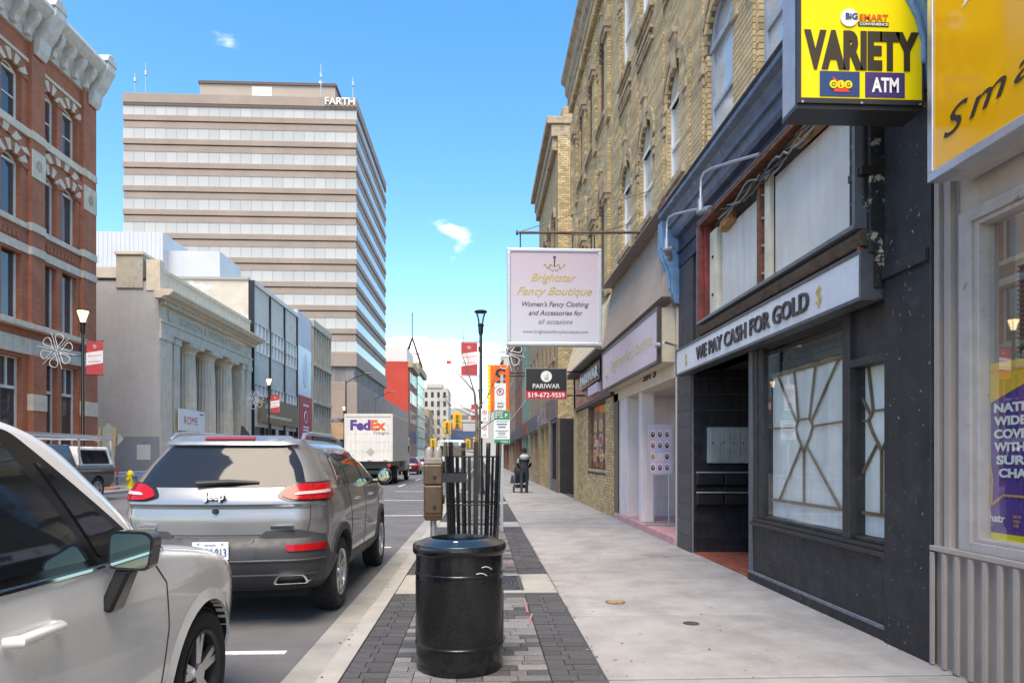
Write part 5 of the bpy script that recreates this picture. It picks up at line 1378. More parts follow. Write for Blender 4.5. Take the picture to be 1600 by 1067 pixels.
MB().cyl((-25.5, 110, 57.5), (-25.5, 110, 60.4), .35, n=12).cyl((-25.5, 110, 60.4), (-25.5, 110, 61), .55, n=12).build('flue', alu, TW)
for (x, h) in ((-49.5, 3), (-48, 4.6), (-23.2, 5), (-18.6, 3.2)):
    MB().cyl((x, YT0+.5, 53.3), (x, YT0+.5, 53.3+h), .07, n=6).cyl((x, YT0+.5, 53.3+h*.6), (x, YT0+.5, 53.3+h*.6+.6), .2, n=8).build('antenna', galv, TW)
text(TW, 'FARTH', FC(YT0-.05), -20.35, 52.15, 1.05, M('letter_white', (.8, .8, .8), .5), w=.12, width=4.2, bold=.01, ext=.15)
for j in range(3):
    MB().box(-24+j*.01, -18.2, YT0-.9, YT0-.62, 4.0+j*0, 6.4).build('lit_fascia', M('orange_fascia', (.42, .26, .14), .5, n=(.5, .4)), TW) if j == 0 else None
MB().box(-24, -18.2, YT0-.9, YT0-.62, .1, 3.6).build('shop_pane', winglass, TW)

# ---------------------------------------------------------------- far end of the street
RW = thing('brick_building', 'far building with a blank bright red side wall and white top storey', 'building', (XL, 180, 0))
MB().box(-30, XL, 169, 188, 0, 25).build('wall', M('bright_red_wall', (.48, .055, .035), .8, n=(.2, .08)), RW)
MB().box(XL+.01, XL+.3, 169.5, 188, 0, 24).build('brick_front', redbr, RW)
for z in (5, 10, 15, 20):
    for j in range(5): MB().box(XL+.3, XL+.36, 171+j*3.4, 173+j*3.4, z, z+3).build('window', winglass, RW)
MB().box(XL, XL+1.2, 169, 188, 23.6, 25).build('cornice', buffstone, RW)
MB().box(-30, XL-.5, 171, 187, 25, 28.8).build('top_storey', M('pale_top', (.62, .61, .59), .8), RW)
GT = thing('glass_tower', 'far green glass building with a pyramid spire on its roof', 'building', (XL, 200, 0))
MB().box(-30, XL, 188.2, 216, 0, 27).build('wall', redbr, GT)
gg = M('green_glass', (.16, .32, .28), .15, n=(.3, .2))
for j in range(7):
    for z in range(8): MB().box(XL, XL+.4, 190+j*3.4, 193.2+j*3.4, 1+z*3.0, 3.8+z*3.0).build('pane', gg, GT)
MB().box(XL-.3, XL+.9, 188.2, 216, 25.5, 27.4).build('cornice', buffstone, GT)
for s_ in ((-22, 190), (-16.8, 190), (-16.8, 196), (-22, 196)): MB().cyl((s_[0], s_[1], 27), (-19.4, 193, 35), .22, n=6).build('spire_leg', dkmetal, GT)
MB().cyl((-19.4, 193, 34.5), (-19.4, 193, 42), .14, n=6).cyl((-22, 190, 30), (-16.8, 190, 30), .12, n=6).build('spire', dkmetal, GT)
ST = thing('stone_tower', 'far pale stone office block with a flag on its roof', 'building', (-17, 262, 0))
stn = M('far_stone', (.46, .42, .36), .9, n=(.2, .12))
MB().box(-22.5, -12.4, 258, 280, 0, 27.5).box(-20.5, -14.6, 257.6, 280, 27.5, 29).build('wall', stn, ST)
for r in range(7):
    for c_ in range(4): MB().box(-21.2+c_*2.3, -20.2+c_*2.3, 257.9, 258, 3.5+r*3.4, 5.5+r*3.4).build('window', winglass, ST)
MB().cyl((-13, 259, 27.5), (-13, 259, 38), .12, n=6).box(-13, -11.4, 259, 259.05, 36.6, 37.9).build('flagpole', redp, ST)
EB = thing('far_building', 'grey modern building closing the end of the street', 'building', (0, 300, 0))
MB().box(-14.5, 60, 292, 320, 0, 22.5).build('wall', M('end_grey', (.42, .40, .38), .8, n=(.1, .1)), EB)
MB().box(-14.2, -2, 291.8, 292, 5, 12.5).build('blue_front', M('end_blue', (.05, .08, .16), .4), EB)
MB().box(-14.2, -8, 291.7, 291.9, 12.8, 16.2).build('purple_front', M('end_purple', (.28, .14, .28), .6, n=(.3, .5)), EB)
for j in range(3): MB().box(-14.0+j*5, -10.5+j*5, 291.8, 292, 17.8, 19.4).build('window', winglass, EB)
far_shop_l = []
for j, (y0, y1, h, m) in enumerate(((216.5, 236, 15, redbr), (236, 255, 18, tanbr))):
    b_ = thing('shop_building', ('red brick' if j == 0 else 'tan brick')+' low block beyond the green glass building', 'building', (XL, y0, 0), 'far blocks on the left')
    MB().box(-30, XL, y0, y1, 0, h).build('wall', m, b_)
    for z in (5, 9, 12.5):
        for k in range(5): MB().box(XL, XL+.05, y0+1.5+k*3.6, y0+3+k*3.6, z, z+2).build('window', winglass, b_)
rs_ = thing('guard_rail', 'galvanised guard rail along the vacant lot below the grey wall', 'guard rail', (-18.1, 35.8, 0))
MB().prof(FL(-18.05), [(.0, .45), (.06, .5), (.0, .58), (.06, .66), (.0, .72), (-.03, .72), (-.03, .45)], 32.7, 39.0).build('rail', galv, rs_)
for k in range(4): MB().box(-18.2, -18.09, 33+k*1.9, 33.12+k*1.9, .05, .74).build('post', galv, rs_)
pk = thing('lot_fence', 'low concrete barrier wall across the vacant lot', 'barrier', (-25, 38.6, 0))
MB().box(-45, -18.6, 38.4, 38.7, .05, .5).build('wall', kerb_m, pk)
# ================================================================== vehicles
def pch(xs, ys, x):
    xs = np.array(xs, float); ys = np.array(ys, float)
    h = np.diff(xs); d = np.diff(ys)/h; m = np.zeros_like(ys)
    for i in range(1, len(xs)-1): m[i] = 0 if d[i-1]*d[i] <= 0 else 2*d[i-1]*d[i]/(d[i-1]+d[i])
    m[0], m[-1] = d[0], d[-1]
    i = np.clip(np.searchsorted(xs, x)-1, 0, len(xs)-2); t = (x-xs[i])/h[i]
    return (2*t**3-3*t**2+1)*ys[i]+(t**3-2*t**2+t)*h[i]*m[i]+(-2*t**3+3*t**2)*ys[i+1]+(t**3-t**2)*h[i]*m[i+1]
class Shell:
    """car body: horizontal outlines stacked by height. rows: z, y rear, y front, half width, rear radius, front radius, rear bow, front bow"""
    def __init__(s, rows, plan=((0, .96), (.25, 1), (.7, 1), (1, .93)), L=4.6, nz=60):
        s.rows = np.array(rows, float); s.plan = plan; s.L = L
        s.zs = np.concatenate([np.linspace(a, b, max(3, int(nz*(b-a)/(rows[-1][0]-rows[0][0]))), endpoint=False) for a, b in zip(s.rows[:-1, 0], s.rows[1:, 0])]+[[s.rows[-1, 0]]])
        s.rings = [s.ring(z) for z in s.zs]
        V = []; Fc = []
        for z, r in zip(s.zs, s.rings):
            half = [(x, y, z) for x, y in r]; full = half+[(-x, y, z) for x, y, _z in reversed(half[1:-1])]
            V.append(full)
        n = len(V[0]); s.n = n
        s.V = [p for q in V for p in q]
        for i in range(len(V)-1):
            for j in range(n): Fc.append((i*n+j, i*n+(j+1) % n, (i+1)*n+(j+1) % n, (i+1)*n+j))
        Fc.append(tuple(reversed(range(n)))); Fc.append(tuple((len(V)-1)*n+j for j in range(n)))
        s.F = Fc
        s.bvh = BVHTree.FromPolygons([Vector(v) for v in s.V], Fc)
    def ring(s, z):
        g = [float(pch(s.rows[:, 0], s.rows[:, k], z)) for k in range(1, 8)]
        yr, yf, w, rr, rf, br, bf = g
        rr = min(rr, w*.9); rf = min(rf, w*.9)
        def pw(y): return w*np.interp(y/s.L, [p[0] for p in s.plan], [p[1] for p in s.plan])
        pts = []
        xr = pw(yr+rr)-rr
        for i in range(9): x = xr*i/9; pts.append((x, yr+br*(x/w)**2))
        yc = yr+br*(xr/w)**2
        for i in range(10):
            t = math.pi/2*i/10; pts.append((xr+rr*math.sin(t), yc+rr*(1-math.cos(t))))
        y0 = yc+rr; xf_ = pw(yf-rf)-rf; ycf = yf-bf*(xf_/w)**2; y1 = ycf-rf
        if y1 < y0: y0 = y1 = (y0+y1)/2
        for i in range(26): y = y0+(y1-y0)*i/26; pts.append((pw(y), y))
        for i in range(10):
            t = math.pi/2*i/10; pts.append((xf_+rf*math.cos(t), y1+rf*math.sin(t)))
        for i in range(10): x = xf_*(1-i/9); pts.append((x, yf-bf*(x/w)**2))
        return pts
    def build(s, name, mats, parent, wheels=(), wr=.39):
        me = bpy.data.meshes.new(name); me.from_pydata(s.V, [], s.F)
        for m in mats: me.materials.append(m)
        o = bpy.data.objects.new(name, me); COL.objects.link(o)
        bm = bmesh.new(); bm.from_mesh(me); bmesh.ops.remove_doubles(bm, verts=bm.verts, dist=1e-5); bmesh.ops.recalc_face_normals(bm, faces=bm.faces); bm.to_mesh(me); bm.free()
        cut = []
        for (y, z) in wheels:
            for sg_ in (-1, 1):
                c = MB().cyl((sg_*.55, y, z), (sg_*1.5, y, z), wr, n=40).mesh('cut', list(mats))
                for p in c.polygons: p.material_index = len(mats)-1
                co = bpy.data.objects.new('cut', c); COL.objects.link(co); cut.append(co)
                b = o.modifiers.new('b', 'BOOLEAN'); b.object = co; b.operation = 'DIFFERENCE'; b.solver = 'EXACT'
                try: b.material_mode = 'TRANSFER'
                except Exception: pass
        dg = bpy.context.evaluated_depsgraph_get()
        m2 = bpy.data.meshes.new_from_object(o.evaluated_get(dg)); o.modifiers.clear(); o.data = m2; m2.name = name
        for c in cut: bpy.data.objects.remove(c)
        m2.polygons.foreach_set('use_smooth', [True]*len(m2.polygons))
        e = o.modifiers.new('es', 'EDGE_SPLIT'); e.split_angle = R(32)
        o.parent = parent
        return o
    def hit(s, a, b, mode, off):
        if mode == 'rear': o, d = Vector((a, -3, b)), Vector((0, 1, 0))
        elif mode == 'front': o, d = Vector((a, 9, b)), Vector((0, -1, 0))
        elif mode == 'right': o, d = Vector((3, a, b)), Vector((-1, 0, 0))
        elif mode == 'left': o, d = Vector((-3, a, b)), Vector((1, 0, 0))
        else: o, d = Vector((a, b, 4)), Vector((0, 0, -1))
        h = s.bvh.ray_cast(o, d)
        if h[0] is None:
            h = s.bvh.find_nearest(o+d*3)
        nn = h[1]
        if nn.dot(d) > 0: nn = -nn
        return h[0]+nn*off
    def wrap(s, sv, z, off):
        """point at arc length sv from the rear centre, height z"""
        r = s.ring(z); acc = 0
        for p, q in zip(r, r[1:]):
            d = math.dist(p, q)
            if acc+d >= abs(sv):
                t = (abs(sv)-acc)/max(d, 1e-6); x = p[0]+(q[0]-p[0])*t; y = p[1]+(q[1]-p[1])*t
                nx, ny = (q[1]-p[1])/max(d, 1e-6), -(q[0]-p[0])/max(d, 1e-6)
                return Vector(((x+nx*off)*(1 if sv >= 0 else -1), y+ny*off, z))
            acc += d
        return Vector((0, 0, z))
    def patch(s, name, poly, mode, mat, parent, off=.004, step=.06, th=.012):
        f = (lambda a, b, o: s.wrap(a, b, o)) if mode == 'wrap' else (lambda a, b, o: s.hit(a, b, mode, o))
        P = [Vector(p) for p in poly]; dense = []
        for p, q in zip(P, P[1:]+P[:1]):
            k = max(1, int((q-p).length/step))
            dense += [p+(q-p)*i/k for i in range(k)]
        n = len(dense); pts = list(dense)
        def inside(x, y):
            c = False
            for p, q in zip(P, P[1:]+P[:1]):
                if (p.y > y) != (q.y > y) and x < (q.x-p.x)*(y-p.y)/(q.y-p.y)+p.x: c = not c
            return c
        xs = [p.x for p in P]; ys = [p.y for p in P]
        x = min(xs)+step/2
        while x < max(xs):
            y = min(ys)+step/2
            while y < max(ys):
                if inside(x, y) and min((Vector((x, y))-d).length for d in dense) > step*.45: pts.append(Vector((x, y)))
                y += step
            x += step
        vo, eo, fo, *_ = delaunay_2d_cdt(pts, [(i, (i+1) % n) for i in range(n)], [], 1, 1e-5)
        mb = MB(); v3 = [f(v.x, v.y, off) for v in vo]
        mb.add(v3, fo)
        bnd = [f(p.x, p.y, off) for p in dense]; bin_ = [f(p.x, p.y, off-th) for p in dense]
        mb.loop2(bnd, bin_, caps=False)
        o = mb.build(name, mat, parent, smooth=True)
        return o
    def line(s, name, pts, mode, mat, parent, r=.004, off=.0, step=.05):
        f = (lambda a, b, o: s.wrap(a, b, o)) if mode == 'wrap' else (lambda a, b, o: s.hit(a, b, mode, o))
        P = []
        for p, q in zip(pts, pts[1:]):
            p, q = Vector(p), Vector(q); k = max(1, int((q-p).length/step)); P += [p+(q-p)*i/k for i in range(k)]
        P.append(Vector(pts[-1]))
        return MB().tube([f(p.x, p.y, off) for p in P], r, 6).build(name, mat, parent)
def rnd_poly(pts, r=.03, n=4):
    out_ = []; P = [Vector(p) for p in pts]
    for i, p in enumerate(P):
        a = (P[i-1]-p); b = (P[(i+1) % len(P)]-p); ra = min(r, a.length*.45); rb_ = min(r, b.length*.45)
        p0 = p+a.normalized()*ra; p1 = p+b.normalized()*rb_
        for k in range(n+1):
            t = k/n; q = p0*(1-t)**2+p*2*t*(1-t)+p1*t*t; out_.append((q.x, q.y))
    return out_
rim_m = M('alloy', (.55, .55, .56), .3, .9)
rim_d = M('alloy_dark', (.05, .05, .052), .4, .5)
def wheel(parent, x, y, z, r=.36, w=.23, side=1, spokes=5, two=False, simple=False, rimr=.62):
    """tyre with tread, rim and spokes; side +1 = outer face towards +X"""
    tr = MB(); n = 64 if not simple else 24
    pr = [(r*rimr, -w/2+.02), (r*.80, -w/2), (r*.93, -w/2+.01), (r*.985, -w/2+.045), (r, -w/2+.06), (r, w/2-.06), (r*.985, w/2-.045), (r*.93, w/2-.01), (r*.80, w/2), (r*rimr, w/2-.02)]
    tr.lathe(pr, (x, y, z), n, axis='x')
    ty = tr.build('wheel', rubber, parent, smooth=True)
    if not simple:
        td = MB()
        for i in range(60):
            t = 2*math.pi*i/60; t2 = t+.07
            for k, (u0, u1) in enumerate(((-w/2+.03, -w*.22), (-w*.19, -.012), (.012, w*.19), (w*.22, w/2-.03))):
                q = []
                for rr in (r*.985, r+.007):
                    for (u, tt) in ((u0, t+(.02 if k % 2 else 0)), (u1, t+(.02 if k % 2 else 0)+.012), (u1, t2+(.02 if k % 2 else 0)+.012), (u0, t2+(.02 if k % 2 else 0))):
                        q.append((x+u, y+rr*math.cos(tt), z+rr*math.sin(tt)))
                td.hexa(q)
        stuff(td.build('tread', rubber, ty))
    xo = x+side*(w/2-.035)
    rm = MB(); s_ = side
    rm.lathe([(r*rimr*1.03, s_*(w/2-.012)), (r*rimr*1.0, s_*(w/2-.005)), (r*rimr*.93, s_*(w/2-.02)), (r*rimr*.9, s_*(w/2-.1)), (.02, s_*(w/2-.11))], (x, y, z), n, axis='x', m=0)
    rm_o = rm.build('rim', [rim_d if two else rim_m], ty, smooth=True)
    sp = MB()
    for k in range(spokes):
        t0 = 2*math.pi*k/spokes+.3
        for dt in ((-.16, .16) if not two else (-.10, .10)):
            p0 = (t0+dt*.6, .045); p1 = (t0+dt*1.5, r*rimr*.96)
            q = []
            for (tt, rr, hw, xo_) in ((p0[0], p0[1], .024, .0), (p1[0], p1[1], .018, .012)):
                c = Vector((0, rr*math.cos(tt), rr*math.sin(tt))); e = Vector((0, -math.sin(tt), math.cos(tt)))*hw
                for (a, b) in ((-1, -.03), (1, -.03), (1, .0), (-1, .0)):
                    q.append((xo+s_*(b+xo_), y+c.y+e.y*a, z+c.z+e.z*a))
            sp.hexa(q)
    sp.cyl((xo-s_*.03, y, z), (xo+s_*.012, y, z), .055, n=16)
    sp.build('spokes', rim_m, ty)
    return ty

# ---------------------------------------------------------------- grey SUV, seen from behind
def suv_grey():
    J = thing('parked_suv', 'grey sport utility vehicle parked at the kerb with red tail lights, licence plate BTEX 813', 'car', (0, 0, 0))
    paint = M('grey_metallic', (.33, .32, .315), .4, .7, coat=.8, n=(.8, .04))
    plast = M('dark_cladding', (.045, .045, .05), .55, n=(6, .15))
    well = M('wheel_well', (.012, .012, .012), .9)
    rows = [ # z  yr   yf    w    rr  rf  br  bf
        (.30, .30, 4.30, .78, .30, .40, .12, .2),
        (.38, .14, 4.48, .86, .32, .45, .14, .25),
        (.48, .05, 4.56, .90, .34, .50, .16, .3),
        (.62, .00, 4.60, .915, .34, .5, .18, .3),
        (.74, .02, 4.61, .92, .34, .5, .18, .3),
        (.80, .09, 4.61, .925, .33, .5, .17, .3),
        (.95, .085, 4.58, .93, .32, .5, .17, .3),
        (1.06, .10, 4.50, .92, .31, .5, .18, .3),
        (1.09, .075, 4.35, .915, .31, .5, .18, .3),
        (1.16, .10, 3.95, .905, .31, .5, .18, .3),
        (1.26, .17, 3.38, .875, .31, .45, .18, .25),
        (1.42, .29, 3.02, .80, .30, .4, .17, .2),
        (1.56, .40, 2.68, .71, .28, .35, .15, .15),
        (1.63, .43, 2.45, .655, .26, .35, .14, .12),
        (1.665, .52, 2.25, .58, .25, .3, .12, .1),
        (1.685, .75, 2.0, .45, .2, .25, .10, .1),
        (1.692, 1.0, 1.8, .25, .15, .15, .05, .05)]
    B = Shell(rows, L=4.62)
    body = B.build('body', [paint, well], J, [(.98, .36), (3.68, .36)], .425)
    # lower cladding and bumper
    B.patch('bumper', [(-1.45, .315), (1.45, .315), (1.46, .56), (1.15, .62), (.96, .80), (.70, .865), (.42, .855), (.36, .80), (-.36, .80), (-.42, .855), (-.70, .865), (-.96, .80), (-1.15, .62), (-1.46, .56)], 'wrap', plast, J, off=.016, step=.05, th=.03)
    for sd in ('right', 'left'):
        B.patch('sill_cladding', [(1.38, .315), (3.28, .315), (3.28, .46), (1.38, .50)], sd, plast, J, off=.012, step=.07)
        for yw in (.98, 3.68):
            ar = []
            for i in range(25):
                t = math.pi*(-.06+1.12*i/24); ar.append((yw-.425*math.cos(t), .36+.425*math.sin(t)))
            arO = []
            for i in range(25):
                t = math.pi*(-.04+1.08*i/24); arO.append((yw-.50*math.cos(t), .36+.495*math.sin(t)))
            mb = MB(); inn = [B.hit(a, max(b, .31), sd, .022) for a, b in ar]; oo = [B.hit(a, max(b, .31), sd, .014) for a, b in arO]
            inb = [p+Vector((-.05 if sd == 'right' else .05, 0, 0)) for p in inn]; oob = [p+Vector((-.05 if sd == 'right' else .05, 0, 0)) for p in oo]
            for i in range(24):
                mb.add([inn[i], inn[i+1], oo[i+1], oo[i]], [(0, 1, 2, 3)]); mb.add([inn[i], inn[i+1], inb[i+1], inb[i]], [(0, 1, 2, 3)]); mb.add([oo[i], oo[i+1], oob[i+1], oob[i]], [(0, 1, 2, 3)])
            mb.build('arch_trim', plast, J, smooth=True)
        # side glass
        win = rnd_poly([(.86, 1.20), (1.20, 1.19), (3.20, 1.17), (2.55, 1.565), (1.55, 1.60), (.98, 1.54)], .05)
        B.patch('side_window_trim', win, sd, M('gloss_black_trim', (.012, .012, .013), .15), J, off=.004, step=.06)
        for (w0) in (rnd_poly([(.93, 1.235), (1.28, 1.225), (1.36, 1.555), (1.06, 1.515)], .04), rnd_poly([(1.36, 1.225), (2.18, 1.215), (2.12, 1.565), (1.44, 1.57)], .03), rnd_poly([(2.27, 1.21), (3.0, 1.205), (2.52, 1.53), (2.22, 1.56)], .03)):
            B.patch('side_window', w0, sd, darkglass, J, off=.009, step=.06)
        # door shut lines and handles
        ln = M('shut_line', (.02, .02, .02), .8)
        B.line('shut_line', [(1.40, .50), (1.46, .75), (1.36, 1.0), (1.33, 1.19)], sd, ln, J)
        B.line('shut_line', [(2.28, .48), (2.27, 1.19)], sd, ln, J)
        B.line('shut_line', [(3.22, .46), (3.27, .8), (3.20, 1.17)], sd, ln, J)
        for yh in (1.52, 2.42):
            p = B.hit(yh, 1.06, sd, .0); sx = 1 if sd == 'right' else -1
            MB().tube([p+Vector((sx*.004, 0, 0)), p+Vector((sx*.035, .03, .0)), p+Vector((sx*.038, .17, .0)), p+Vector((sx*.004, .20, 0))], .014, 8).build('door_handle', chrome, J, smooth=True)
        # mirror
        sx = 1 if sd == 'right' else -1; p = B.hit(2.98, 1.20, sd, 0)
        mm = MB(); c = p+Vector((sx*.15, .02, .06))
        mm.lathe([(.001, -.060), (.075, -.060), (.092, -.045), (.098, .0), (.085, .05), (.045, .085), (.001, .095)], tuple(c), 20, axis='y')
        mm.tube([p, p+Vector((sx*.08, .01, .0)), c], .028, 8)
        mi = mm.build('door_mirror', MATS['gloss_black_trim'], J, smooth=True)
        MB().lathe([(.074, -.062), (.001, -.063)], tuple(c), 20, axis='y').build('mirror_glass', M('mirror', (.36, .42, .38), .02, 1.0), mi)  # mirror colour dimmed and greened to stand for the surroundings it reflects
        # roof rail
        sxx = .60*sx
        MB().tube([(sxx+.01*sx, .62, 1.655), (sxx, .72, 1.715), (sxx, 1.0, 1.735), (sxx, 1.9, 1.735), (sxx, 2.25, 1.705), (sxx, 2.35, 1.65)], .02, 8).build('roof_rail', alu, J, smooth=True)
    # tail gate
    gp = rnd_poly([(-.73, 1.235), (.73, 1.235), (.66, 1.42), (.545, 1.60), (.30, 1.625), (-.30, 1.625), (-.545, 1.60), (-.66, 1.42)], .05)
    B.patch('rear_window', gp, 'rear', M('rear_glass', (.016, .019, .024), .05, spec=.35), J, off=.006, step=.06)
    B.patch('rear_spoiler', rnd_poly([(-.60, 1.60), (.60, 1.60), (.50, 1.668), (-.50, 1.668)], .03), 'rear', paint, J, off=.035, step=.05, th=.05)
    B.patch('brake_light', [(-.22, 1.632), (.22, 1.632), (.22, 1.65), (-.22, 1.65)], 'rear', M('lamp_dull_red', (.3, .03, .04), .2), J, off=.042, step=.05)
    lens = M('tail_lens', (.42, .006, .010), .15, spec=.3, coat=.15); lensw = M('tail_clear', (.60, .42, .40), .2, coat=.2)
    for s_ in (-1, 1):
        tl = rnd_poly([(s_*a, b) for a, b in ((.50, 1.15), (.55, 1.225), (.66, 1.275), (1.13, 1.285), (1.24, 1.15), (1.05, 1.11), (.62, 1.115))], .035)
        o = B.patch('tail_light_housing', tl, 'wrap', M('lamp_black', (.012, .012, .013), .2), J, off=.008, step=.05)
        tl2 = rnd_poly([(s_*a, b) for a, b in ((.54, 1.16), (.585, 1.22), (.68, 1.265), (1.10, 1.272), (1.20, 1.155), (1.04, 1.125), (.64, 1.13))], .03)
        B.patch('tail_light', tl2, 'wrap', lens, o, off=.018, step=.04)
        B.patch('tail_light_band', rnd_poly([(s_*a, b) for a, b in ((.65, 1.17), (.68, 1.195), (1.04, 1.212), (1.06, 1.185))], .02), 'wrap', lensw, o, off=.026, step=.04)
        B.line('lamp_joint', [(s_*.80, 1.12), (s_*.79, 1.275)], 'wrap', ln, o, r=.004, off=.022)
        B.patch('reflector', rnd_poly([(s_*.62, .685), (s_*.60, .74), (s_*.98, .745), (s_*1.0, .685)], .02), 'wrap', lens, J, off=.028, step=.04)
        B.line('shut_line', [(s_*.77, .83), (s_*.80, .95), (s_*.80, 1.11)], 'wrap', ln, J)
        # exhaust
        ex = MB(); pts = rnd_poly([(s_*.50, .40), (s_*.54, .475), (s_*.76, .475), (s_*.80, .40)], .03)
        A_ = [Vector((a, -.005+.16*(a/.9)**2, b)) for a, b in pts]; C_ = [Vector((a, .40, b)) for a, b in pts]; cc = sum(A_, Vector())/len(A_)
        I_ = [cc+(p-cc)*.86 for p in A_]; I2 = [p+Vector((0, .2, 0)) for p in I_]
        ex.loop2(A_, C_, caps=False); ex.loop2(A_, I_, caps=False); ex.loop2(I_, I2, caps=False); ex.build('exhaust_tip', chrome, J, smooth=True)
        MB().add([p+Vector((0, .1, 0)) for p in I_], [tuple(range(len(I_)))]).build('exhaust_hole', well, J)
    B.line('tailgate_crease', [(-.79, 1.055), (.79, 1.055)], 'wrap', paint, J, r=.010, off=-.003)
    for zc in (.60, .47): B.line('bumper_crease', [(-1.0, zc), (-.4, zc+.005), (.4, zc+.005), (1.0, zc)], 'wrap', plast, J, r=.012, off=.014)
    B.line('shut_line', [(-.77, .83), (-.45, .822), (.45, .822), (.77, .83)], 'wrap', ln, J, off=.012)
    B.patch('plate_recess', rnd_poly([(-.36, .62), (.36, .62), (.33, .80), (-.33, .80)], .03), 'rear', plast, J, off=.018, step=.05)
    yb = B.hit(0, .70, 'rear', 0).y-.035
    Fb = FC(yb)
    pl = MB().fbox(Fb, -.1525, .1525, .625, .777, -.012, .0).build('licence_plate', M('plate_white', (.74, .76, .78), .4, n=(4, .04)), J, bev=.004)
    pb_ = M('plate_blue', (.03, .09, .26), .4)
    text(pl, 'BTEX 813', Fb, 0, .655, .072, pb_, w=.004, width=.27, bold=.006, ext=.002)
    text(pl, 'ONTARIO', Fb, 0, .745, .015, pb_, w=.003, width=.09, ext=.001)
    MB().lathe([(.001, 0), (.009, 0), (.009, .004)], (.0, yb-.003, .695), 10, axis='y').build('crown_mark', pb_, pl)
    for s_ in (-.1, .1): MB().cyl((s_, yb, .765), (s_, yb-.006, .765), .008, n=8).build('plate_bolt', galv, pl)
    Fl = FC(min(B.hit(x, z, 'rear', 0).y for x in (0, .09) for z in (1.12, 1.15, 1.2))-.014)
    text(J, 'Jeep', Fl, .004, 1.130, .066, M('badge_edge', (.03, .03, .03), .5), w=.0, width=.188, bold=.05, ext=.008, name='badge_backing')
    text(J, 'Jeep', Fl, 0, 1.135, .062, M('badge_bright', (.85, .85, .86), .3), w=.013, width=.17, bold=.022, ext=.014, name='badge')
    Fe = FC(min(B.hit(x, z, 'rear', 0).y for x in (.46, .66) for z in (.87, .90))-.004)
    MB().fprism(Fe, rnd_poly([(.46, .872), (.66, .872), (.66, .90), (.46, .90)], .012), -.02, .004).build('badge', chrome, J)
    for (z, wd) in ((.90, .17), (.872, .15)): 
        Fm = FC(min(B.hit(x, z, 'rear', 0).y for x in (-.50, -.7) for z in (.87, .92))-.004); MB().fbox(Fm, -.60-wd/2, -.60+wd/2, z, z+.014, -.02, .004).build('badge', chrome, J)
    MB().lathe([(.001, -.03), (.022, -.03), (.028, .02)], (.0, B.hit(0, 1.035, 'rear', 0).y, 1.03), 14, axis='y').build('camera_eye', blackp, J)
    # wiper
    yw_ = B.hit(.1, 1.27, 'rear', 0).y-.03
    MB().tube([(.34, yw_+.045, 1.275), (.1, yw_, 1.285), (-.18, yw_-.005, 1.268)], [.012, .020, .028], 8).build('rear_wiper', blackp, J, smooth=True)
    MB().prof(FR(0), [(.02, 1.69), (.02, 1.70), (-.02, 1.70), (-.02, 1.69)], 1.15, 1.16).build('antenna_base', paint, J)
    MB().loop2([(-.03, .78, 1.685), (.03, .78, 1.685), (.025, .98, 1.69), (-.025, .98, 1.69)], [(-.006, .74, 1.80), (.006, .74, 1.80), (.006, .77, 1.80), (-.006, .77, 1.80)]).build('antenna_fin', blackp, J)
    for s_ in (-1, 1):
        for yw2 in (.98, 3.68): wheel(J, s_*.795, yw2, .36, .365, .235, s_, 5)
    MB().box(-.7, .7, .45, 4.2, .22, .32).build('underbody', well, J)
    return J
J = suv_grey()
J.location = (-2.30, 5.93, -.05)

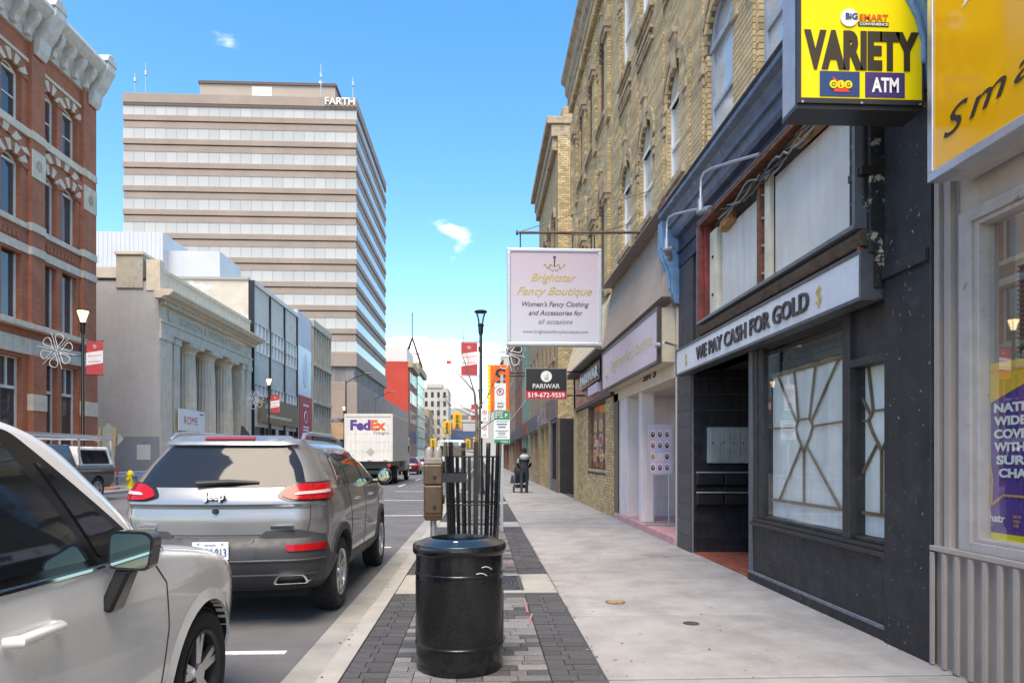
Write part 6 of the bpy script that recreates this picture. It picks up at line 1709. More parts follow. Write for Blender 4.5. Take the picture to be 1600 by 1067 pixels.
# ---------------------------------------------------------------- white SUV, cut by the left edge of the frame
def suv_white():
    J = thing('parked_suv', 'white sport utility vehicle in the left foreground with black wing mirror', 'car', (0, 0, 0))
    paint = M('pearl_white', (.80, .785, .755), .25, .0, coat=1.0, n=(.6, .03))
    well = MATS['wheel_well']; plast = MATS['dark_cladding']; ln = MATS['shut_line']
    rows = [
        (.24, .25, 4.25, .76, .30, .40, .12, .25),
        (.34, .06, 4.46, .86, .32, .55, .14, .3),
        (.50, .0, 4.56, .885, .34, .58, .16, .34),
        (.66, .02, 4.60, .895, .34, .60, .16, .36),
        (.78, .05, 4.58, .90, .33, .60, .16, .36),
        (.90, .07, 4.47, .90, .32, .60, .16, .36),
        (.98, .09, 4.18, .892, .31, .56, .16, .34),
        (1.04, .10, 3.75, .885, .31, .5, .16, .3),
        (1.10, .13, 3.42, .868, .31, .42, .16, .26),
        (1.20, .20, 3.32, .84, .30, .34, .16, .22),
        (1.40, .30, 3.08, .765, .28, .28, .15, .18),
        (1.56, .40, 2.86, .695, .26, .24, .14, .15),
        (1.635, .46, 2.65, .65, .25, .25, .13, .12),
        (1.68, .60, 2.35, .56, .24, .25, .12, .1),
        (1.70, .9, 1.9, .3, .2, .2, .1, .1)]
    B = Shell(rows, plan=((0, .95), (.25, 1), (.75, 1), (.9, .985), (1, .93)), L=4.6)
    B.build('body', [paint, well], J, [(1.02, .345), (3.66, .345)], .395)
    for sd in ('right', 'left'):
        sx = 1 if sd == 'right' else -1
        win = rnd_poly([(.55, 1.13), (1.2, 1.10), (3.06, 1.075), (2.44, 1.60), (1.5, 1.615), (.75, 1.55)], .05)
        B.patch('side_window_trim', win, sd, MATS['gloss_black_trim'], J, off=.004, step=.07)
        for w0 in (rnd_poly([(.7, 1.16), (1.55, 1.13), (1.55, 1.57), (.82, 1.52)], .04), rnd_poly([(1.66, 1.125), (2.62, 1.107), (2.36, 1.56), (1.66, 1.585)], .04), rnd_poly([(2.68, 1.106), (2.97, 1.10), (2.50, 1.49)], .03)):
            B.patch('side_window', w0, sd, darkglass, J, off=.010, step=.06)
        B.line('window_chrome', [(.5, 1.105), (1.2, 1.085), (3.28, 1.062)], sd, chrome, J, r=.011, off=.004)
        B.line('shut_line', [(3.16, .34), (3.22, .7), (3.19, .92), (3.06, 1.06)], sd, ln, J)
        B.line('shut_line', [(1.95, .36), (1.96, 1.08)], sd, ln, J)
        # character line above the wheel arch
        arO = []; ar = []
        for i in range(25):
            t = math.pi*(-.04+1.08*i/24); ar.append((3.66-.395*math.cos(t), .345+.395*math.sin(t))); arO.append((3.66-.45*math.cos(t), .345+.455*math.sin(t)))
        mb = MB(); inn = [B.hit(a, max(b, .26), sd, .016) for a, b in ar]; oo = [B.hit(a, max(b, .26), sd, .001) for a, b in arO]
        for i in range(24): mb.add([inn[i], inn[i+1], oo[i+1], oo[i]], [(0, 1, 2, 3)]); mb.add([inn[i], inn[i+1], inn[i+1]-Vector((.06*sx, 0, 0)), inn[i]-Vector((.06*sx, 0, 0))], [(0, 1, 2, 3)])
        mb.build('arch_lip', paint, J, smooth=True)
        for yh in (2.12, 1.12):
            p = B.hit(yh, .93, sd, .0)
            MB().tube([p+Vector((sx*.003, -.02, .0)), p+Vector((sx*.04, .0, .0)), p+Vector((sx*.045, .20, .0)), p+Vector((sx*.003, .23, .0))], [.018, .021, .021, .016], 10).build('door_handle', paint, J, smooth=True)
        # mirror: black base, black housing, glass facing back with a green reflection put into its colour
        p = B.hit(2.72, .97, sd, 0)
        MB().loop2([p+Vector((sx*-.02, -.06, -.06)), p+Vector((sx*-.02, .05, -.06)), p+Vector((sx*.03, .05, -.08)), p+Vector((sx*.03, -.06, -.08))],
                   [p+Vector((sx*.04, -.04, .10)), p+Vector((sx*.04, .04, .10)), p+Vector((sx*.10, .04, .09)), p+Vector((sx*.10, -.04, .09))]).build('mirror_foot', MATS['gloss_black_trim'], J, bev=.012)
        q = p+Vector((sx*.10, .0, .165))
        prf = rnd_poly([(-.085, -.07), (.075, -.08), (.095, .045), (.07, .075), (-.08, .08)], .03)
        A_ = [q+Vector((sx*a, -.05, b)) for a, b in prf]; C_ = [q+Vector((sx*a*.97, .02, b*.97)) for a, b in prf]; D_ = [q+Vector((sx*a*.6, .085, b*.62)) for a, b in prf]
        mm = MB(); mm.loop2(A_, C_, caps=False); mm.loop2(C_, D_, caps=False); mm.add(D_, [tuple(range(len(D_)))]); mm.add(A_, [tuple(range(len(A_)))])
        mo = mm.build('door_mirror', blackgl, J, smooth=True)
        cc = q+Vector((0, -.05, 0))
        MB().add([q+Vector((sx*a*.88, -.053, b*.86)) for a, b in prf], [tuple(range(len(prf)))]).build('mirror_glass', MATS['mirror'], mo)
        # head lamp wrapping round the corner
        hl = rnd_poly([(4.10, .86), (4.12, .915), (4.45, .84), (4.5, .70), (4.30, .72)], .03)
        B.patch('head_lamp', hl, sd, M('head_lamp', (.42, .40, .38), .06, .3, coat=1.0, n=(9, .4)), J, off=.006, step=.04)
        B.patch('turn_lamp', rnd_poly([(4.36, .76), (4.40, .83), (4.47, .80), (4.48, .73)], .02), sd, M('amber_lens', (.7, .22, .05), .1), J, off=.010, step=.03)
        B.patch('sill_cladding', [(1.45, .26), (3.26, .26), (3.24, .36), (1.46, .36)], sd, plast, J, off=.012, step=.07)
        B.patch('bumper_corner', [(4.06, .26), (4.30, .26), (4.32, .40), (4.06, .36)], sd, plast, J, off=.010, step=.05)
    ws_ = rnd_poly([(-.62, 1.14), (.62, 1.14), (.48, 1.55), (-.48, 1.55)], .06)
    B.patch('windscreen', ws_, 'front', darkglass, J, off=.006, step=.08)
    B.patch('rear_window', rnd_poly([(-.62, 1.16), (.62, 1.16), (.50, 1.54), (-.50, 1.54)], .06), 'rear', darkglass, J, off=.006, step=.08)
    B.patch('grille', rnd_poly([(-.5, .62), (.5, .62), (.55, .80), (-.55, .80)], .04), 'front', plast, J, off=.006, step=.08)
    for s_ in (-1, 1):
        for yw2 in (1.02, 3.66): wheel(J, s_*.775, yw2, .345, .345, .225, s_, 5, two=True, rimr=.66)
    MB().box(-.7, .7, .45, 4.1, .18, .28).build('underbody', well, J)
    return J
J2 = suv_white()
J2.location = (-2.36, .05, -.05)

# ---------------------------------------------------------------- far traffic
def far_car(lab, col, loc, rz=0, kind='car', tail=True, scale=None, z=-.05):
    J = thing('car', lab, 'car', (0, 0, 0), 'traffic far along the street')
    paint = M('paint_%d%d%d' % tuple(int(c*100) for c in col), col, .3, .3, coat=.8)
    rows = [(.25, .2, 4.3, .76, .3, .4, .1, .2), (.5, .0, 4.5, .88, .3, .5, .15, .3), (.8, .03, 4.5, .9, .3, .5, .15, .3), (.95, .1, 4.2, .88, .3, .5, .15, .3), (1.05, .25, 3.5, .84, .3, .4, .15, .2), (1.35, .6, 2.75, .68, .25, .3, .15, .2), (1.47, .85, 2.4, .58, .2, .25, .1, .1), (1.52, 1.2, 2.0, .35, .15, .15, .05, .05)]
    B = Shell(rows, nz=26)
    B.build('body', [paint, MATS['wheel_well']], J, [(.85, .33), (3.55, .33)], .36)
    B.patch('rear_window', rnd_poly([(-.6, 1.06), (.6, 1.06), (.48, 1.40), (-.48, 1.40)], .05), 'rear', darkglass, J, off=.006, step=.12)
    B.patch('windscreen', rnd_poly([(-.6, 1.08), (.6, 1.08), (.48, 1.40), (-.48, 1.40)], .05), 'front', darkglass, J, off=.006, step=.12)
    for sd in ('right', 'left'): B.patch('side_window', rnd_poly([(.8, 1.03), (3.1, 1.03), (2.4, 1.40), (1.15, 1.40)], .05), sd, darkglass, J, off=.006, step=.12)
    for s_ in (-1, 1):
        B.patch('tail_light', rnd_poly([(s_*.5, .78), (s_*.52, .92), (s_*1.0, .92), (s_*1.02, .78)], .02), 'wrap', M('brake_lit', (.75, .05, .03), .3), J, off=.012, step=.1)
        for yw2 in (.85, 3.55): wheel(J, s_*.77, yw2, .33, .33, .21, s_, 5, simple=True)
    MB().box(-.26, .26, -.02, .02, .55, .68).build('licence_plate', whitep, J)
    J.location = (loc[0], loc[1], z); J.rotation_euler = (0, 0, rz)
    if scale: J.scale = scale
    return J
c1 = far_car('dark red car with lit brake lights ahead of the delivery truck', (.10, .012, .018), (-6.2, 58))
c2 = far_car('silver pink car in the queue beyond the dark red car', (.40, .30, .30), (-6.4, 70))
dup(c2, (-6.3, 84, -.05), 0, 'far silver car at the head of the traffic queue')
c4 = far_car('white hatchback waiting in the lane right of the queue', (.6, .6, .6), (-5.6, 96))
dup(c1, (-12.5, 112, -.05), math.pi, 'far dark car coming towards the camera on the opposite lane')

# box truck
tk = thing('box_truck', 'white delivery box truck with purple and orange lettering driving away', 'truck', (-5.95, 36.4, -.05))
tw_ = M('truck_white', (.66, .65, .62), .5, n=(.8, .08), streak=((.42, .38, .33), .5), dirt=((.35, .25, .18), 1.5, .68, .78))
xA, xB, yA, yB, zA, zB = -7.22, -4.68, 36.4, 43.9, 1.22, 3.74
MB().box(xA, xB, yA+.02, yB, zA, zB).build('cargo_box', tw_, tk, bev=.03)
Ft = FC(yA)
MB().fbox(Ft, xA, xA+.09, zA, zB, -.03, .03).fbox(Ft, xB-.09, xB, zA, zB, -.03, .03).fbox(Ft, xA+.09, xB-.09, zB-.16, zB, -.03, .03).fbox(Ft, xA+.09, xB-.09, zA, zA+.10, -.03, .04).build('door_frame', M('truck_frame', (.60, .58, .54), .5, n=(3, .1), dirt=((.30, .13, .06), 3, .63, .70)), tk, bev=.008)
for j in range(5):
    z0 = zA+.10+j*(zB-zA-.26)/5; MB().fbox(Ft, xA+.09, xB-.09, z0+.004, z0+(zB-zA-.26)/5-.004, -.02, .008).build('door_panel', tw_, tk)
fpur = M('truck_purple', (.09, .03, .22), .4); forg = M('truck_orange', (.72, .12, .02), .4)
text(tk, 'Fed', Ft, xA+.31, 2.90, .52, fpur, w=.014, align='LEFT', width=1.06, bold=.05)
text(tk, 'Ex', Ft, xA+1.38, 2.90, .52, forg, w=.014, align='LEFT', width=.80, bold=.05)
text(tk, 'Freight', Ft, xB-.22, 2.66, .17, MATS['letter_grey'], w=.014, align='RIGHT', width=.78)
Fts = FR(xB)
text(tk, 'Fed', Fts, 38.2, 2.75, .75, fpur, w=.004, align='RIGHT', width=2.2, bold=.05)
text(tk, 'Ex', Fts, 38.2+.0, 1.9, .75, forg, w=.004, align='RIGHT', width=1.4, bold=.05)
MB().fprism(Ft, [(-5.85, 1.95), (-5.62, 1.72), (-5.85, 1.49), (-6.08, 1.72)], .009, .013).build('placard', M('placard_grey', (.38, .37, .35), .6), tk)
for x in (xA+.25, xA+1.2, xB-.5): MB().fbox(Ft, x, x+.22, zA+.03, zA+.07, .04, .05).build('marker', rust, tk)
MB().box(xA+.35, xB-.35, yA+.1, yB, .85, 1.2).box(xA+.1, xB-.1, yA+.0, yA+.12, .55, .75).build('chassis', dkmetal, tk)
for x in (xA+.15, xB-.25): MB().box(x, x+.10, yA+.02, yA+.12, .75, 1.22).build('bumper_strut', dkmetal, tk)
for x in (xA+.1, xB-.28): MB().fbox(Ft, x, x+.16, .95, 1.1, -.1, .02).build('tail_lamp', redp, tk)
for x, s_ in ((xA+.22, -1), (xB-.22, 1)):
    wheel(tk, x, 39.3, .47, .5, .3, s_, 5, simple=True); wheel(tk, x-s_*.33, 39.3, .47, .5, .28, s_, 5, simple=True); wheel(tk, x, 44.9, .47, .5, .28, s_, 5, simple=True)
MB().box(xA+.1, xB-.1, yB+.15, yB+2.1, .6, 2.75).build('cab', tw_, tk, bev=.12, seg=3)
MB().box(xB-.105, xB-.09, yB+.6, yB+1.6, 1.75, 2.45).build('cab_window', darkglass, tk)
MB().box(xA+.02, xB-.02, 38.4, 38.44, .3, .95).build('mud_flap', rubber, tk)

# work van with ladder rack
vn = thing('work_truck', 'dark pickup truck with white cap and ladder rack parked across the street', 'pickup truck', (-13.6, 26.5, -.05))
dkp = M('dark_grey_paint', (.05, .052, .058), .3, .4, coat=.8)
rows = [(.45, .1, 5.3, .85, .15, .3, .03, .1), (.7, .0, 5.5, .95, .15, .3, .03, .15), (1.0, .0, 5.5, .97, .15, .3, .03, .15), (1.15, .02, 5.4, .95, .15, .3, .03, .15), (1.2, .05, 5.3, .9, .15, .3, .03, .15)]
B = Shell(rows, L=5.5, nz=20)
pt = B.build('body', [dkp, MATS['wheel_well']], vn, [(1.2, .42), (4.5, .42)], .46)
for (nm, y0, y1, z0, z1, ins, m) in (('cap', .1, 2.2, 1.2, 1.85, .16, whitep), ('cab', 2.3, 4.0, 1.2, 1.9, .2, dkp)):
    o = MB().loop2([(-.9, y0, z0), (.9, y0, z0), (.9, y1, z0), (-.9, y1, z0)], [(-.9+ins, y0+.1, z1), (.9-ins, y0+.1, z1), (.9-ins, y1-(.1 if nm == 'cap' else .5), z1), (-.9+ins, y1-(.1 if nm == 'cap' else .5), z1)]).build(nm, m, None, bev=.05)
    o.parent = vn
for nm in ('rear_glass_panel',):
    o = MB().add([(-.68, .125, 1.28), (.68, .125, 1.28), (.60, .175, 1.74), (-.60, .175, 1.74)], [(0, 1, 2, 3)]).build(nm, darkglass); o.parent = vn
for s_ in (-1, 1):
    o = MB().add([(s_*.89, .4, 1.28), (s_*.89, 2.0, 1.28), (s_*.775, 2.0, 1.74), (s_*.775, .4, 1.74)], [(0, 1, 2, 3)]).build('side_window', darkglass); o.parent = vn; o.location = (s_*.012, 0, 0)
    o = MB().box(s_*.97-.03, s_*.97+.03, -.01, .05, .85, 1.12).build('tail_light', redp); o.parent = vn
    o = MB().tube([(s_*.92, .15, 1.15), (s_*.88, .3, 2.12), (s_*.88, 4.6, 2.12)], .04, 6).tube([(s_*.92, 2.2, 1.2), (s_*.88, 2.2, 2.12)], .03, 6).build('rack_rail', alu); o.parent = vn
    o = MB().box(s_*.5-.03, s_*.5+.03, -.3, 5.0, 2.16, 2.26).build('ladder_rail', alu); o.parent = vn
o = MB()
for k in range(6): o.box(-.9, .9, .3+k*.8, .36+k*.8, 2.10, 2.15)
o = o.build('rack_bars', alu); o.parent = vn
for s_ in (-1, 1):
    for yw2 in (1.2, 4.5):
        vn.location = (0, 0, 0); wheel(vn, s_*.82, yw2, .42, .42, .25, s_, 5, simple=True)
vn.location = (-13.95, 25.0, -.05)
vn.rotation_euler = (0, 0, math.pi)
# white bus / van parked further along
bv = thing('white_bus', 'white bus seen from behind beyond the slatted tree guard', 'bus', (-2.6, 60, -.05))
bw = M('bus_white', (.62, .63, .62), .4, n=(1, .06))
MB().box(-3.85, -1.45, 60, 68, .35, 2.95).build('body', bw, bv, bev=.18, seg=3)
MB().box(-3.6, -1.7, 59.97, 60.0, 1.55, 2.45).build('rear_window', darkglass, bv)
MB().box(-1.46, -1.43, 60.6, 67.4, 1.5, 2.4).build('side_window', darkglass, bv)
MB().box(-3.3, -2.0, 59.96, 60.0, 2.55, 2.78).build('destination_panel', M('bus_teal', (.2, .32, .32), .4), bv)
for x in (-3.75, -1.7): MB().box(x, x+.16, 59.96, 60.0, 1.0, 1.4).build('tail_light', redp, bv)
for x, s_ in ((-3.6, -1), (-1.7, 1)):
    for y in (61.6, 66.4): wheel(bv, x, y, .43, .48, .27, s_, 5, simple=True)
# ================================================================== street furniture
# litter bin ------------------------------------------------------------
tb_ = thing('litter_bin', 'black steel litter bin with perforated lower body in the foreground', 'bin', (-.15, 4.78, 0))
bx, by = -.15, 4.78
enam = M('bin_black', (.006, .006, .0065), .25, n=(9, .35), coat=.3, dirt=((.03, .03, .028), 14, .66, .72))
MB().lathe([(.298, .0), (.302, .02), (.303, .17), (.305, .60), (.303, .82), (.29, .82), (.29, .03)], (bx, by, 0), 64).build('shell', enam, tb_, smooth=True)
MB().lathe([(.29, .79), (.318, .79), (.325, .80), (.325, .845), (.318, .858), (.30, .862), (.24, .885), (.20, .893), (.195, .87), (.195, .80)], (bx, by, 0), 64).build('lid', enam, tb_, smooth=True)
MB().lathe([(.196, .82), (.001, .80)], (bx, by, 0), 32).build('opening', M('bin_void', (.004, .004, .004), .9), tb_)
MB().lathe([(.304, .645), (.310, .65), (.310, .662), (.304, .668)], (bx, by, 0), 64).lathe([(.3035, .165), (.309, .17), (.309, .18), (.3035, .185)], (bx, by, 0), 64).build('hoop', enam, tb_, smooth=True)
hole = M('bin_hole', (.002, .002, .002), .9); mb = MB()
rim_h = M('bin_hole_rim', (.05, .05, .052), .3)
rows_ = 30
for r in range(rows_):
    z = .20+r*(.43/rows_); n_ = 104
    for i in range(n_):
        t = 2*math.pi*(i+.5*(r % 2))/n_
        if math.sin(t) > .55: continue
        c = Vector((bx+.3066*math.cos(t), by+.3066*math.sin(t), z)); e = Vector((-math.sin(t), math.cos(t), 0))
        for (q, m, o_) in ((.0058, 0, 0),):
            mb.add([c+e*q*math.cos(a)+Vector((0, 0, q*math.sin(a))) for a in (math.pi*k/3 for k in range(6))], [tuple(range(6))], 0)
        d = Vector((math.cos(t), math.sin(t), 0))*.0007
        mb.add([c+d+e*-.006+Vector((0, 0, -.0065)), c+d+e*.006+Vector((0, 0, -.0065)), c+d+e*.005+Vector((0, 0, -.0048)), c+d+e*-.005+Vector((0, 0, -.0048))], [(0, 1, 2, 3)], 1)
stuff(mb.build('perforations', [hole, rim_h], tb_))
scr = M('scratch_white', (.6, .6, .62), .6)
for (t0, z0, L_) in ((-1.05, .72, .09), (-1.18, .68, .08)):
    P = [(bx+.3062*math.cos(t0+.28*k/6), by+.3062*math.sin(t0+.28*k/6), z0-.02*k/6+.012*math.sin(k/6*math.pi)) for k in range(7)]
    MB().tube(P, .0032, 5).build('paint_scratch', scr, tb_)
MB().lathe([(.001, .8905), (.012, .89), (.018, .885)], (bx-.02, by-.23, 0), 10).build('lid_mark', scr, tb_)

# parking meter -----------------------------------------------------------
mx_, my_ = -.60, 8.62
pm_ = thing('parking_meter', 'brown double parking meter on a post behind the litter bin', 'parking meter', (mx_, my_, 0))
brz = M('meter_bronze', (.13, .085, .055), .45, .5, n=(10, .2), dirt=((.25, .19, .14), 8, .62, .7))
MB().cyl((mx_, my_, 0), (mx_, my_, .72), .04, n=14).build('post', galv, pm_)
MB().loop2([(mx_-.10, my_-.09, .66), (mx_+.10, my_-.09, .66), (mx_+.10, my_+.09, .66), (mx_-.10, my_+.09, .66)], [(mx_-.118, my_-.11, .74), (mx_+.118, my_-.11, .74), (mx_+.118, my_+.11, .74), (mx_-.118, my_+.11, .74)]).build('base_taper', brz, pm_, bev=.01)
MB().box(mx_-.115, mx_+.115, my_-.11, my_+.11, .742, 1.10).build('vault', brz, pm_, bev=.018)
MB().box(mx_-.118, mx_+.118, my_-.115, my_+.115, 1.105, 1.36).build('head', brz, pm_, bev=.018)
MB().loop2([(mx_-.122, my_-.118, 1.362), (mx_+.122, my_-.118, 1.362), (mx_+.122, my_+.118, 1.362), (mx_-.122, my_+.118, 1.362)], [(mx_-.105, my_-.10, 1.44), (mx_+.105, my_-.10, 1.44), (mx_+.105, my_+.10, 1.44), (mx_-.105, my_+.10, 1.44)]).build('head_cap', M('meter_cap', (.19, .16, .13), .5, .3, n=(8, .2)), pm_, bev=.012)
for x in (-.055, .055): MB().lathe([(.052, 1.44), (.052, 1.50), (.045, 1.545), (.025, 1.575), (.001, 1.58)], (mx_+x, my_, 0), 16).build('display_dome', M('meter_dome', (.30, .27, .24), .2), pm_, smooth=True)
for z in (.83, 1.2): MB().cyl((mx_+.02, my_-.115, z), (mx_+.02, my_-.125, z), .022, n=12).build('lock', dkmetal, pm_)
MB().lathe([(.001, -.02), (.05, -.015), (.06, .0), (.05, .015), (.001, .02)], (mx_+.125, my_, .92), 16, axis='x').build('coin_door', brz, pm_, smooth=True)
MB().box(mx_+.115, mx_+.16, my_-.03, my_+.03, 1.28, 1.40).build('side_latch', dkmetal, pm_, bev=.006)

# tree guard and tree ---------------------------------------------------------
gx, gy = -.10, 7.88
tg = thing('tree_guard', 'black steel slatted tree guard behind the litter bin', 'tree guard', (gx, gy, 0))
ns_ = 26
for i in range(ns_):
    t = 2*math.pi*i/ns_; tall = i % 4 == 0
    r0, r1 = .265, (.325 if tall else .312)
    z1 = 1.62 if tall else 1.46; hw = .024 if tall else .012
    c0 = Vector((gx+r0*math.cos(t), gy+r0*math.sin(t), .01)); c1 = Vector((gx+r1*math.cos(t), gy+r1*math.sin(t), z1))
    e = Vector((-math.sin(t), math.cos(t), 0))*hw; d = Vector((math.cos(t), math.sin(t), 0))*(.012 if tall else .004)
    MB().hexa([c0-e-d, c0+e-d, c0+e+d, c0-e+d, c1-e-d, c1+e-d, c1+e+d, c1-e+d]).build('post' if tall else 'slat', blackgl, tg)
for (z, r) in ((.2, .276), (.92, .299), (1.455, .316)):
    MB().lathe([(r-.004, z-.008), (r+.004, z-.008), (r+.004, z+.008), (r-.004, z+.008), (r-.004, z-.008)], (gx, gy, 0), 48).build('hoop', dkmetal, tg)
MB().box(gx-.32, gx-.06, gy-.31, gy-.285, 1.17, 1.27).build('clamp_bar', dkmetal, tg)
bark = M('bark', (.15, .115, .085), .9, n=(16, .35), b=(50, .5))
tr_ = thing('street_tree', 'thin leafless street tree inside the slatted guard', 'tree', (gx+.03, gy, 0))
trunk = [(gx+.02, gy, 0), (gx+.04, gy, .8), (gx+.05, gy+.02, 1.5), (gx+.05, gy, 1.9), (gx+.02, gy, 2.2)]
MB().tube(trunk, [.032, .026, .022, .018, .014], 8).build('trunk', bark, tr_, smooth=True)
rng = random.Random(11); br_ = MB()
def twig(p, d, L_, r, depth):
    pts = [p]; q = Vector(p); dd = Vector(d).normalized()
    for k in range(5):
        dd = (dd+Vector((rng.uniform(-.18, .18), rng.uniform(-.18, .18), rng.uniform(-.02, .16)))).normalized(); q = q+dd*L_/5; pts.append(q.copy())
    br_.tube(pts, [r*(1-.16*k) for k in range(6)], 5)
    if depth > 0:
        for k in range(rng.randint(2, 3)):
            j = rng.randint(2, 5); nd = (dd+Vector((rng.uniform(-.9, .9), rng.uniform(-.9, .9), rng.uniform(-.1, .6)))).normalized()
            twig(pts[j], nd, L_*rng.uniform(.45, .7), r*.5, depth-1)
end = Vector(trunk[-1])
twig(end, (-.35, .0, 1), .45, .012, 2)
br_.tube([end, end+Vector((-.10, 0, .12)), end+Vector((-.22, 0, .24)), end+Vector((-.36, 0, .30))], [.012, .009, .006, .003], 5)
for (z, d) in ((1.5, (-1, .1, .15)), (1.65, (-1, -.2, .1)), (1.75, (.8, .2, .45)), (1.9, (-.9, .2, .3)), (2.0, (.7, -.3, .7)), (1.95, (-1, .0, .22)), (1.55, (-.9, .3, -.05))): twig((gx+.05, gy, z), d, rng.uniform(.3, .5), .008, 2)
stuff(br_.build('branches', bark, tr_))

# street lamps -----------------------------------------------------------
lampglass = M('lamp_glass', (.75, .72, .60), .25, emit=.0)
lit = M('lamp_lit', (1.0, .80, .45), .4, emit=.9)
hol = M('holiday_cloth', (.46, .05, .055), .75, n=(2, .12)); holw = M('holiday_white', (.70, .66, .66), .75, n=(2, .06))
deco = M('deco_white', (.72, .71, .68), .6)
def street_lamp(label, side, snow, on, far=False):
    t = thing('street_lamp', label, 'street lamp', (0, 0, 0), 'black street lamps with holiday banners')
    MB().lathe([(.16, 0), (.16, .12), (.13, .16), (.11, .7), (.085, .78), (.075, .9), (.068, 3), (.058, 6.1), (.05, 6.4)], (0, 0, 0), 18).build('pole', blackgl, t, smooth=True)
    MB().lathe([(.06, 6.2), (.10, 6.35), (.10, 6.5), (.13, 6.62), (.10, 6.66)], (0, 0, 0), 16).build('neck', blackgl, t, smooth=True)
    for k in range(4):
        a = math.pi/4+math.pi/2*k
        MB().tube([(.09*math.cos(a), .09*math.sin(a), 6.5), (.14*math.cos(a), .14*math.sin(a), 6.75), (.23*math.cos(a), .23*math.sin(a), 7.12)], .012, 6).build('lantern_arm', blackgl, t)
    MB().lathe([(.08, 6.66), (.11, 6.8), (.20, 7.08), (.20, 7.10)], (0, 0, 0), 20).build('lantern_glass', lit if on else glassmat('lantern_glass', (.9, .9, .85)), t, smooth=True)
    MB().lathe([(.25, 7.10), (.255, 7.13), (.22, 7.16), (.001, 7.19)], (0, 0, 0), 20).build('lantern_cap', dkmetal, t, smooth=True)
    z1, z0 = 5.95, 4.60; s_ = side
    for z in (z0, z1): MB().cyl((0, 0, z), (s_*.80, 0, z), .013, n=6).build('banner_arm', blackgl, t)
    b_ = MB().box(min(s_*.13, s_*.77), max(s_*.13, s_*.77), -.006, .006, z0+.03, z1-.03).build('banner', hol, t)
    Fb = FC(-.007); c = s_*.45
    MB().fprism(Fb, [(c-.32, z0+.38), (c+.32, z0+.48), (c+.32, z1-.38), (c-.32, z1-.48)], .0, .003).build('banner_band', holw, b_)
    text(b_, 'Downtown', Fb, c, 5.33, .085, redp, w=.004, width=.50, shear=.3, rot=.10, ext=.001)
    text(b_, 'for the', Fb, c, 5.24, .03, redp, w=.004, width=.14, rot=.10, ext=.001)
    text(b_, 'Holidays', Fb, c, 5.10, .085, redp, w=.004, width=.48, shear=.3, rot=.10, ext=.001)
    st_ = MB()
    for k in range(3):
        a = math.pi*k/3; st_.cyl((c-.09*math.cos(a), -.009, 5.72-.09*math.sin(a)), (c+.09*math.cos(a), -.009, 5.72+.09*math.sin(a)), .008, n=5)
    st_.build('banner_star', holw, b_)
    if snow:
        sx = -side
        for z in (5.35, 5.55): MB().cyl((0, 0, z), (sx*1.35, 0, z), .012, n=6).build('decoration_arm', blackgl, t)
        dm = MB(); cx_, cz = sx*1.0, 5.55
        for k in range(6):
            a = math.pi/3*k+.3
            P = [(cx_+(.16+.46*math.sin(u*math.pi))*math.cos(a+.32*math.sin(u*2*math.pi))*(1), 0, cz+(.10+.56*math.sin(u*math.pi))*math.sin(a+.32*math.sin(u*2*math.pi))) for u in [i/18 for i in range(19)]]
            dm.tube(P, .016, 5)
            dm.cyl((cx_, 0, cz), (cx_+.75*math.cos(a+.5), 0, cz+.75*math.sin(a+.5)), .012, n=5)
        dm.build('snowflake_decoration', deco, t)
    MB().box(-.10, -.02, -.12, -.06, 5.55, 5.75).build('camera_box', dkmetal, t)
    return t
l1 = street_lamp('street lamp with red holiday banner beyond the slatted guard on the near sidewalk', -1, True, False); l1.location = (-.02, 26.7, 0)
l2 = street_lamp('lit street lamp with snowflake decoration in front of the red brick building', 1, True, True); l2.location = (-15.55, 27.4, .05)
dup(l2, (-15.5, 50.6, .05), 0, 'street lamp in front of the brown fascia sign on the far sidewalk')
dup(l1, (-.1, 58, 0), 0, 'distant street lamp with red banner further along the near sidewalk')
dup(l2, (-15.5, 78, .05), 0, 'street lamp farthest along the opposite sidewalk')
# regulation signs ------------------------------------------------------------
def no_parking(t, F, u, v, w_, h_, arrow=True):
    MB().fbox(F, u-w_/2, u+w_/2, v, v+h_, -.004, .0).build('sign_plate', plasticw, t)
    cz = v+h_*.68; r = w_*.33
    ring = MB()
    for k in range(24):
        a0, a1 = 2*math.pi*k/24, 2*math.pi*(k+1)/24
        ring.fprism(F, [(u+r*math.cos(a0), cz+r*math.sin(a0)), (u+r*math.cos(a1), cz+r*math.sin(a1)), (u+r*.78*math.cos(a1), cz+r*.78*math.sin(a1)), (u+r*.78*math.cos(a0), cz+r*.78*math.sin(a0))], .003, .005)
    ring.fprism(F, [(u-r*.62, cz+r*.52), (u-r*.52, cz+r*.62), (u+r*.62, cz-r*.52), (u+r*.52, cz-r*.62)], .003, .005)
    ring.build('prohibition_ring', redp, t)
    text(t, 'P', F, u, cz-r*.45, r*.9, blackp, w=.002, bold=.03, ext=.001)
    for k in range(2): MB().fbox(F, u-w_*.28, u+w_*.28, v+h_*(.10+.12*k), v+h_*(.14+.12*k), .001, .003).build('print_line', MATS['letter_grey'], t)
gp_ = thing('parking_sign', 'green and white parking sign with a no parking sign above on a galvanised post', 'sign', (.40, 13.3, 0))
px_, py_ = .40, 13.3
MB().box(px_-.028, px_+.028, py_, py_+.035, 0, 3.05).build('post', galv, gp_)
Fg = FC(py_-.004)
MB().fbox(Fg, px_-.155, px_+.155, 1.71, 2.36, -.003, .0).build('sign_plate', plasticw, gp_)
MB().fbox(Fg, px_-.15, px_+.15, 2.18, 2.355, .001, .004).build('green_band', greenp, gp_)
MB().fbox(Fg, px_-.15, px_+.15, 1.715, 1.80, .001, .004).build('green_band', greenp, gp_)
text(gp_, 'P', Fg, px_+.085, 2.225, .075, whitep, w=.006, bold=.02, ext=.001)
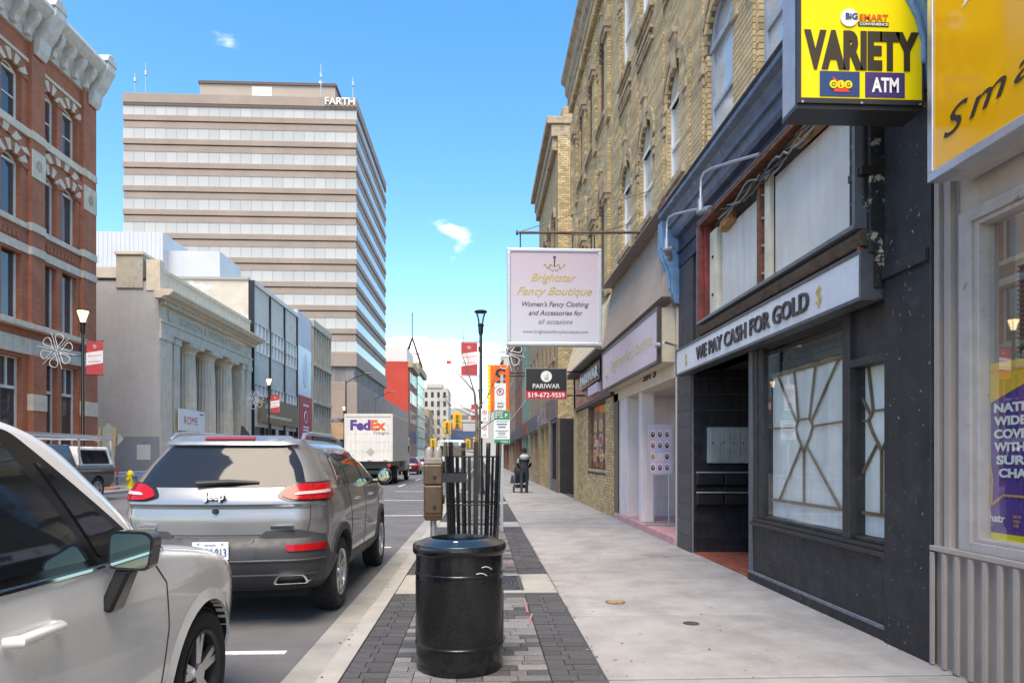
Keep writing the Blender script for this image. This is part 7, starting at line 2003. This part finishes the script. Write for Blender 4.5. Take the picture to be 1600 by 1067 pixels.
for k, z in enumerate((2.31, 2.265, 2.22)): MB().fbox(Fg, px_-.13, px_+.02, z, z+.018, .0045, .006).build('print_line', whitep, gp_)
for k, (z, wd, h) in enumerate(((2.135, .24, .014), (2.075, .20, .028), (2.02, .15, .028), (1.955, .25, .016), (1.915, .15, .018), (1.88, .14, .014), (1.835, .22, .012))):
    MB().fbox(Fg, px_-wd/2, px_+wd/2, z, z+h, .001, .003).build('print_line', MATS['letter_grey'], gp_)
text(gp_, 'MOBILE', Fg, px_+.05, 1.74, .03, whitep, w=.006, ext=.001)
no_parking(gp_, Fg, px_-.03, 2.37, .22, .52)
Fl1 = FC(26.62)
sp_ = thing('regulation_signs', 'two small white no parking signs on the near street lamp pole', 'sign', (.1, 26.6, 2.0))
no_parking(sp_, Fl1, .13, 2.85, .27, .5); no_parking(sp_, Fl1, .13, 2.2, .27, .55)
# cobra-head street lights across the road
def cobra(lab, x, y, h):
    t = thing('cobra_street_light', lab, 'street light', (x, y, 0), 'tall cobra-head lights across the street')
    MB().cyl((x, y, 0), (x, y, h), .11, .07, 10).build('pole', blackgl, t)
    MB().tube([(x, y, h-.3), (x+1.0, y, h+.35), (x+2.2, y, h+.75)], .045, 6).build('arm', blackgl, t)
    MB().box(x+2.0, x+2.8, y-.12, y+.12, h+.70, h+.82).build('head', blackgl, t, bev=.04)
cobra('tall cobra-head light above the delivery truck, left of the other', -14.9, 76, 9.9)
cobra('tall cobra-head light in front of the bright red wall', -14.9, 97, 9.9)
# traffic signals --------------------------------------------------------------
ylw = M('signal_yellow', (.75, .45, .01), .5)
def signal(lab, x, y, z, s=1.0, pole=None):
    t = thing('traffic_light', lab, 'traffic light', (x, y, z), 'yellow traffic lights down the street')
    MB().box(x-.2*s, x+.2*s, y, y+.25, z, z+1.15*s).build('housing', ylw, t, bev=.03)
    MB().box(x-.38*s, x+.38*s, y+.25, y+.28, z-.12*s, z+1.27*s).build('backboard', ylw, t)
    for k, c in enumerate(((.03, .10, .05), (.15, .09, .01), (.5, .03, .02))):
        MB().cyl((x, y, z+.2*s+.37*s*k), (x, y-.12, z+.2*s+.37*s*k), .13*s, n=12).build('lens', M('lens%d' % k, c, .3), t)
    if pole:
        MB().cyl((pole, y+.3, 0), (pole, y+.3, z+1.0), .10, n=8).build('pole', dkmetal, t)
        MB().cyl((pole, y+.3, z+.6), (x, y+.3, z+.6), .06, n=6).build('arm', dkmetal, t)
signal('large yellow traffic light over the road, upper of the pair', -3.1, 88, 5.3, 1.5, pole=-.6)
signal('yellow traffic light just below and left of the upper one', -4.6, 92, 4.7, 1.3)
signal('small yellow traffic light far behind the slatted guard on the right', -.8, 104, 3.0, 1.2)
signal('small yellow traffic light far away left of the slatted guard', -7.6, 108, 3.0, 1.1)
signal('small yellow traffic light between the guard posts', -2.2, 112, 3.0, 1.1)
# hydrant, sign back with wooden stakes ----------------------------------------------
hx, hy = -15.65, 31.2
hy_ = thing('fire_hydrant', 'yellow fire hydrant with blue cap on the far sidewalk', 'hydrant', (hx, hy, .055))
yh_ = M('hydrant_yellow', (.80, .62, .02), .45)
MB().lathe([(.17, .055), (.17, .11), (.12, .12), (.12, .62), (.15, .64), (.15, .70), (.12, .80), (.05, .86), (.001, .88)], (hx, hy, 0), 18).build('barrel', yh_, hy_, smooth=True)
MB().lathe([(.07, 0), (.085, .03), (.085, .10), (.03, .13), (.001, .13)], (hx+.12, hy, .55), 12, axis='x').build('side_cap', M('hydrant_blue', (.02, .12, .35), .4), hy_, smooth=True)
MB().lathe([(.07, 0), (.07, -.12), (.001, -.12)], (hx, hy-.1, .50), 12, axis='y').build('front_cap', yh_, hy_)
ct = thing('stake_sign', 'back of a grey diamond sign on two leaning wooden stakes beside the hydrant', 'sign', (-16.3, 30.4, .055))
wd_ = M('stake_wood', (.36, .26, .16), .85, n=(8, .25))
for (x, dx) in ((-16.75, .10), (-16.15, .16)):
    MB().hexa([(x, 30.4, .05), (x+.12, 30.4, .05), (x+.12, 30.46, .05), (x, 30.46, .05), (x+dx, 30.5, 2.75), (x+dx+.12, 30.5, 2.75), (x+dx+.12, 30.56, 2.75), (x+dx, 30.56, 2.75)]).build('stake', wd_, ct)
Fd = FC(30.58)
MB().fprism(Fd, [(-16.27, 1.55), (-15.62, 2.25), (-16.27, 2.95), (-16.92, 2.25)], -.01, .0).build('sign_plate', M('sign_back', (.47, .48, .45), .4, .5, n=(4, .1)), ct)
MB().box(-17.0, -15.8, 30.2, 30.7, .055, .15).build('sandbag', M('orange_base', (.55, .2, .1), .8, n=(5, .3)), ct, bev=.04)

# ================================================================== person with a stroller
pp = thing('person', 'person in black jacket and beanie with grey hood pushing a stroller, seen from behind', 'person', (0, 0, 0))
def skin(name, verts, edges, radii, mat, parent, sub=2, root=0):
    me = bpy.data.meshes.new(name); me.from_pydata(verts, edges, [])
    o = bpy.data.objects.new(name, me); COL.objects.link(o)
    o.modifiers.new('sk', 'SKIN'); s = o.modifiers.new('ss', 'SUBSURF'); s.levels = s.render_levels = sub
    if not me.skin_vertices:
        bm = bmesh.new(); bm.from_mesh(me); bm.verts.layers.skin.verify(); bm.to_mesh(me); bm.free()
    for i, r in enumerate(radii):
        sv = me.skin_vertices[0].data[i]; sv.radius = (r, r) if not isinstance(r, tuple) else r; sv.use_root = (i == root)
    dg = bpy.context.evaluated_depsgraph_get(); m2 = bpy.data.meshes.new_from_object(o.evaluated_get(dg))
    o.modifiers.clear(); o.data = m2
    for m in (mat if isinstance(mat, list) else [mat]): m2.materials.append(m)
    m2.polygons.foreach_set('use_smooth', [True]*len(m2.polygons)); o.parent = parent
    return o
V = [(0, 0, .95), (0, 0, 1.12), (0, .02, 1.30), (0, .03, 1.44), (0, .05, 1.53), (0, .07, 1.63), (0, .08, 1.72),           # 0-6 spine, head
     (-.10, 0, .90), (-.11, .06, .50), (-.11, -.02, .10), (-.11, .10, .03),                                   # 7-10 left leg
     (.10, 0, .90), (.12, .14, .50), (.12, .18, .10), (.12, .30, .03),                                        # 11-14 right leg
     (-.20, .02, 1.40), (-.26, .08, 1.14), (-.20, .32, 1.04), (-.16, .40, 1.03),                              # 15-18 left arm
     (.20, .02, 1.40), (.26, .08, 1.14), (.20, .32, 1.04), (.16, .40, 1.03)]
E_ = [(0, 1), (1, 2), (2, 3), (3, 4), (4, 5), (5, 6), (0, 7), (7, 8), (8, 9), (9, 10), (0, 11), (11, 12), (12, 13), (13, 14), (3, 15), (15, 16), (16, 17), (17, 18), (3, 19), (19, 20), (20, 21), (21, 22)]
Rr = [(.17, .13), (.17, .13), (.19, .14), (.16, .12), .065, .095, .08, .105, .07, .05, .045, .105, .07, .05, .045, .085, .065, .05, .04, .085, .065, .05, .04]
bdy = skin('body', V, E_, Rr, [M('jacket_black', (.018, .018, .02), .7), M('jeans_dark', (.03, .035, .05), .8), M('skin_tone', (.35, .21, .15), .6), M('shoe_black', (.02, .02, .02), .6), M('sleeve_grey', (.34, .34, .35), .8)], pp)
for p in bdy.data.polygons:
    c = p.center
    p.material_index = 3 if c.z < .09 else 1 if c.z < .93 else 2 if (c.z > 1.53 or (c.y > .36 and c.z < 1.12)) else 4 if abs(c.x) > .20 and 1.22 < c.z < 1.40 else 0
MB().lathe([(.115, 1.64), (.118, 1.70), (.105, 1.77), (.07, 1.82), (.001, 1.84)], (0, .075, 0), 20).build('beanie', M('beanie_black', (.012, .012, .013), .9), pp, smooth=True)
MB().lathe([(.10, 1.56), (.15, 1.53), (.19, 1.46), (.17, 1.38), (.10, 1.34), (.02, 1.33)], (0, -.02, 0), 20).build('hood', M('hood_grey', (.40, .40, .41), .9), pp, smooth=True)
pp.location = (1.72, 27.3, .002)
sx_, sy_ = 1.72, 28.15
stl = thing('stroller', 'black four-wheeled stroller with a bag on its side', 'stroller', (sx_-.1, sy_, 0))
fab = M('stroller_black', (.02, .02, .022), .8); X_ = sx_-.12
for s_ in (-.24, .24):
    MB().tube([(X_+s_, sy_-.45, 1.03), (X_+s_, sy_-.30, .80), (X_+s_, sy_+.05, .45), (X_+s_, sy_+.40, .14)], .014, 6).build('frame_tube', dkmetal, stl)
    MB().tube([(X_+s_, sy_+.05, .45), (X_+s_, sy_-.25, .14)], .014, 6).build('frame_tube', dkmetal, stl)
    for yy in (sy_-.25, sy_+.40):
        MB().lathe([(.05, -.02), (.115, -.02), (.12, .0), (.115, .02), (.05, .02)], (X_+s_*1.08, yy, .12), 20, axis='x').build('wheel', rubber, stl)
        MB().lathe([(.001, -.018), (.06, -.018), (.06, .018), (.001, .018)], (X_+s_*1.08, yy, .12), 14, axis='x').build('hub', galv, stl)
MB().cyl((X_-.24, sy_-.45, 1.03), (X_+.24, sy_-.45, 1.03), .018, n=8).build('handle', rubber, stl)
MB().loop2([(X_-.21, sy_-.22, .42), (X_+.21, sy_-.22, .42), (X_+.21, sy_+.28, .36), (X_-.21, sy_+.28, .36)], [(X_-.22, sy_-.32, .85), (X_+.22, sy_-.32, .85), (X_+.20, sy_+.20, .52), (X_-.20, sy_+.20, .52)]).build('seat', fab, stl, bev=.03)
MB().lathe([(.24, -.20), (.25, 0), (.24, .20)], (X_, sy_-.12, .78), 20, axis='x').build('hood', fab, stl)
MB().box(X_-.20, X_+.20, sy_-.20, sy_+.25, .18, .32).build('basket', fab, stl, bev=.03)
MB().loop2([(X_-.42, sy_-.30, .38), (X_-.26, sy_-.30, .38), (X_-.26, sy_-.05, .38), (X_-.42, sy_-.05, .38)], [(X_-.36, sy_-.24, .72), (X_-.28, sy_-.24, .72), (X_-.28, sy_-.10, .72), (X_-.36, sy_-.10, .72)]).build('bag', M('bag_purple', (.05, .02, .07), .7), stl, bev=.03)
